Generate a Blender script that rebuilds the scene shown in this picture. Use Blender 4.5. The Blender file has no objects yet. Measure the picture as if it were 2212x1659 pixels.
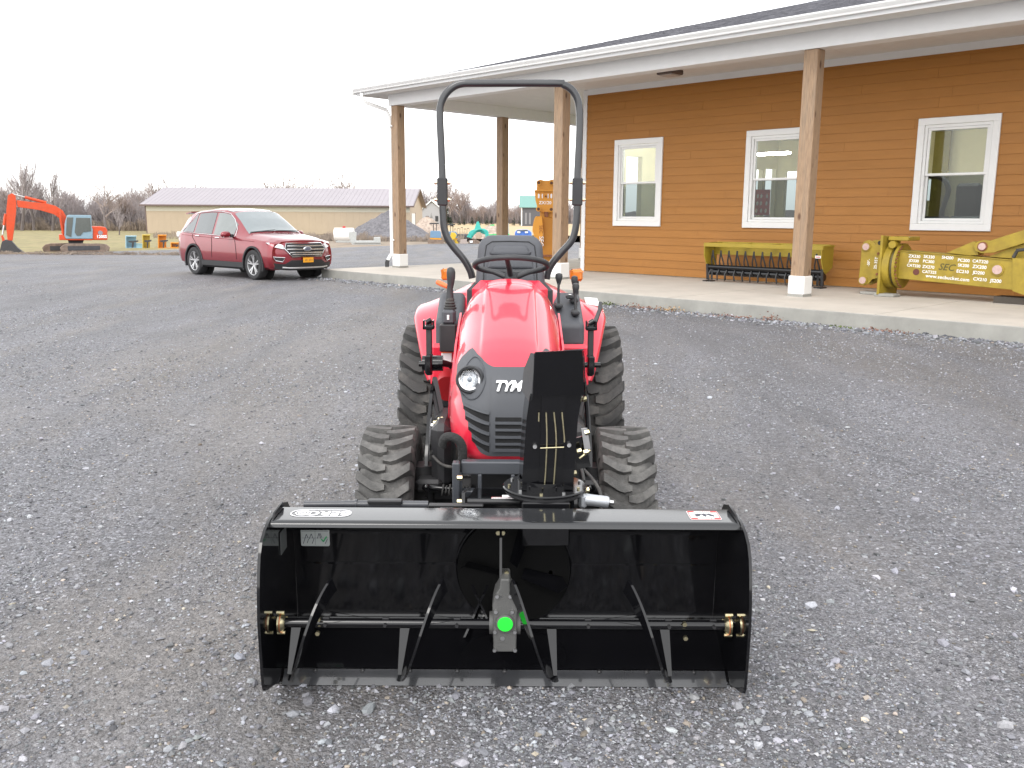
import bpy, math, random
import numpy as np
from mathutils import Vector, Matrix, Euler, Quaternion
PI = math.pi
random.seed(7)
rng = np.random.default_rng(7)
sc = bpy.context.scene
COL = sc.collection

# ------------------------------------------------------------------ camera, sky, sun, exposure
FPX = 1956.0            # focal length in units where the picture is 2212 wide
TH = math.atan((829.5 - 466.65) / FPX)
ROLL = math.radians(0.327)
HCAM = 1.6
cam_d = bpy.data.cameras.new('camera')
cam_d.sensor_width = 36.0
cam_d.lens = 36.0 * FPX / 2212.0
cam_d.clip_start = 0.05
cam_d.clip_end = 3000.0
cam = bpy.data.objects.new('camera', cam_d)
COL.objects.link(cam)
cam.matrix_world = Matrix.Translation((0, 0, HCAM)) @ Matrix.Rotation(PI / 2 - TH, 4, 'X') @ Matrix.Rotation(ROLL, 4, 'Z')
sc.camera = cam

SUN_EL, SUN_ROT = math.radians(48), math.radians(205)
world = bpy.data.worlds.new('World')
sc.world = world
world.use_nodes = True
wn = world.node_tree
wn.nodes.clear()
w_out = wn.nodes.new('ShaderNodeOutputWorld')
w_bg = wn.nodes.new('ShaderNodeBackground')
w_sky = wn.nodes.new('ShaderNodeTexSky')
w_sky.sky_type = 'NISHITA'
w_sky.sun_disc = False
w_sky.sun_elevation = SUN_EL
w_sky.sun_rotation = SUN_ROT
w_sky.dust_density = 1.0
w_sky.air_density = 1.0
w_sky.altitude = 0
w_hs = wn.nodes.new('ShaderNodeHueSaturation')      # overcast: the same sky without its blue
w_hs.inputs['Saturation'].default_value = 0.10
w_gm = wn.nodes.new('ShaderNodeGamma')               # cloud evens the sky out
w_gm.inputs['Gamma'].default_value = 0.42
w_bg.inputs['Strength'].default_value = 0.15
w_mul = wn.nodes.new('ShaderNodeVectorMath'); w_mul.operation = 'SCALE'; w_mul.inputs['Scale'].default_value = 4.2
wn.links.new(w_sky.outputs[0], w_hs.inputs['Color'])
wn.links.new(w_hs.outputs[0], w_gm.inputs['Color'])
wn.links.new(w_gm.outputs[0], w_mul.inputs[0])
wn.links.new(w_mul.outputs[0], w_bg.inputs['Color'])
wn.links.new(w_bg.outputs[0], w_out.inputs['Surface'])

sun_d = bpy.data.lights.new('sun', 'SUN')
sun_d.energy = 0.7
sun_d.angle = math.radians(25)
sun_d.color = (1.0, 0.96, 0.92)
sun = bpy.data.objects.new('sun', sun_d)
COL.objects.link(sun)
# the sun stands behind the camera to the left, high up
_az = math.radians(205)
_dir = Vector((math.sin(_az) * math.cos(SUN_EL), math.cos(_az) * math.cos(SUN_EL), math.sin(SUN_EL)))
sun.rotation_euler = _dir.to_track_quat('Z', 'Y').to_euler()
sun.location = (0, 0, 30)
sc.view_settings.view_transform = 'Standard'
sc.view_settings.look = 'None'
sc.view_settings.gamma = 1.0
sc.view_settings.use_curve_mapping = False
sc.view_settings.exposure = 0.95
try:
    sc.cycles.max_bounces = 8
    sc.cycles.transparent_max_bounces = 16
    sc.cycles.use_denoising = True
except Exception:
    pass

# ------------------------------------------------------------------ helpers
def V(*a):
    return Vector(a)

def ray(px, py):
    X, Y = px - 1106, py - 829.5
    x = X * math.cos(ROLL) + Y * math.sin(ROLL)
    y = -X * math.sin(ROLL) + Y * math.cos(ROLL)
    return Vector((x / FPX, math.cos(TH) - y / FPX * math.sin(TH), -math.sin(TH) - y / FPX * math.cos(TH)))

def at(px, py, Y):
    """world point seen at (px, py) at depth Y"""
    d = ray(px, py)
    return Vector((0, 0, HCAM)) + d * (Y / d.y)

def hground(y):
    """the lot lies level, then falls a metre towards the far field"""
    t = min(1.0, max(0.0, (y - 26.0) / 36.0))
    return -1.1 * t * t * (3 - 2 * t)

class MB:
    """collects geometry, links it as one mesh object"""
    def __init__(s):
        s.v = []; s.f = []; s.m = []
    def add(s, verts, faces, mi=0):
        o = len(s.v)
        s.v.extend([tuple(p) for p in verts])
        for f in faces:
            s.f.append(tuple(i + o for i in f)); s.m.append(mi)
        return s
    def box(s, x0, x1, y0, y1, z0, z1, T=None, mi=0):
        P = [(x, y, z) for x in (x0, x1) for y in (y0, y1) for z in (z0, z1)]
        if T is not None: P = [T @ Vector(p) for p in P]
        return s.add(P, [(0, 1, 3, 2), (4, 6, 7, 5), (0, 4, 5, 1), (2, 3, 7, 6), (0, 2, 6, 4), (1, 5, 7, 3)], mi)
    def bbox(s, c, size, b=0.01, T=None, mi=0):
        """box with chamfered edges"""
        hx, hy, hz = size[0] / 2, size[1] / 2, size[2] / 2
        b = min(b, hx * .9, hy * .9, hz * .9)
        P = []; F = []
        idx = {}
        for sx in (-1, 1):
            for sy in (-1, 1):
                for sz in (-1, 1):
                    for k, q in enumerate(((hx, hy - b, hz - b), (hx - b, hy, hz - b), (hx - b, hy - b, hz))):
                        idx[(sx, sy, sz, k)] = len(P)
                        P.append(Vector((c[0] + sx * q[0], c[1] + sy * q[1], c[2] + sz * q[2])))
        I = lambda a, b_, c_, k: idx[(a, b_, c_, k)]
        for a in (-1, 1):
            F.append([I(a, -1, -1, 0), I(a, 1, -1, 0), I(a, 1, 1, 0), I(a, -1, 1, 0)])
            F.append([I(-1, a, -1, 1), I(1, a, -1, 1), I(1, a, 1, 1), I(-1, a, 1, 1)])
            F.append([I(-1, -1, a, 2), I(1, -1, a, 2), I(1, 1, a, 2), I(-1, 1, a, 2)])
            for b2 in (-1, 1):
                F.append([I(a, b2, -1, 0), I(a, b2, 1, 0), I(a, b2, 1, 1), I(a, b2, -1, 1)])
                F.append([I(a, -1, b2, 0), I(a, 1, b2, 0), I(a, 1, b2, 2), I(a, -1, b2, 2)])
                F.append([I(-1, a, b2, 1), I(1, a, b2, 1), I(1, a, b2, 2), I(-1, a, b2, 2)])
                for c2 in (-1, 1):
                    F.append([I(a, b2, c2, 0), I(a, b2, c2, 1), I(a, b2, c2, 2)])
        if T is not None: P = [T @ p for p in P]
        return s.add(P, F, mi)
    def ring_pts(s, c, ax, r, n, up=None, ph=0.0, ry=None):
        ax = Vector(ax).normalized()
        if up is None: up = Vector((0, 0, 1)) if abs(ax.z) < .9 else Vector((1, 0, 0))
        a = ax.cross(up).normalized(); b = ax.cross(a).normalized()
        ry = r if ry is None else ry
        return [Vector(c) + a * (math.cos(ph + 2 * PI * i / n) * r) + b * (math.sin(ph + 2 * PI * i / n) * ry) for i in range(n)]
    def cyl(s, p0, p1, r0, r1=None, n=12, cap=True, mi=0, ph=0.0):
        p0 = Vector(p0); p1 = Vector(p1); r1 = r0 if r1 is None else r1
        ax = p1 - p0
        A = s.ring_pts(p0, ax, r0, n, ph=ph); B = s.ring_pts(p1, ax, r1, n, ph=ph)
        F = [(i, (i + 1) % n, n + (i + 1) % n, n + i) for i in range(n)]
        if cap: F += [tuple(range(n))[::-1], tuple(range(n, 2 * n))]
        return s.add(A + B, F, mi)
    def tube(s, pts, r, n=8, closed=False, cap=True, mi=0, up=None):
        pts = [Vector(p) for p in pts]; N = len(pts)
        rr = r if isinstance(r, (list, tuple)) else [r] * N
        tans = []
        for i in range(N):
            if closed: t = pts[(i + 1) % N] - pts[i - 1]
            else: t = pts[min(i + 1, N - 1)] - pts[max(i - 1, 0)]
            tans.append(t.normalized() if t.length > 1e-9 else Vector((0, 0, 1)))
        nrm = up or (Vector((0, 0, 1)) if abs(tans[0].z) < .9 else Vector((1, 0, 0)))
        P = []
        for i in range(N):
            t = tans[i]
            nrm = (nrm - t * nrm.dot(t))
            nrm = nrm.normalized() if nrm.length > 1e-6 else t.orthogonal().normalized()
            b = t.cross(nrm)
            for k in range(n):
                a = 2 * PI * (k + .5) / n
                P.append(pts[i] + nrm * (math.cos(a) * rr[i]) + b * (math.sin(a) * rr[i]))
        F = []
        for i in range(N if closed else N - 1):
            j = (i + 1) % N
            for k in range(n):
                F.append((i * n + k, i * n + (k + 1) % n, j * n + (k + 1) % n, j * n + k))
        if cap and not closed:
            F += [tuple(range(n))[::-1], tuple(range((N - 1) * n, N * n))]
        return s.add(P, F, mi)
    def bar(s, p0, p1, w, h, up=(0, 0, 1), mi=0):
        """square bar from p0 to p1, w wide, h along up"""
        p0 = Vector(p0); p1 = Vector(p1); t = (p1 - p0).normalized()
        up = Vector(up); up = up - t * up.dot(t)
        if up.length < 1e-5: up = t.orthogonal()
        up.normalize(); a = t.cross(up)
        P = [p + a * (sx * w / 2) + up * (sz * h / 2) for p in (p0, p1) for sx, sz in ((-1, -1), (1, -1), (1, 1), (-1, 1))]
        return s.add(P, [(3, 2, 1, 0), (4, 5, 6, 7), (0, 1, 5, 4), (1, 2, 6, 5), (2, 3, 7, 6), (3, 0, 4, 7)], mi)
    def prism(s, poly, d, T=None, mi=0, cap2=True):
        """poly: list of 3D points (planar), extruded along vector d"""
        n = len(poly); A = [Vector(p) for p in poly]; Bp = [p + Vector(d) for p in A]
        P = A + Bp
        if T is not None: P = [T @ p for p in P]
        F = [tuple(range(n))[::-1], tuple(range(n, 2 * n))] + [(i, (i + 1) % n, n + (i + 1) % n, n + i) for i in range(n)]
        return s.add(P, F, mi)
    def loft(s, rings, cap=True, closed=True, mi=0):
        n = len(rings[0]); P = [p for r in rings for p in r]; F = []
        for i in range(len(rings) - 1):
            for k in range(n if closed else n - 1):
                F.append((i * n + k, i * n + (k + 1) % n, (i + 1) * n + (k + 1) % n, (i + 1) * n + k))
        if cap and closed:
            F += [tuple(range(n))[::-1], tuple(range((len(rings) - 1) * n, len(rings) * n))]
        return s.add(P, F, mi)
    def lathe(s, prof, c, ax, n=24, mi=0, closed=False):
        """prof: (radius, offset along ax)"""
        ax = Vector(ax).normalized()
        rings = [s.ring_pts(Vector(c) + ax * h, ax, max(r, 1e-4), n) for r, h in prof]
        if closed: rings = rings + [rings[0]]
        return s.loft(rings, cap=not closed, mi=mi)
    def sphere(s, c, r, n=12, m=8, sc_=(1, 1, 1), mi=0):
        rings = []
        for j in range(m + 1):
            a = -PI / 2 + PI * j / m
            rr = max(math.cos(a), 1e-3)
            rings.append([Vector((c[0] + r * sc_[0] * rr * math.cos(2 * PI * i / n), c[1] + r * sc_[1] * rr * math.sin(2 * PI * i / n), c[2] + r * sc_[2] * math.sin(a))) for i in range(n)])
        return s.loft(rings, mi=mi)
    def grid(s, fn, nu, nv, mi=0):
        P = [fn(i / nu, j / nv) for j in range(nv + 1) for i in range(nu + 1)]
        F = [(j * (nu + 1) + i, j * (nu + 1) + i + 1, (j + 1) * (nu + 1) + i + 1, (j + 1) * (nu + 1) + i) for j in range(nv) for i in range(nu)]
        return s.add(P, F, mi)
    def xf(s, T):
        s.v = [tuple(T @ Vector(p)) for p in s.v]; return s
    def mesh(s, name, mats, smooth=35):
        me = bpy.data.meshes.new(name)
        me.from_pydata(s.v, [], s.f)
        if not isinstance(mats, (list, tuple)): mats = [mats]
        for m in mats: me.materials.append(m)
        if len(mats) > 1: me.polygons.foreach_set('material_index', s.m)
        if smooth:
            me.shade_smooth()
            me.set_sharp_from_angle(angle=math.radians(smooth))
        else: me.shade_flat()
        me.update()
        return me
    def build(s, name, mats, parent=None, smooth=35, solid=0, bevel=0, recalc=False, **props):
        me = s.mesh(name, mats, smooth)
        if recalc: fix_normals(me)
        o = bpy.data.objects.new(name, me); COL.objects.link(o)
        if parent is not None: o.parent = parent
        if solid:
            md = o.modifiers.new('solid', 'SOLIDIFY'); md.thickness = solid; md.offset = -1
            dg = bpy.context.evaluated_depsgraph_get()
            m2 = bpy.data.meshes.new_from_object(o.evaluated_get(dg))
            o.modifiers.clear(); o.data = m2; bpy.data.meshes.remove(me); m2.name = name
            if smooth:
                m2.shade_smooth(); m2.set_sharp_from_angle(angle=math.radians(smooth))
        if bevel:
            md = o.modifiers.new('bevel', 'BEVEL'); md.width = bevel; md.segments = 2; md.limit_method = 'ANGLE'; md.angle_limit = math.radians(40); md.harden_normals = True
        for k, v in props.items(): o[k] = v
        return o

def fix_normals(me):
    import bmesh
    bm = bmesh.new(); bm.from_mesh(me)
    bmesh.ops.recalc_face_normals(bm, faces=bm.faces)
    bm.to_mesh(me); bm.free()

def thing(name, label, cat, loc=(0, 0, 0), rotz=0, group=None, mat=None):
    o = bpy.data.objects.new(name, None); COL.objects.link(o)
    o.empty_display_size = .1
    if mat is not None: o.matrix_world = mat
    else:
        o.location = loc; o.rotation_euler = (0, 0, rotz)
    o['label'] = label; o['category'] = cat
    if group: o['group'] = group
    return o

def tag(o, label, cat, group=None):
    o['label'] = label; o['category'] = cat
    if group: o['group'] = group
    return o

def struct(o):
    o['kind'] = 'structure'; return o

def copy_tree(o, parent=None):
    c = o.copy(); COL.objects.link(c)
    if parent is not None: c.parent = parent
    for ch in list(o.children): copy_tree(ch, c)
    return c

def text_mesh(txt, size, depth=0.002, shear=0.0, align='CENTER', spacing=1.0, offset=0.0):
    cu = bpy.data.curves.new('t', 'FONT')
    cu.body = txt; cu.size = size; cu.extrude = depth; cu.shear = shear
    cu.align_x = align; cu.align_y = 'CENTER'; cu.space_character = spacing; cu.offset = offset
    cu.resolution_u = 3
    o = bpy.data.objects.new('t', cu); COL.objects.link(o)
    dg = bpy.context.evaluated_depsgraph_get()
    me = bpy.data.meshes.new_from_object(o.evaluated_get(dg))
    bpy.data.objects.remove(o); bpy.data.curves.remove(cu)
    return me

def lettering(name, txt, size, mat, T, parent, depth=.002, **kw):
    me = text_mesh(txt, size, depth, **kw)
    me.name = name
    me.materials.clear(); me.materials.append(mat)
    me.transform(T)
    o = bpy.data.objects.new(name, me); COL.objects.link(o)
    if parent is not None: o.parent = parent
    return o

def frame(origin, xdir, ydir):
    """matrix whose x, y axes are the given directions"""
    x = Vector(xdir).normalized(); y = Vector(ydir); y = (y - x * y.dot(x)).normalized(); z = x.cross(y)
    m = Matrix((x, y, z)).transposed().to_4x4(); m.translation = Vector(origin)
    return m

def smooth_pts2(P, n=3):
    out = []
    for i in range(len(P) - 1):
        p0 = P[max(i - 1, 0)]; p1 = P[i]; p2 = P[i + 1]; p3 = P[min(i + 2, len(P) - 1)]
        for k in range(n):
            t = k / n
            out.append(.5 * ((2 * p1) + (-p0 + p2) * t + (2 * p0 - 5 * p1 + 4 * p2 - p3) * t * t + (-p0 + 3 * p1 - 3 * p2 + p3) * t ** 3))
    out.append(P[-1]); return out

# ------------------------------------------------------------------ materials
MATS = {}
def mat(name, color, rough=.5, metal=0.0, coat=0.0, var=.08, scale=6.0, bump=0.0, bscale=60.0, dirt=None, dirt_amt=.35, dirt_scale=3.0, spec=.5, alpha=None, emis=None, stretch=None, mottle=None):
    if name in MATS: return MATS[name]
    m = bpy.data.materials.new(name); m.use_nodes = True
    nt = m.node_tree; N = nt.nodes; L = nt.links
    b = N['Principled BSDF']
    b.inputs['Roughness'].default_value = rough
    b.inputs['Metallic'].default_value = metal
    b.inputs['Coat Weight'].default_value = coat
    b.inputs['Coat Roughness'].default_value = .04
    b.inputs['Specular IOR Level'].default_value = spec
    tc = N.new('ShaderNodeTexCoord')
    src = tc.outputs['Object']
    if stretch:
        mp = N.new('ShaderNodeMapping'); mp.inputs['Scale'].default_value = stretch
        L.new(src, mp.inputs['Vector']); src = mp.outputs[0]
    n1 = N.new('ShaderNodeTexNoise'); n1.inputs['Scale'].default_value = scale; n1.inputs['Detail'].default_value = 6
    n1.inputs['Roughness'].default_value = .6
    L.new(src, n1.inputs['Vector'])
    mr = N.new('ShaderNodeMapRange'); mr.inputs['From Min'].default_value = .3; mr.inputs['From Max'].default_value = .7
    mr.inputs['To Min'].default_value = 1 - var; mr.inputs['To Max'].default_value = 1 + var
    L.new(n1.outputs['Fac'], mr.inputs['Value'])
    mul = N.new('ShaderNodeVectorMath'); mul.operation = 'SCALE'
    mul.inputs[0].default_value = color[:3]
    L.new(mr.outputs[0], mul.inputs['Scale'])
    out = mul.outputs[0]
    if dirt is not None:
        n2 = N.new('ShaderNodeTexNoise'); n2.inputs['Scale'].default_value = dirt_scale; n2.inputs['Detail'].default_value = 8; n2.inputs['Roughness'].default_value = .7
        L.new(src, n2.inputs['Vector'])
        r2 = N.new('ShaderNodeMapRange'); r2.inputs['From Min'].default_value = .48; r2.inputs['From Max'].default_value = .72
        r2.inputs['To Min'].default_value = 0; r2.inputs['To Max'].default_value = dirt_amt
        L.new(n2.outputs['Fac'], r2.inputs['Value'])
        mx = N.new('ShaderNodeMix'); mx.data_type = 'RGBA'
        L.new(r2.outputs[0], mx.inputs['Factor']); L.new(out, mx.inputs['A']); mx.inputs['B'].default_value = (*dirt[:3], 1)
        out = mx.outputs['Result']
        rr = N.new('ShaderNodeMapRange'); rr.inputs['From Min'].default_value = 0; rr.inputs['From Max'].default_value = 1
        rr.inputs['To Min'].default_value = rough; rr.inputs['To Max'].default_value = .85
        L.new(r2.outputs[0], rr.inputs['Value']); L.new(rr.outputs[0], b.inputs['Roughness'])
    L.new(out, b.inputs['Base Color'])
    if bump:
        n3 = N.new('ShaderNodeTexNoise'); n3.inputs['Scale'].default_value = bscale; n3.inputs['Detail'].default_value = 4
        L.new(src, n3.inputs['Vector'])
        bp = N.new('ShaderNodeBump'); bp.inputs['Strength'].default_value = bump; bp.inputs['Distance'].default_value = .01
        L.new(n3.outputs['Fac'], bp.inputs['Height']); L.new(bp.outputs[0], b.inputs['Normal'])
    if emis:
        b.inputs['Emission Color'].default_value = (*emis[:3], 1); b.inputs['Emission Strength'].default_value = emis[3]
    m['base'] = 1
    MATS[name] = m
    return m

def glass_mat(name, tint=(1, 1, 1), refl=1.0, rough=0.0):
    m = bpy.data.materials.new(name); m.use_nodes = True
    nt = m.node_tree; N = nt.nodes; L = nt.links; N.clear()
    out = N.new('ShaderNodeOutputMaterial'); mix = N.new('ShaderNodeMixShader'); tr = N.new('ShaderNodeBsdfTransparent')
    gl = N.new('ShaderNodeBsdfGlossy'); fr = N.new('ShaderNodeFresnel'); fr.inputs['IOR'].default_value = 1.5
    nz = N.new('ShaderNodeTexNoise'); nz.inputs['Scale'].default_value = 3.0
    rm = N.new('ShaderNodeMapRange'); rm.inputs['To Min'].default_value = rough; rm.inputs['To Max'].default_value = rough + .03
    L.new(nz.outputs['Fac'], rm.inputs['Value']); L.new(rm.outputs[0], gl.inputs['Roughness'])
    ml = N.new('ShaderNodeMath'); ml.operation = 'MULTIPLY'; ml.inputs[1].default_value = refl; ml.use_clamp = True
    tr.inputs['Color'].default_value = (*tint, 1)
    L.new(fr.outputs[0], ml.inputs[0]); L.new(ml.outputs[0], mix.inputs[0]); L.new(tr.outputs[0], mix.inputs[1]); L.new(gl.outputs[0], mix.inputs[2])
    L.new(mix.outputs[0], out.inputs['Surface'])
    return m

RED = mat('red_paint', (.66, .016, .044), .30, coat=.8, var=.03)
BLACK = mat('black_gloss_paint', (.005, .005, .006), .07, coat=.0, var=.1)
BLACK_SKYLIT = mat('black_skylit_paint', (.016, .017, .019), .12, coat=.3, var=.1)  # lighter, glossier copy of the black paint for faces that catch the sky
CHUTEB = mat('black_chute_paint', (.004, .004, .005), .12, coat=0, spec=.4, var=.1)
BLACK_SATIN = mat('black_satin_paint', (.022, .022, .024), .42, var=.15, dirt=(.12, .11, .10), dirt_amt=.12)
DARK_STEEL = mat('dark_steel', (.03, .03, .032), .5, metal=.3, dirt=(.1, .09, .08), dirt_amt=.25)
GREYPLAST = mat('charcoal_plastic', (.062, .066, .075), .55, var=.05, bump=.15, bscale=900)
DKPLAST = mat('dark_plastic', (.03, .031, .034), .5, var=.08, bump=.1, bscale=600)
RUBBER = mat('tyre_rubber', (.045, .044, .043), .75, var=.15, scale=14, bump=.25, bscale=160, dirt=(.20, .185, .165), dirt_amt=.45, dirt_scale=7)
RUBBER_DUSTY = mat('dusty_tyre_rubber', (.085, .083, .080), .8, var=.2, scale=14, bump=.3, bscale=160, dirt=(.27, .26, .245), dirt_amt=.6, dirt_scale=8)
ZINC = mat('zinc_plate', (.62, .56, .36), .28, metal=1.0, var=.2, scale=40)
STEEL = mat('bright_steel', (.6, .6, .6), .3, metal=1.0)
ALU = mat('cast_aluminium', (.50, .52, .55), .45, metal=.6, var=.06, bump=.2, bscale=300)
CAST = mat('grey_cast_iron', (.095, .095, .092), .55, metal=.2, var=.12, bump=.3, bscale=250)
WHITE = mat('white_paint', (.78, .78, .76), .45, var=.03, dirt=(.6, .58, .54), dirt_amt=.2)
WHITE_VINYL = mat('white_vinyl', (.76, .76, .75), .4, var=.02)
DECALW = mat('white_decal', (.85, .85, .85), .35, var=.01)
AMBER = mat('amber_lens', (.55, .15, .006), .2, coat=.5, var=.05)
ORANGE = mat('orange_plastic', (.85, .13, .015), .35)
YEL = mat('mustard_paint', (.31, .222, .020), .55, var=.2, dirt=(.22, .13, .03), dirt_amt=.45, dirt_scale=4, bump=.1, bscale=80)
YELOR = mat('orange_yellow_paint', (.62, .27, .012), .4, var=.1, dirt=(.30, .12, .02), dirt_amt=.35, dirt_scale=3)
RUST = mat('rusty_steel', (.20, .075, .035), .8, var=.3, scale=20, bump=.3)
# ------------------------------------------------------------------ ground: gravel lot, grass, field
def gravel_material():
    m = bpy.data.materials.new('crushed_stone'); m.use_nodes = True
    nt = m.node_tree; N = nt.nodes; L = nt.links; b = N['Principled BSDF']
    b.inputs['Roughness'].default_value = .68
    b.inputs['Specular IOR Level'].default_value = .5
    tc = N.new('ShaderNodeTexCoord'); O_ = tc.outputs['Object']
    def vor(scale, rnd=1.0, feat='F1'):
        v = N.new('ShaderNodeTexVoronoi'); v.inputs['Scale'].default_value = scale; v.feature = feat
        v.inputs['Randomness'].default_value = rnd
        L.new(wv.outputs[0] if wv else O_, v.inputs['Vector']); return v
    wv = None
    # slight domain warp so cells are not regular
    nz = N.new('ShaderNodeTexNoise'); nz.inputs['Scale'].default_value = 30; nz.inputs['Detail'].default_value = 3
    L.new(O_, nz.inputs['Vector'])
    sub = N.new('ShaderNodeVectorMath'); sub.operation = 'MULTIPLY_ADD'
    sub.inputs[1].default_value = (.02, .02, .02); L.new(nz.outputs['Color'], sub.inputs[0]); L.new(O_, sub.inputs[2])
    wv = sub
    v1 = vor(70); v2 = vor(170); v3 = vor(28)
    def ramp(src, stops):
        r = N.new('ShaderNodeValToRGB'); e = r.color_ramp.elements
        while len(e) < len(stops): e.new(.5)
        for k, (p, c) in enumerate(stops): e[k].position = p; e[k].color = (*c, 1)
        L.new(src, r.inputs['Fac']); return r.outputs[0]
    s1 = N.new('ShaderNodeSeparateColor'); L.new(v1.outputs['Color'], s1.inputs[0])
    s2 = N.new('ShaderNodeSeparateColor'); L.new(v2.outputs['Color'], s2.inputs[0])
    s3 = N.new('ShaderNodeSeparateColor'); L.new(v3.outputs['Color'], s3.inputs[0])
    c1 = ramp(s1.outputs[0], [(0, (.072, .070, .073)), (.45, (.125, .123, .128)), (.8, (.185, .185, .195)), (.95, (.23, .23, .245)), (1, (.30, .30, .30))])
    c2 = ramp(s2.outputs[0], [(0, (.065, .063, .065)), (.5, (.125, .123, .127)), (.85, (.19, .188, .196)), (1, (.29, .285, .28))])
    c3 = ramp(s3.outputs[1], [(0, (.13, .13, .14)), (.8, (.19, .19, .205)), (.95, (.27, .27, .29)), (1, (.34, .31, .27))])
    def mix(f, a, c, typ='MIX'):
        x = N.new('ShaderNodeMix'); x.data_type = 'RGBA'; x.blend_type = typ
        if isinstance(f, float): x.inputs['Factor'].default_value = f
        else: L.new(f, x.inputs['Factor'])
        L.new(a, x.inputs['A'])
        if isinstance(c, tuple): x.inputs['B'].default_value = (*c, 1)
        else: L.new(c, x.inputs['B'])
        return x.outputs['Result']
    # where coarse stone lies, where fines lie
    nb = N.new('ShaderNodeTexNoise'); nb.inputs['Scale'].default_value = .55; nb.inputs['Detail'].default_value = 8; nb.inputs['Roughness'].default_value = .62
    L.new(O_, nb.inputs['Vector'])
    fb = N.new('ShaderNodeMapRange'); fb.inputs['From Min'].default_value = .4; fb.inputs['From Max'].default_value = .62
    L.new(nb.outputs['Fac'], fb.inputs['Value'])
    col = mix(fb.outputs[0], c2, c1)
    gt = N.new('ShaderNodeMath'); gt.operation = 'GREATER_THAN'; gt.inputs[1].default_value = .74; L.new(s3.outputs[0], gt.inputs[0])
    le = N.new('ShaderNodeMath'); le.operation = 'LESS_THAN'; le.inputs[1].default_value = .42; L.new(v3.outputs['Distance'], le.inputs[0])
    an = N.new('ShaderNodeMath'); an.operation = 'MULTIPLY'; L.new(gt.outputs[0], an.inputs[0]); L.new(le.outputs[0], an.inputs[1])
    an2 = N.new('ShaderNodeMath'); an2.operation = 'MULTIPLY'; L.new(an.outputs[0], an2.inputs[0]); L.new(fb.outputs[0], an2.inputs[1])
    col = mix(an2.outputs[0], col, c3)
    # compacted brownish tracks and damp darker areas
    mp = N.new('ShaderNodeMapping'); mp.inputs['Scale'].default_value = (.5, .12, 1); mp.inputs['Rotation'].default_value = (0, 0, math.radians(28)); L.new(O_, mp.inputs['Vector'])
    nd = N.new('ShaderNodeTexNoise'); nd.inputs['Scale'].default_value = 1.1; nd.inputs['Detail'].default_value = 7; nd.inputs['Roughness'].default_value = .65; nd.inputs['Distortion'].default_value = .6
    L.new(mp.outputs[0], nd.inputs['Vector'])
    r1 = N.new('ShaderNodeMapRange'); r1.inputs['From Min'].default_value = .47; r1.inputs['From Max'].default_value = .66; r1.inputs['To Max'].default_value = .78
    L.new(nd.outputs['Fac'], r1.inputs['Value'])
    col = mix(r1.outputs[0], col, (.172, .156, .138))
    r2 = N.new('ShaderNodeMapRange'); r2.inputs['From Min'].default_value = .3; r2.inputs['From Max'].default_value = .75; r2.inputs['To Min'].default_value = 1.22; r2.inputs['To Max'].default_value = .80
    nm = N.new('ShaderNodeTexNoise'); nm.inputs['Scale'].default_value = 2.3; nm.inputs['Detail'].default_value = 8; nm.inputs['Roughness'].default_value = .7
    L.new(mp.outputs[0], nm.inputs['Vector']); L.new(nm.outputs['Fac'], r2.inputs['Value'])
    r2.inputs['To Min'].default_value = 1.16; r2.inputs['To Max'].default_value = .64
    sca = N.new('ShaderNodeVectorMath'); sca.operation = 'SCALE'; L.new(col, sca.inputs[0]); L.new(r2.outputs[0], sca.inputs['Scale'])
    # grain that still reads at a distance
    ng = N.new('ShaderNodeTexNoise'); ng.inputs['Scale'].default_value = 13; ng.inputs['Detail'].default_value = 10; ng.inputs['Roughness'].default_value = .85
    L.new(O_, ng.inputs['Vector'])
    rg = N.new('ShaderNodeMapRange'); rg.inputs['From Min'].default_value = .36; rg.inputs['From Max'].default_value = .64; rg.inputs['To Min'].default_value = .68; rg.inputs['To Max'].default_value = 1.34
    L.new(ng.outputs['Fac'], rg.inputs['Value'])
    sc2 = N.new('ShaderNodeVectorMath'); sc2.operation = 'SCALE'; L.new(sca.outputs[0], sc2.inputs[0]); L.new(rg.outputs[0], sc2.inputs['Scale'])
    nh = N.new('ShaderNodeTexNoise'); nh.inputs['Scale'].default_value = 48; nh.inputs['Detail'].default_value = 5; nh.inputs['Roughness'].default_value = .8
    L.new(O_, nh.inputs['Vector'])
    rh = N.new('ShaderNodeMapRange'); rh.inputs['From Min'].default_value = .36; rh.inputs['From Max'].default_value = .66; rh.inputs['To Min'].default_value = .62; rh.inputs['To Max'].default_value = 1.5
    L.new(nh.outputs['Fac'], rh.inputs['Value'])
    sc3 = N.new('ShaderNodeVectorMath'); sc3.operation = 'SCALE'; L.new(sc2.outputs[0], sc3.inputs[0]); L.new(rh.outputs[0], sc3.inputs['Scale']); sc2 = sc3
    tn_ = N.new('ShaderNodeVectorMath'); tn_.operation = 'MULTIPLY'; tn_.inputs[1].default_value = (.985, .99, 1.03); L.new(sc2.outputs[0], tn_.inputs[0])
    L.new(tn_.outputs[0], b.inputs['Base Color'])
    # relief
    inv = N.new('ShaderNodeMath'); inv.operation = 'MULTIPLY_ADD'; inv.inputs[1].default_value = -1.0; inv.inputs[2].default_value = 1.0
    L.new(v1.outputs['Distance'], inv.inputs[0])
    ad = N.new('ShaderNodeMath'); ad.operation = 'MULTIPLY_ADD'; ad.inputs[1].default_value = -.45; L.new(v2.outputs['Distance'], ad.inputs[0]); L.new(inv.outputs[0], ad.inputs[2])
    bp = N.new('ShaderNodeBump'); bp.inputs['Strength'].default_value = .85; bp.inputs['Distance'].default_value = .010
    L.new(ad.outputs[0], bp.inputs['Height'])
    L.new(bp.outputs[0], b.inputs['Normal'])
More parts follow.
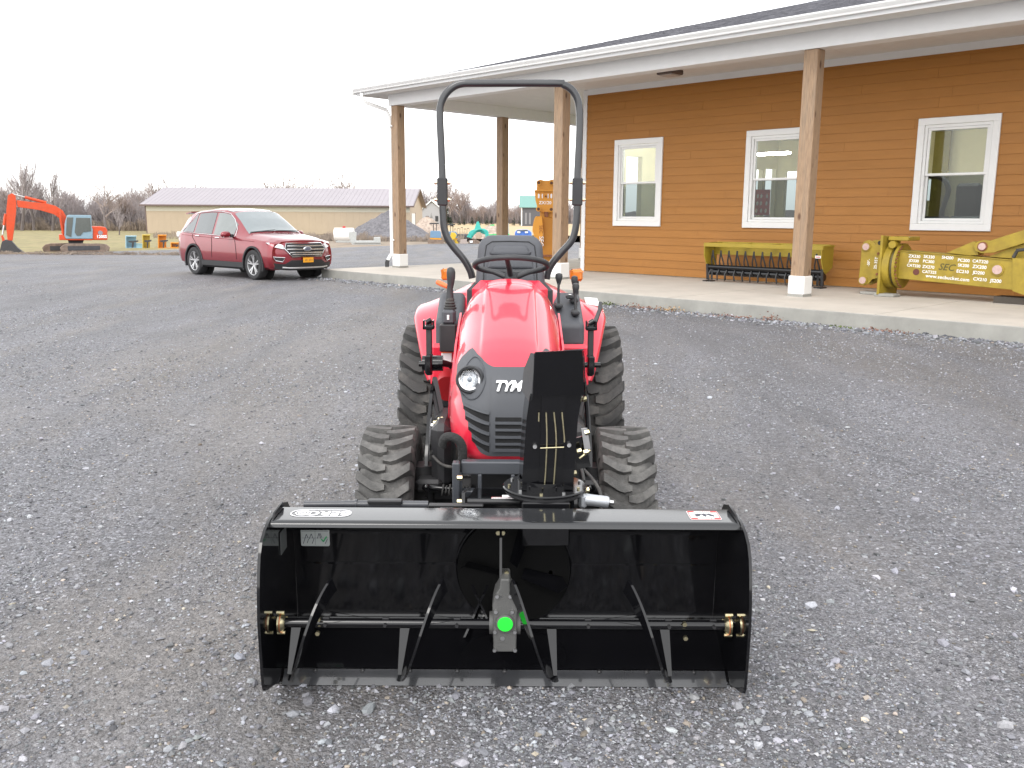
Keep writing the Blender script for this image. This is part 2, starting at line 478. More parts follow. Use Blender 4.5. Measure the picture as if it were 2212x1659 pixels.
    return m
GRAVEL = gravel_material()

def sheet(name, poly_rows, m, dz=0.0):
    pass

def ground_grid(name, xs, ys, m, dz=0.0, jitter=0.0):
    g = MB()
    P = []
    for y in ys:
        for x in xs:
            P.append((x, y, hground(y) + dz + (random.uniform(-jitter, jitter) if jitter else 0)))
    nx = len(xs)
    F = [(j * nx + i, j * nx + i + 1, (j + 1) * nx + i + 1, (j + 1) * nx + i) for j in range(len(ys) - 1) for i in range(nx - 1)]
    g.add(P, F)
    return struct(g.build(name, m))
ys = [-60, -20, 0, 10, 20, 24] + list(range(26, 64, 2)) + [70, 85, 100, 140, 200, 400, 800, 1600]
ground_grid('ground', [-900, -300, -120, -60, -30, 0, 30, 60, 120, 300, 900], ys, mat('soil', (.12, .10, .06), .95, var=.3, scale=.3), dz=-.03)
# gravel sheet, its far edge irregular
EDGE = [(-90, 40), (-50, 52), (-34, 60.7), (-26, 70.5), (-14, 77), (-9.5, 86), (-6, 91), (2, 96), (60, 100)]
def edge_y(x):
    for (a, b), (c, d) in zip(EDGE[:-1], EDGE[1:]):
        if a <= x <= c: return b + (d - b) * (x - a) / (c - a) + math.sin(x * 1.3) * .35 + math.sin(x * .37) * .5
    return EDGE[-1][1]
g = MB()
nx = 90
rows = [-30, 0, 8, 16, 22, 26, 29, 32, 35, 38]
xs = [-60 + 110 * i / nx for i in range(nx + 1)]
P = []
for y0 in rows: P += [(x, y0, hground(y0)) for x in xs]
ts = [k / 12 for k in range(1, 13)]
for t in ts: P += [(x, 38 + (edge_y(x) - 38) * t, hground(38 + (edge_y(x) - 38) * t)) for x in xs]
nr = len(rows) + len(ts)
g.add(P, [(j * (nx + 1) + i, j * (nx + 1) + i + 1, (j + 1) * (nx + 1) + i + 1, (j + 1) * (nx + 1) + i) for j in range(nr - 1) for i in range(nx)])
struct(g.build('gravel_lot', GRAVEL))

GRASS = mat('dry_winter_grass', (.22, .19, .085), .95, var=.35, scale=1.2, dirt=(.30, .22, .12), dirt_amt=.6, dirt_scale=.25)
ground_grid('weedy_ground', [-26.5, -20, -10, 0, 10, 30], [66, 70, 78, 85, 95, 110, 131], mat('brown_weedy_soil', (.24, .19, .145), .95, var=.35, scale=.8, dirt=(.20, .19, .10), dirt_amt=.5, dirt_scale=.4), dz=-.008)
FIELD = mat('tan_stubble_field', (.44, .33, .19), .95, var=.15, scale=.2, dirt=(.40, .30, .17), dirt_amt=.4, dirt_scale=.06)
ground_grid('grass_field', [-160, -80, -50, -40, -30, -20, -13], [40, 44, 48, 52, 56, 60, 64, 70, 80, 100, 160, 260], GRASS, dz=-.012)
ground_grid('stubble_field', [-24, -12, 0, 30, 80, 200], [97, 110, 130, 160, 220, 300, 380, 430], FIELD, dz=-.008)

# loose stones on the lot
def ico():
    t = (1 + 5 ** .5) / 2
    v = np.array([(-1, t, 0), (1, t, 0), (-1, -t, 0), (1, -t, 0), (0, -1, t), (0, 1, t), (0, -1, -t), (0, 1, -t), (t, 0, -1), (t, 0, 1), (-t, 0, -1), (-t, 0, 1)], float)
    v /= np.linalg.norm(v[0])
    f = np.array([(0, 11, 5), (0, 5, 1), (0, 1, 7), (0, 7, 10), (0, 10, 11), (1, 5, 9), (5, 11, 4), (11, 10, 2), (10, 7, 6), (7, 1, 8), (3, 9, 4), (3, 4, 2), (3, 2, 6), (3, 6, 8), (3, 8, 9), (4, 9, 5), (2, 4, 11), (6, 2, 10), (8, 6, 7), (9, 8, 1)])
    return v, f

def octa():
    v = np.array([(1, 0, 0), (-1, 0, 0), (0, 1, 0), (0, -1, 0), (0, 0, 1), (0, 0, -1)], float)
    f = np.array([(4, 0, 2), (4, 2, 1), (4, 1, 3), (4, 3, 0), (5, 2, 0), (5, 1, 2), (5, 3, 1), (5, 0, 3)])
    return v, f

STONEMAT = bpy.data.materials.new('loose_stone'); STONEMAT.use_nodes = True
_b = STONEMAT.node_tree.nodes['Principled BSDF']; _b.inputs['Roughness'].default_value = .8; _b.inputs['Specular IOR Level'].default_value = .35
_a = STONEMAT.node_tree.nodes.new('ShaderNodeVertexColor'); _a.layer_name = 'tone'
_n = STONEMAT.node_tree.nodes.new('ShaderNodeTexNoise'); _n.inputs['Scale'].default_value = 220
_t = STONEMAT.node_tree.nodes.new('ShaderNodeTexCoord'); STONEMAT.node_tree.links.new(_t.outputs['Object'], _n.inputs['Vector'])
_r = STONEMAT.node_tree.nodes.new('ShaderNodeMapRange'); _r.inputs['To Min'].default_value = .6; _r.inputs['To Max'].default_value = 1.4
_s = STONEMAT.node_tree.nodes.new('ShaderNodeVectorMath'); _s.operation = 'SCALE'
STONEMAT.node_tree.links.new(_n.outputs['Fac'], _r.inputs['Value'])
STONEMAT.node_tree.links.new(_a.outputs['Color'], _s.inputs[0]); STONEMAT.node_tree.links.new(_r.outputs[0], _s.inputs['Scale'])
STONEMAT.node_tree.links.new(_s.outputs[0], _b.inputs['Base Color'])

def scatter(name, pos, size, base, tones, mname=STONEMAT, flat=(.45, .8), sink=.25):
    n = len(pos); bv, bf = base; nv = len(bv)
    sx = size * rng.uniform(.8, 1.3, n); sy = size * rng.uniform(.6, 1.0, n); sz = size * rng.uniform(*flat, n)
    jit = 1 + rng.uniform(-.36, .34, (n, nv, 1))
    v = bv[None] * jit * np.stack([sx, sy, sz], 1)[:, None, :]
    a = rng.uniform(0, 2 * np.pi, n); tl = rng.uniform(-.35, .35, n)
    y = v[..., 1] * np.cos(tl)[:, None] - v[..., 2] * np.sin(tl)[:, None]; z = v[..., 1] * np.sin(tl)[:, None] + v[..., 2] * np.cos(tl)[:, None]
    x = v[..., 0]
    X = x * np.cos(a)[:, None] - y * np.sin(a)[:, None]; Y = x * np.sin(a)[:, None] + y * np.cos(a)[:, None]
    P = np.stack([X, Y, z], -1) + pos[:, None, :]
    P[..., 2] += (sz * (1 - 2 * sink))[:, None] * .6
    F = (bf[None] + (np.arange(n) * nv)[:, None, None]).reshape(-1, 3)
    me = bpy.data.meshes.new(name)
    me.vertices.add(n * nv); me.vertices.foreach_set('co', P.reshape(-1))
    nf = len(F)
    me.loops.add(nf * 3); me.loops.foreach_set('vertex_index', F.reshape(-1))
    me.polygons.add(nf); me.polygons.foreach_set('loop_start', np.arange(nf) * 3); me.polygons.foreach_set('loop_total', np.full(nf, 3))
    me.update(calc_edges=True)
    me.shade_flat()
    ca = me.color_attributes.new('tone', 'FLOAT_COLOR', 'POINT')
    c = np.ones((n, nv, 4)); c[..., :3] = tones[:, None, :]
    ca.data.foreach_set('color', c.reshape(-1))
    me.materials.append(mname)
    o = bpy.data.objects.new(name, me); COL.objects.link(o)
    o['kind'] = 'stuff'
    return o

def stone_tones(n, light=.0):
    t = rng.beta(1.5, 3.2, n) * .42 + .075 + light
    c = np.stack([t * rng.uniform(.95, 1.01, n), t * rng.uniform(.97, 1.02, n), t * rng.uniform(1.02, 1.12, n)], 1)
    w = rng.random(n) < .05
    c[w] = c[w] * np.array([1.25, 1.08, .85])
    return c

def view_positions(n, d0, d1, power=1.0):
    """stones lie thinner with distance"""
    out = []
    d = d0 * (d1 / d0) ** (rng.random(n) ** power)
    x = rng.uniform(-.66, .66, n) * d
    # coarse patches
    return np.stack([x, d, np.zeros(n)], 1)
def noise2(p, s, seed):
    from mathutils import noise
    return np.array([noise.noise((a * s + seed, b * s * .6 - seed, seed)) for a, b in p[:, :2]])
pos = view_positions(150000, 2.1, 9.5)
keep = rng.random(len(pos)) < np.clip(.55 + noise2(pos, .9, 3.1) * 1.3 + noise2(pos, 3.5, 9.1) * .9, .08, 1)
pos = pos[keep]
sz = np.clip(rng.lognormal(math.log(.0040), .45, len(pos)), .002, .018)
tn = stone_tones(len(pos))
oa = scatter('gravel', pos, sz, octa(), tn, flat=(.4, .75))
pos = view_positions(17000, 2.1, 15, .9)
sz = np.clip(rng.lognormal(math.log(.0066), .38, len(pos)), .0035, .024)
ob = scatter('gravel', pos, sz, ico(), stone_tones(len(pos), .0), flat=(.4, .7))
pos = view_positions(200, 2.3, 12, .9)
sz = np.clip(rng.lognormal(math.log(.015), .3, len(pos)), .010, .032)
od = scatter('gravel', pos, sz, ico(), stone_tones(len(pos), .07), flat=(.45, .8))
pos = view_positions(90000, 7.5, 24, .8)
keep = rng.random(len(pos)) < np.clip(.5 + noise2(pos, .5, 6.1) * 1.4, .1, 1); pos = pos[keep]
pos = pos[(pos[:, 1] < 17.5 - .95 * pos[:, 0]) & (pos[:, 1] < 23)]
sz = np.clip(rng.lognormal(math.log(.0075), .35, len(pos)), .004, .02)
oe = scatter('gravel', pos, sz, octa(), stone_tones(len(pos), .02), flat=(.4, .75))
for o in (oa, ob, od, oe):
    o['label'] = 'loose grey crushed stone lying over the lot'
# ------------------------------------------------------------------ the showroom building with its porch
BYAW = math.radians(-45.68)
BO = Matrix.Translation((0, 18.53, 0)) @ Matrix.Rotation(BYAW, 4, 'Z')    # local x runs along the front, local y into the building
SLAB = .22
WOOD = mat('porch_timber', (.27, .165, .095), .75, var=.28, scale=5, stretch=(6, 6, .6), dirt=(.13, .085, .055), dirt_amt=.6, dirt_scale=2.2, bump=.25, bscale=25)
def wood_post_mat():
    m = mat('knotty_timber', (.30, .20, .125), .72, var=.3, scale=9, stretch=(7, 7, .5), dirt=(.21, .17, .13), dirt_amt=.6, dirt_scale=1.3, bump=.25, bscale=22)
    nt = m.node_tree; N = nt.nodes; L = nt.links; b = N['Principled BSDF']
    src = b.inputs['Base Color'].links[0].from_socket
    tc = N.new('ShaderNodeTexCoord'); mp = N.new('ShaderNodeMapping'); mp.inputs['Scale'].default_value = (5.5, 5.5, 2.6); L.new(tc.outputs['Object'], mp.inputs['Vector'])
    v = N.new('ShaderNodeTexVoronoi'); v.inputs['Scale'].default_value = 1.0; L.new(mp.outputs[0], v.inputs['Vector'])
    mr = N.new('ShaderNodeMapRange'); mr.inputs['From Min'].default_value = .10; mr.inputs['From Max'].default_value = .22; mr.inputs['To Min'].default_value = .85; mr.inputs['To Max'].default_value = 0
    L.new(v.outputs['Distance'], mr.inputs['Value'])
    mx = N.new('ShaderNodeMix'); mx.data_type = 'RGBA'; mx.inputs['B'].default_value = (.075, .032, .018, 1)
    L.new(mr.outputs[0], mx.inputs['Factor']); L.new(src, mx.inputs['A']); L.new(mx.outputs['Result'], b.inputs['Base Color'])
    return m
KNOT = wood_post_mat()
SIDING = mat('orange_siding_paint', (.36, .150, .024), .55, var=.05, scale=2.0, stretch=(1, 1, 6), bump=.12, bscale=90, dirt=(.29, .125, .028), dirt_amt=.25, dirt_scale=.8)
def board_tones(m):
    nt = m.node_tree; N = nt.nodes; L = nt.links; b = N['Principled BSDF']
    src = b.inputs['Base Color'].links[0].from_socket
    oi = N.new('ShaderNodeObjectInfo'); mr = N.new('ShaderNodeMapRange'); mr.inputs['To Min'].default_value = .965; mr.inputs['To Max'].default_value = 1.03
    L.new(oi.outputs['Random'], mr.inputs['Value'])
    sc_ = N.new('ShaderNodeVectorMath'); sc_.operation = 'SCALE'; L.new(src, sc_.inputs[0]); L.new(mr.outputs[0], sc_.inputs['Scale']); L.new(sc_.outputs[0], b.inputs['Base Color'])
board_tones(SIDING)
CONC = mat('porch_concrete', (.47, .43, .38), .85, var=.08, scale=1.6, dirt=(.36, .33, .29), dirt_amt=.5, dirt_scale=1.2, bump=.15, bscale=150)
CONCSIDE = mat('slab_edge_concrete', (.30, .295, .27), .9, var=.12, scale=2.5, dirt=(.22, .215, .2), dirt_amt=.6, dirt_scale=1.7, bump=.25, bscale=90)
SOFFIT = mat('soffit_panel', (.66, .645, .62), .6, var=.03)
TRIM = mat('white_trim', (.72, .72, .72), .5, var=.02)
PLASTER = mat('cream_wall', (.72, .68, .48), .8, var=.03)
ROOFM = mat('grey_asphalt_shingle', (.115, .115, .13), .9, var=.35, scale=14, bump=.5, bscale=200)

bld = thing('showroom_building', 'long orange-sided building with white trimmed windows and a deep covered porch', 'building', mat=BO)
# concrete porch slab (setting)
g = MB()
g.box(-7.1, 26, 0, 15, -.3, SLAB - .004)
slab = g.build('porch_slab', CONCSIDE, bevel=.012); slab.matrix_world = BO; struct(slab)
g = MB()
for i in range(9):
    x0 = -7.1 + i * 3.66; x1 = min(x0 + 3.655, 26)
    g.box(x0 + .012, x1, .012, 4.75, SLAB - .02, SLAB)
g.box(-7.088, -2.4, 4.756, 15, SLAB - .02, SLAB)
top = g.build('porch_floor', CONC); top.matrix_world = BO; struct(top)

WALLO = 4.786; WTOP = 4.56
S0, S1 = -2.35, 22.0
WINS = [(-1.32, .122), (2.335, 3.777), (5.99, 7.432), (12.0, 13.44)]
WZ0, WZ1 = 1.376, 3.43
# wall core with openings
def wall_panels(mb, a0, a1, z0, z1, holes, put):
    xs = sorted(set([a0, a1] + [h for w in holes for h in w[:2]]))
    for i in range(len(xs) - 1):
        xa, xb = xs[i], xs[i + 1]
        hole = [w for w in holes if w[0] <= xa + 1e-6 and w[1] >= xb - 1e-6]
        if not hole: put(xa, xb, z0, z1)
        else:
            w = hole[0]
            if w[2] > z0: put(xa, xb, z0, w[2])
            if w[3] < z1: put(xa, xb, w[3], z1)
g = MB()
fh = [(a + .1, b - .1, WZ0 + .1, WZ1 - .1) for a, b in WINS]
wall_panels(g, S0 + .02, S1, SLAB, WTOP + .1, fh, lambda a, b, c, d: g.box(a, b, WALLO + .03, WALLO + .18, c, d))
g.build('wall', PLASTER, bld)
g = MB()
eh = [(6.30, 6.96, 1.45, 3.17), (12.75, 13.1, 1.6, 3.08), (13.30, 13.92, .9, 3.12)]
wall_panels(g, WALLO + .182, 14, SLAB, WTOP + .1, eh, lambda a, b, c, d: g.box(S0 + .02, S0 + .17, a, b, c, d))
g.build('wall', PLASTER, bld)
g = MB()
bh = [(-1.9, -1.2, .9, 3.05), (2.55, 2.76, 2.1, 2.70), (5.2, 5.9, 1.4, 3.4)]
wall_panels(g, S0 + .02, S1, SLAB, WTOP + .1, bh, lambda a, b, c, d: g.box(a, b, 14.002, 14.15, c, d))
g.build('wall', PLASTER, bld)
g = MB(); g.box(S1, S1 + .15, WALLO + .03, 14.15, SLAB, WTOP + .1); g.build('wall', PLASTER, bld)
g = MB(); g.box(S0 + .175, S1 - .005, WALLO + .19, 13.99, SLAB + .001, SLAB + .012); g.build('floor', mat('showroom_floor', (.33, .29, .2), .35, var=.1), bld)
g = MB(); g.box(S0 + .175, S1 - .005, WALLO + .19, 13.99, 4.0, 4.05); g.build('ceiling', mat('ceiling_white', (.74, .74, .72), .8), bld)
# first fixture seen through a window; the others added to brighten the room
for k, (x, y, z) in enumerate([(1.13, 8.0, 3.14), (3.9, 9.2, 3.9), (7.6, 8.4, 3.9), (10.5, 10.5, 3.9), (15, 9, 3.9), (6.0, 6.2, 3.9), (-.6, 6.6, 3.9)]):
    g = MB(); g.box(x - .42, x + .42, y - .07, y + .07, z, z + .06)
    g.build('ceiling_and_fill_lamp', mat('lit_and_fill_tube', (.9, .9, .9), .5, emis=(1, .97, .9, 50)), bld)

# lap siding, board by board
brd = MB()
bh_ = .178
rows_n = int(math.ceil((WTOP - SLAB) / bh_))
def board(x0, x1, z0, h):
    g = MB()
    y = WALLO
    P = [(x0, y - .019, z0), (x1, y - .019, z0), (x1, y - .001, z0 + h + .012), (x0, y - .001, z0 + h + .012),
         (x0, y + .024, z0), (x1, y + .024, z0), (x1, y + .024, z0 + h + .012), (x0, y + .024, z0 + h + .012)]
    g.add(P, [(0, 1, 2, 3), (5, 4, 7, 6), (0, 4, 5, 1), (3, 2, 6, 7), (0, 3, 7, 4), (1, 5, 6, 2)])
    return g.build('siding_board', SIDING, bld, smooth=0)
rb = random.Random(3)
for r in range(rows_n):
    z0 = SLAB + .012 + r * bh_
    h = bh_
    if z0 + h > WTOP: h = WTOP - z0
    if h < .03: continue
    # staggered joints
    js = []
    x = S0 + .06 - rb.uniform(0, 3.2)
    while x < S1:
        x += 3.66; js.append(x)
    cuts = [S0 + .10] + [j for j in js if S0 + .5 < j < 18] + [18]
    for a, b in zip(cuts[:-1], cuts[1:]):
        segs = [(a + .0015, b - .0015)]
        for w0, w1 in WINS:
            if z0 + h > WZ0 + .01 and z0 < WZ1 - .01:
                ns = []
                for p, q in segs:
                    if q <= w0 or p >= w1: ns.append((p, q)); continue
                    if p < w0: ns.append((p, w0 + .01))
                    if q > w1: ns.append((w1 - .01, q))
                segs = ns
        for p, q in segs:
            if q - p > .03: board(p, q, z0, h)
        for w0, w1 in WINS:
            p, q = max(a + .0015, w0 + .0115), min(b - .0015, w1 - .0115)
            if q - p < .03: continue
            if z0 < WZ0 - .01 and z0 + h > WZ0 + .01: board(p, q, z0, WZ0 - z0 - .008)
            if z0 < WZ1 - .01 and z0 + h > WZ1 + .01: board(p, q, WZ1 + .002, z0 + h - WZ1 - .002)
g = MB(); g.box(2.80, 3.22, 13.70, 13.78, SLAB + .02, 3.98); g.build('curtain', mat('olive_curtain', (.22, .19, .045), .8), bld)
# corner board, frieze, base
g = MB(); g.box(S0 - .02, S0 + .10, WALLO - .03, WALLO + .17, SLAB + .002, WTOP + .12); g.build('corner_board', TRIM, bld)
g = MB(); g.box(S0 + .102, S1, WALLO - .03, WALLO + .026, WTOP - .0, WTOP + .16); g.build('frieze_board', TRIM, bld)

GLASS = glass_mat('window_glass', (.93, .96, .95), 1.0)
GLASS_LO = glass_mat('darker_window_glass', (.48, .52, .52), .9)  # lower panes carry a darker tint
def window(a, b, lab=None):
    w = bpy.data.objects.new('window', None); COL.objects.link(w); w.parent = bld
    Y = WALLO
    z0, z1 = WZ0, WZ1; t = .125
    g = MB()
    g.bbox(((a + b) / 2, Y - .03, z1 - t / 2), (b - a, .045, t), .006)
    g.bbox(((a + b) / 2, Y - .03, z0 + t / 2), (b - a, .045, t), .006)
    for x in (a + t / 2, b - t / 2): g.bbox((x, Y - .032, (z0 + z1) / 2), (t, .045, z1 - z0 - 2 * t + .002), .006)
    g.build('casing', WHITE_VINYL, w)
    ai, bi, ci, di = a + t + .004, b - t - .004, z0 + t + .004, z1 - t - .004
    g = MB()
    f = .05
    for x0, x1, zz0, zz1 in ((ai, bi, di - f, di), (ai, bi, ci, ci + f), (ai, ai + f, ci + f, di - f), (bi - f, bi, ci + f, di - f)):
        g.box(x0, x1, Y - .028, Y + .14, zz0, zz1)
    g.build('frame', WHITE_VINYL, w)
    mz = (ci + di) / 2
    a2, b2 = ai + f + .004, bi - f - .004
    # upper sash stands in front of the lower one
    for nm, c, d, yy, gm in (('upper_sash', mz - .02, di - f - .003, Y + .01, GLASS), ('lower_sash', ci + f + .003, mz + .02, Y + .055, GLASS_LO)):
        g = MB(); s_ = .045
        for x0, x1, zz0, zz1 in ((a2, b2, d - s_, d), (a2, b2, c, c + s_), (a2, a2 + s_, c + s_, d - s_), (b2 - s_, b2, c + s_, d - s_)):
            g.bbox(((x0 + x1) / 2, yy, (zz0 + zz1) / 2), (x1 - x0, .036, zz1 - zz0), .004)
        so = g.build(nm, WHITE_VINYL, w)
        g = MB(); g.box(a2 + s_ - .005, b2 - s_ + .005, yy - .004, yy + .004, c + s_ - .005, d - s_ + .005)
        pn = g.build('pane', gm, w, smooth=0)
    return w
for a, b in WINS: window(a, b)

# porch posts
POSTX = [-6.43, -.59, 5.24, 11.08]
BEAMZ0, BEAMZ1, ROW = 4.41, 4.69, 2.05
def post(x, y, label):
    p = thing('porch_post', label, 'post', mat=BO @ Matrix.Translation((x, y, SLAB)), group='timber porch posts on white bases')
    g = MB(); g.bbox((0, 0, (BEAMZ0 - SLAB) / 2 + .01), (.258, .258, BEAMZ0 - SLAB - .02), .012); g.build('timber', KNOT, p, smooth=25)
    g = MB(); g.bbox((0, 0, .20), (.31, .31, .33), .018); g.build('post_base', WHITE_VINYL, p, smooth=25)
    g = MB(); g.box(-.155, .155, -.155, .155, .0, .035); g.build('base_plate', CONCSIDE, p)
    return p
post(POSTX[0], ROW, 'wooden porch post at the far corner with the white downspout running beside it')
post(POSTX[1], ROW, 'wooden porch post behind the right bar of the tractor roll bar')
post(POSTX[2], ROW, 'knotty wooden porch post standing in front of the middle window')
post(POSTX[3], ROW, 'knotty wooden porch post beyond the yellow boom')
post(-6.45, 5.86, 'slim wooden porch post seen through the roll bar above the tractor seat')
post(-6.45, 9.6, 'far wooden porch post glimpsed between the roll bar and the white corner board')

# beams, soffit, eaves
SX0, SX1 = -6.62, 22
g = MB(); g.box(SX0, SX1, ROW - .16, ROW + .16, BEAMZ0, BEAMZ1 + .02); g.build('porch_beam', TRIM, bld)
g = MB(); g.box(SX0 + .0, SX0 + .32, ROW + .162, 14, BEAMZ0, BEAMZ1 + .02); g.build('porch_beam', TRIM, bld)
EO, ES = 1.36, -7.3          # eave lines
g = MB(); g.box(ES + .02, SX1, EO + .02, ROW - .162, BEAMZ1, BEAMZ1 + .02)
g.box(ES + .02, SX0 - .002, ROW - .16, 14, BEAMZ1, BEAMZ1 + .02); g.build('eave_soffit', SOFFIT, bld)
# porch ceiling, in panels
for i in range(17):
    x0 = SX0 + .322 + i * 1.83
    if x0 < 22:
        g = MB(); g.box(x0 + .003, x0 + 1.827, ROW + .163, WALLO - .032, BEAMZ1 + .005, BEAMZ1 + .02); g.build('ceiling_panel', SOFFIT, bld)
for i in range(2):
    x0 = SX0 + .322 + i * 1.98
    g = MB(); g.box(x0 + .003, x0 + 1.97, WALLO - .03, 14, BEAMZ1 + .005, BEAMZ1 + .02); g.build('ceiling_panel', SOFFIT, bld)
# fascia and roof
g = MB(); g.box(ES, SX1, EO, EO + .02, BEAMZ1 - .02, BEAMZ1 + .17); g.box(ES, ES + .02, EO + .022, 14, BEAMZ1 - .02, BEAMZ1 + .17); g.build('fascia', TRIM, bld)
# gutters (ogee section)
def gutter(p0, p1, outv):
    g = MB(); p0 = Vector(p0); p1 = Vector(p1); outv = Vector(outv)
    prof = [(0, 0), (.075, 0), (.085, .03), (.11, .06), (.125, .085), (.125, .105), (.115, .105), (.112, .09), (.07, .055), (.06, .015), (.012, .012), (.0, .105)]
    rings = [[p + outv * a + Vector((0, 0, b)) for a, b in prof] for p in (p0, p1)]
    g.loft(rings, cap=True)
    return g.build('gutter', WHITE_VINYL, bld, smooth=20)
gutter((ES - .0, EO - .001, BEAMZ1 + .045), (SX1, EO - .001, BEAMZ1 + .045), (0, -1, 0))
gutter((ES - .001, EO - .12, BEAMZ1 + .0), (ES - .001, 14, BEAMZ1 + .0), (-1, 0, 0))
# roof: hip, 3 in 12
PITCH = .268; RZ = BEAMZ1 + .105
RIDGE = 9.0
def roof_pt(a, b, up=0.0):
    return (a, b, RZ + up)
g = MB()
y1 = EO + RIDGE; x1 = ES + RIDGE
fr = [(ES, EO + .02, RZ), (SX1 + 1, EO + .02, RZ), (SX1 + 1, y1, RZ + RIDGE * PITCH), (x1, y1, RZ + RIDGE * PITCH)]
g.prism(fr, (0, 0, .02))
en = [(ES, EO + .02, RZ), (x1, y1, RZ + RIDGE * PITCH), (ES, EO + 2 * RIDGE, RZ)]
g.prism(en, (0, 0, .02))
bk = [(x1, y1, RZ + RIDGE * PITCH), (SX1 + 1, y1, RZ + RIDGE * PITCH), (SX1 + 1, EO + 2 * RIDGE, RZ), (ES - .05, EO + 2 * RIDGE, RZ)]
g.prism(bk, (0, 0, .02))
rf = g.build('roof', ROOFM, bld, recalc=True)
g = MB(); rr = random.Random(5)
nrow = int(RIDGE / .142)
for r in range(nrow):
    o0 = r * .142
    xs0 = ES + .02 + o0
    x = xs0 + rr.uniform(-.2, 0)
    while x < SX1 + .5:
        w = rr.uniform(.22, .36); t = rr.uniform(.004, .012)
        xa = max(x, xs0)
        za = RZ + .02 + o0 * PITCH
        g.add([(xa, EO + .02 + o0, za + t), (x + w - .006, EO + .02 + o0, za + t), (x + w - .006, EO + .02 + o0 + .17, za + .17 * PITCH + .002), (xa, EO + .02 + o0 + .17, za + .17 * PITCH + .002),
               (xa, EO + .02 + o0, za), (x + w - .006, EO + .02 + o0, za)], [(0, 1, 2, 3), (4, 5, 1, 0)], 0)
        x += w
sh = g.build('shingles', ROOFM, rf, smooth=0); sh['kind'] = 'stuff'

# downspout on the corner post
g = MB()
xA = -6.63; yA = ROW - .03
pts = [(-7.1 + .1, EO - .03, BEAMZ1 + .03), (-7.0, EO - .03, BEAMZ1 - .12), (-6.93, EO + .07, BEAMZ1 - .22), (-6.67, yA - .16, BEAMZ0 - .10), (-6.62, yA - .1, BEAMZ0 - .26), (-6.62, yA - .1, 2.4), (-6.62, yA - .1, .60), (-6.645, yA - .14, .53), (-6.69, yA - .20, .40)]
def rect_tube(g, pts, w, d):
    pts = [Vector(p) for p in pts]; rings = []
    for i, p in enumerate(pts):
        t = (pts[min(i + 1, len(pts) - 1)] - pts[max(i - 1, 0)]).normalized()
        a = Vector((.72, .69, 0)); a = (a - t * a.dot(t)).normalized(); b = t.cross(a)
        c = .012
        prof = [(-w / 2 + c, -d / 2), (w / 2 - c, -d / 2), (w / 2, -d / 2 + c), (w / 2, d / 2 - c), (w / 2 - c, d / 2), (-w / 2 + c, d / 2), (-w / 2, d / 2 - c), (-w / 2, -d / 2 + c)]
        rings.append([p + a * x + b * y for x, y in prof])
    g.loft(rings)
ds = thing('downspout', 'white rain downspout with a black foot beside the far corner post', 'downspout', mat=BO)
rect_tube(g, pts, .085, .075); g.build('pipe', WHITE_VINYL, ds, smooth=25)
g = MB(); rect_tube(g, [(-6.685, yA - .195, .42), (-6.70, yA - .21, .35), (-6.70, yA - .21, .235)], .10, .09); g.build('foot', DKPLAST, ds)
for z in (3.9, .95):
    g = MB(); g.bbox((-6.55, yA - .12, z), (.12, .03, .04), .004); g.build('strap', WHITE_VINYL, ds)

# ceiling lamp on the porch
pl = thing('porch_light', 'flat bronze canopy light fixed under the porch ceiling', 'light fixture', mat=BO @ Matrix.Translation((1.08, 3.62, BEAMZ1)))
g = MB(); g.bbox((0, 0, -.05), (.42, .42, .10), .02); g.build('housing', mat('bronze_housing', (.09, .06, .05), .5), pl)
g = MB(); g.bbox((0, 0, -.105), (.34, .34, .035), .015); g.build('lens', mat('dusty_lens', (.42, .37, .34), .4), pl)
# ------------------------------------------------------------------ bare trees, brush, evergreens
BARK = mat('bare_bark', (.13, .11, .105), .9, var=.25, scale=1.5)
TWIG = mat('hazed_bare_twigs', (.30, .265, .265), .9, var=.2, scale=.8)  # colour lightened to stand in for haze
TWIG2 = mat('hazed_reddish_twigs', (.30, .245, .225), .9, var=.2, scale=.8)  # haze put into this twig colour too
EVER = mat('evergreen_needles', (.035, .055, .03), .9, var=.35, scale=1.5)
BRUSHM = mat('brown_brush', (.29, .235, .19), .95, var=.35, scale=.7)

def stick(g, p, q, r0, r1, n=3):
    t = (q - p)
    if t.length < 1e-6: return
    a = t.orthogonal().normalized(); b = t.normalized().cross(a)
    P = []
    for c, r in ((p, r0), (q, r1)):
        for k in range(n):
            an = 2 * PI * k / n; P.append(c + a * (math.cos(an) * r) + b * (math.sin(an) * r))
    g.add(P, [(k, (k + 1) % n, n + (k + 1) % n, n + k) for k in range(n)])

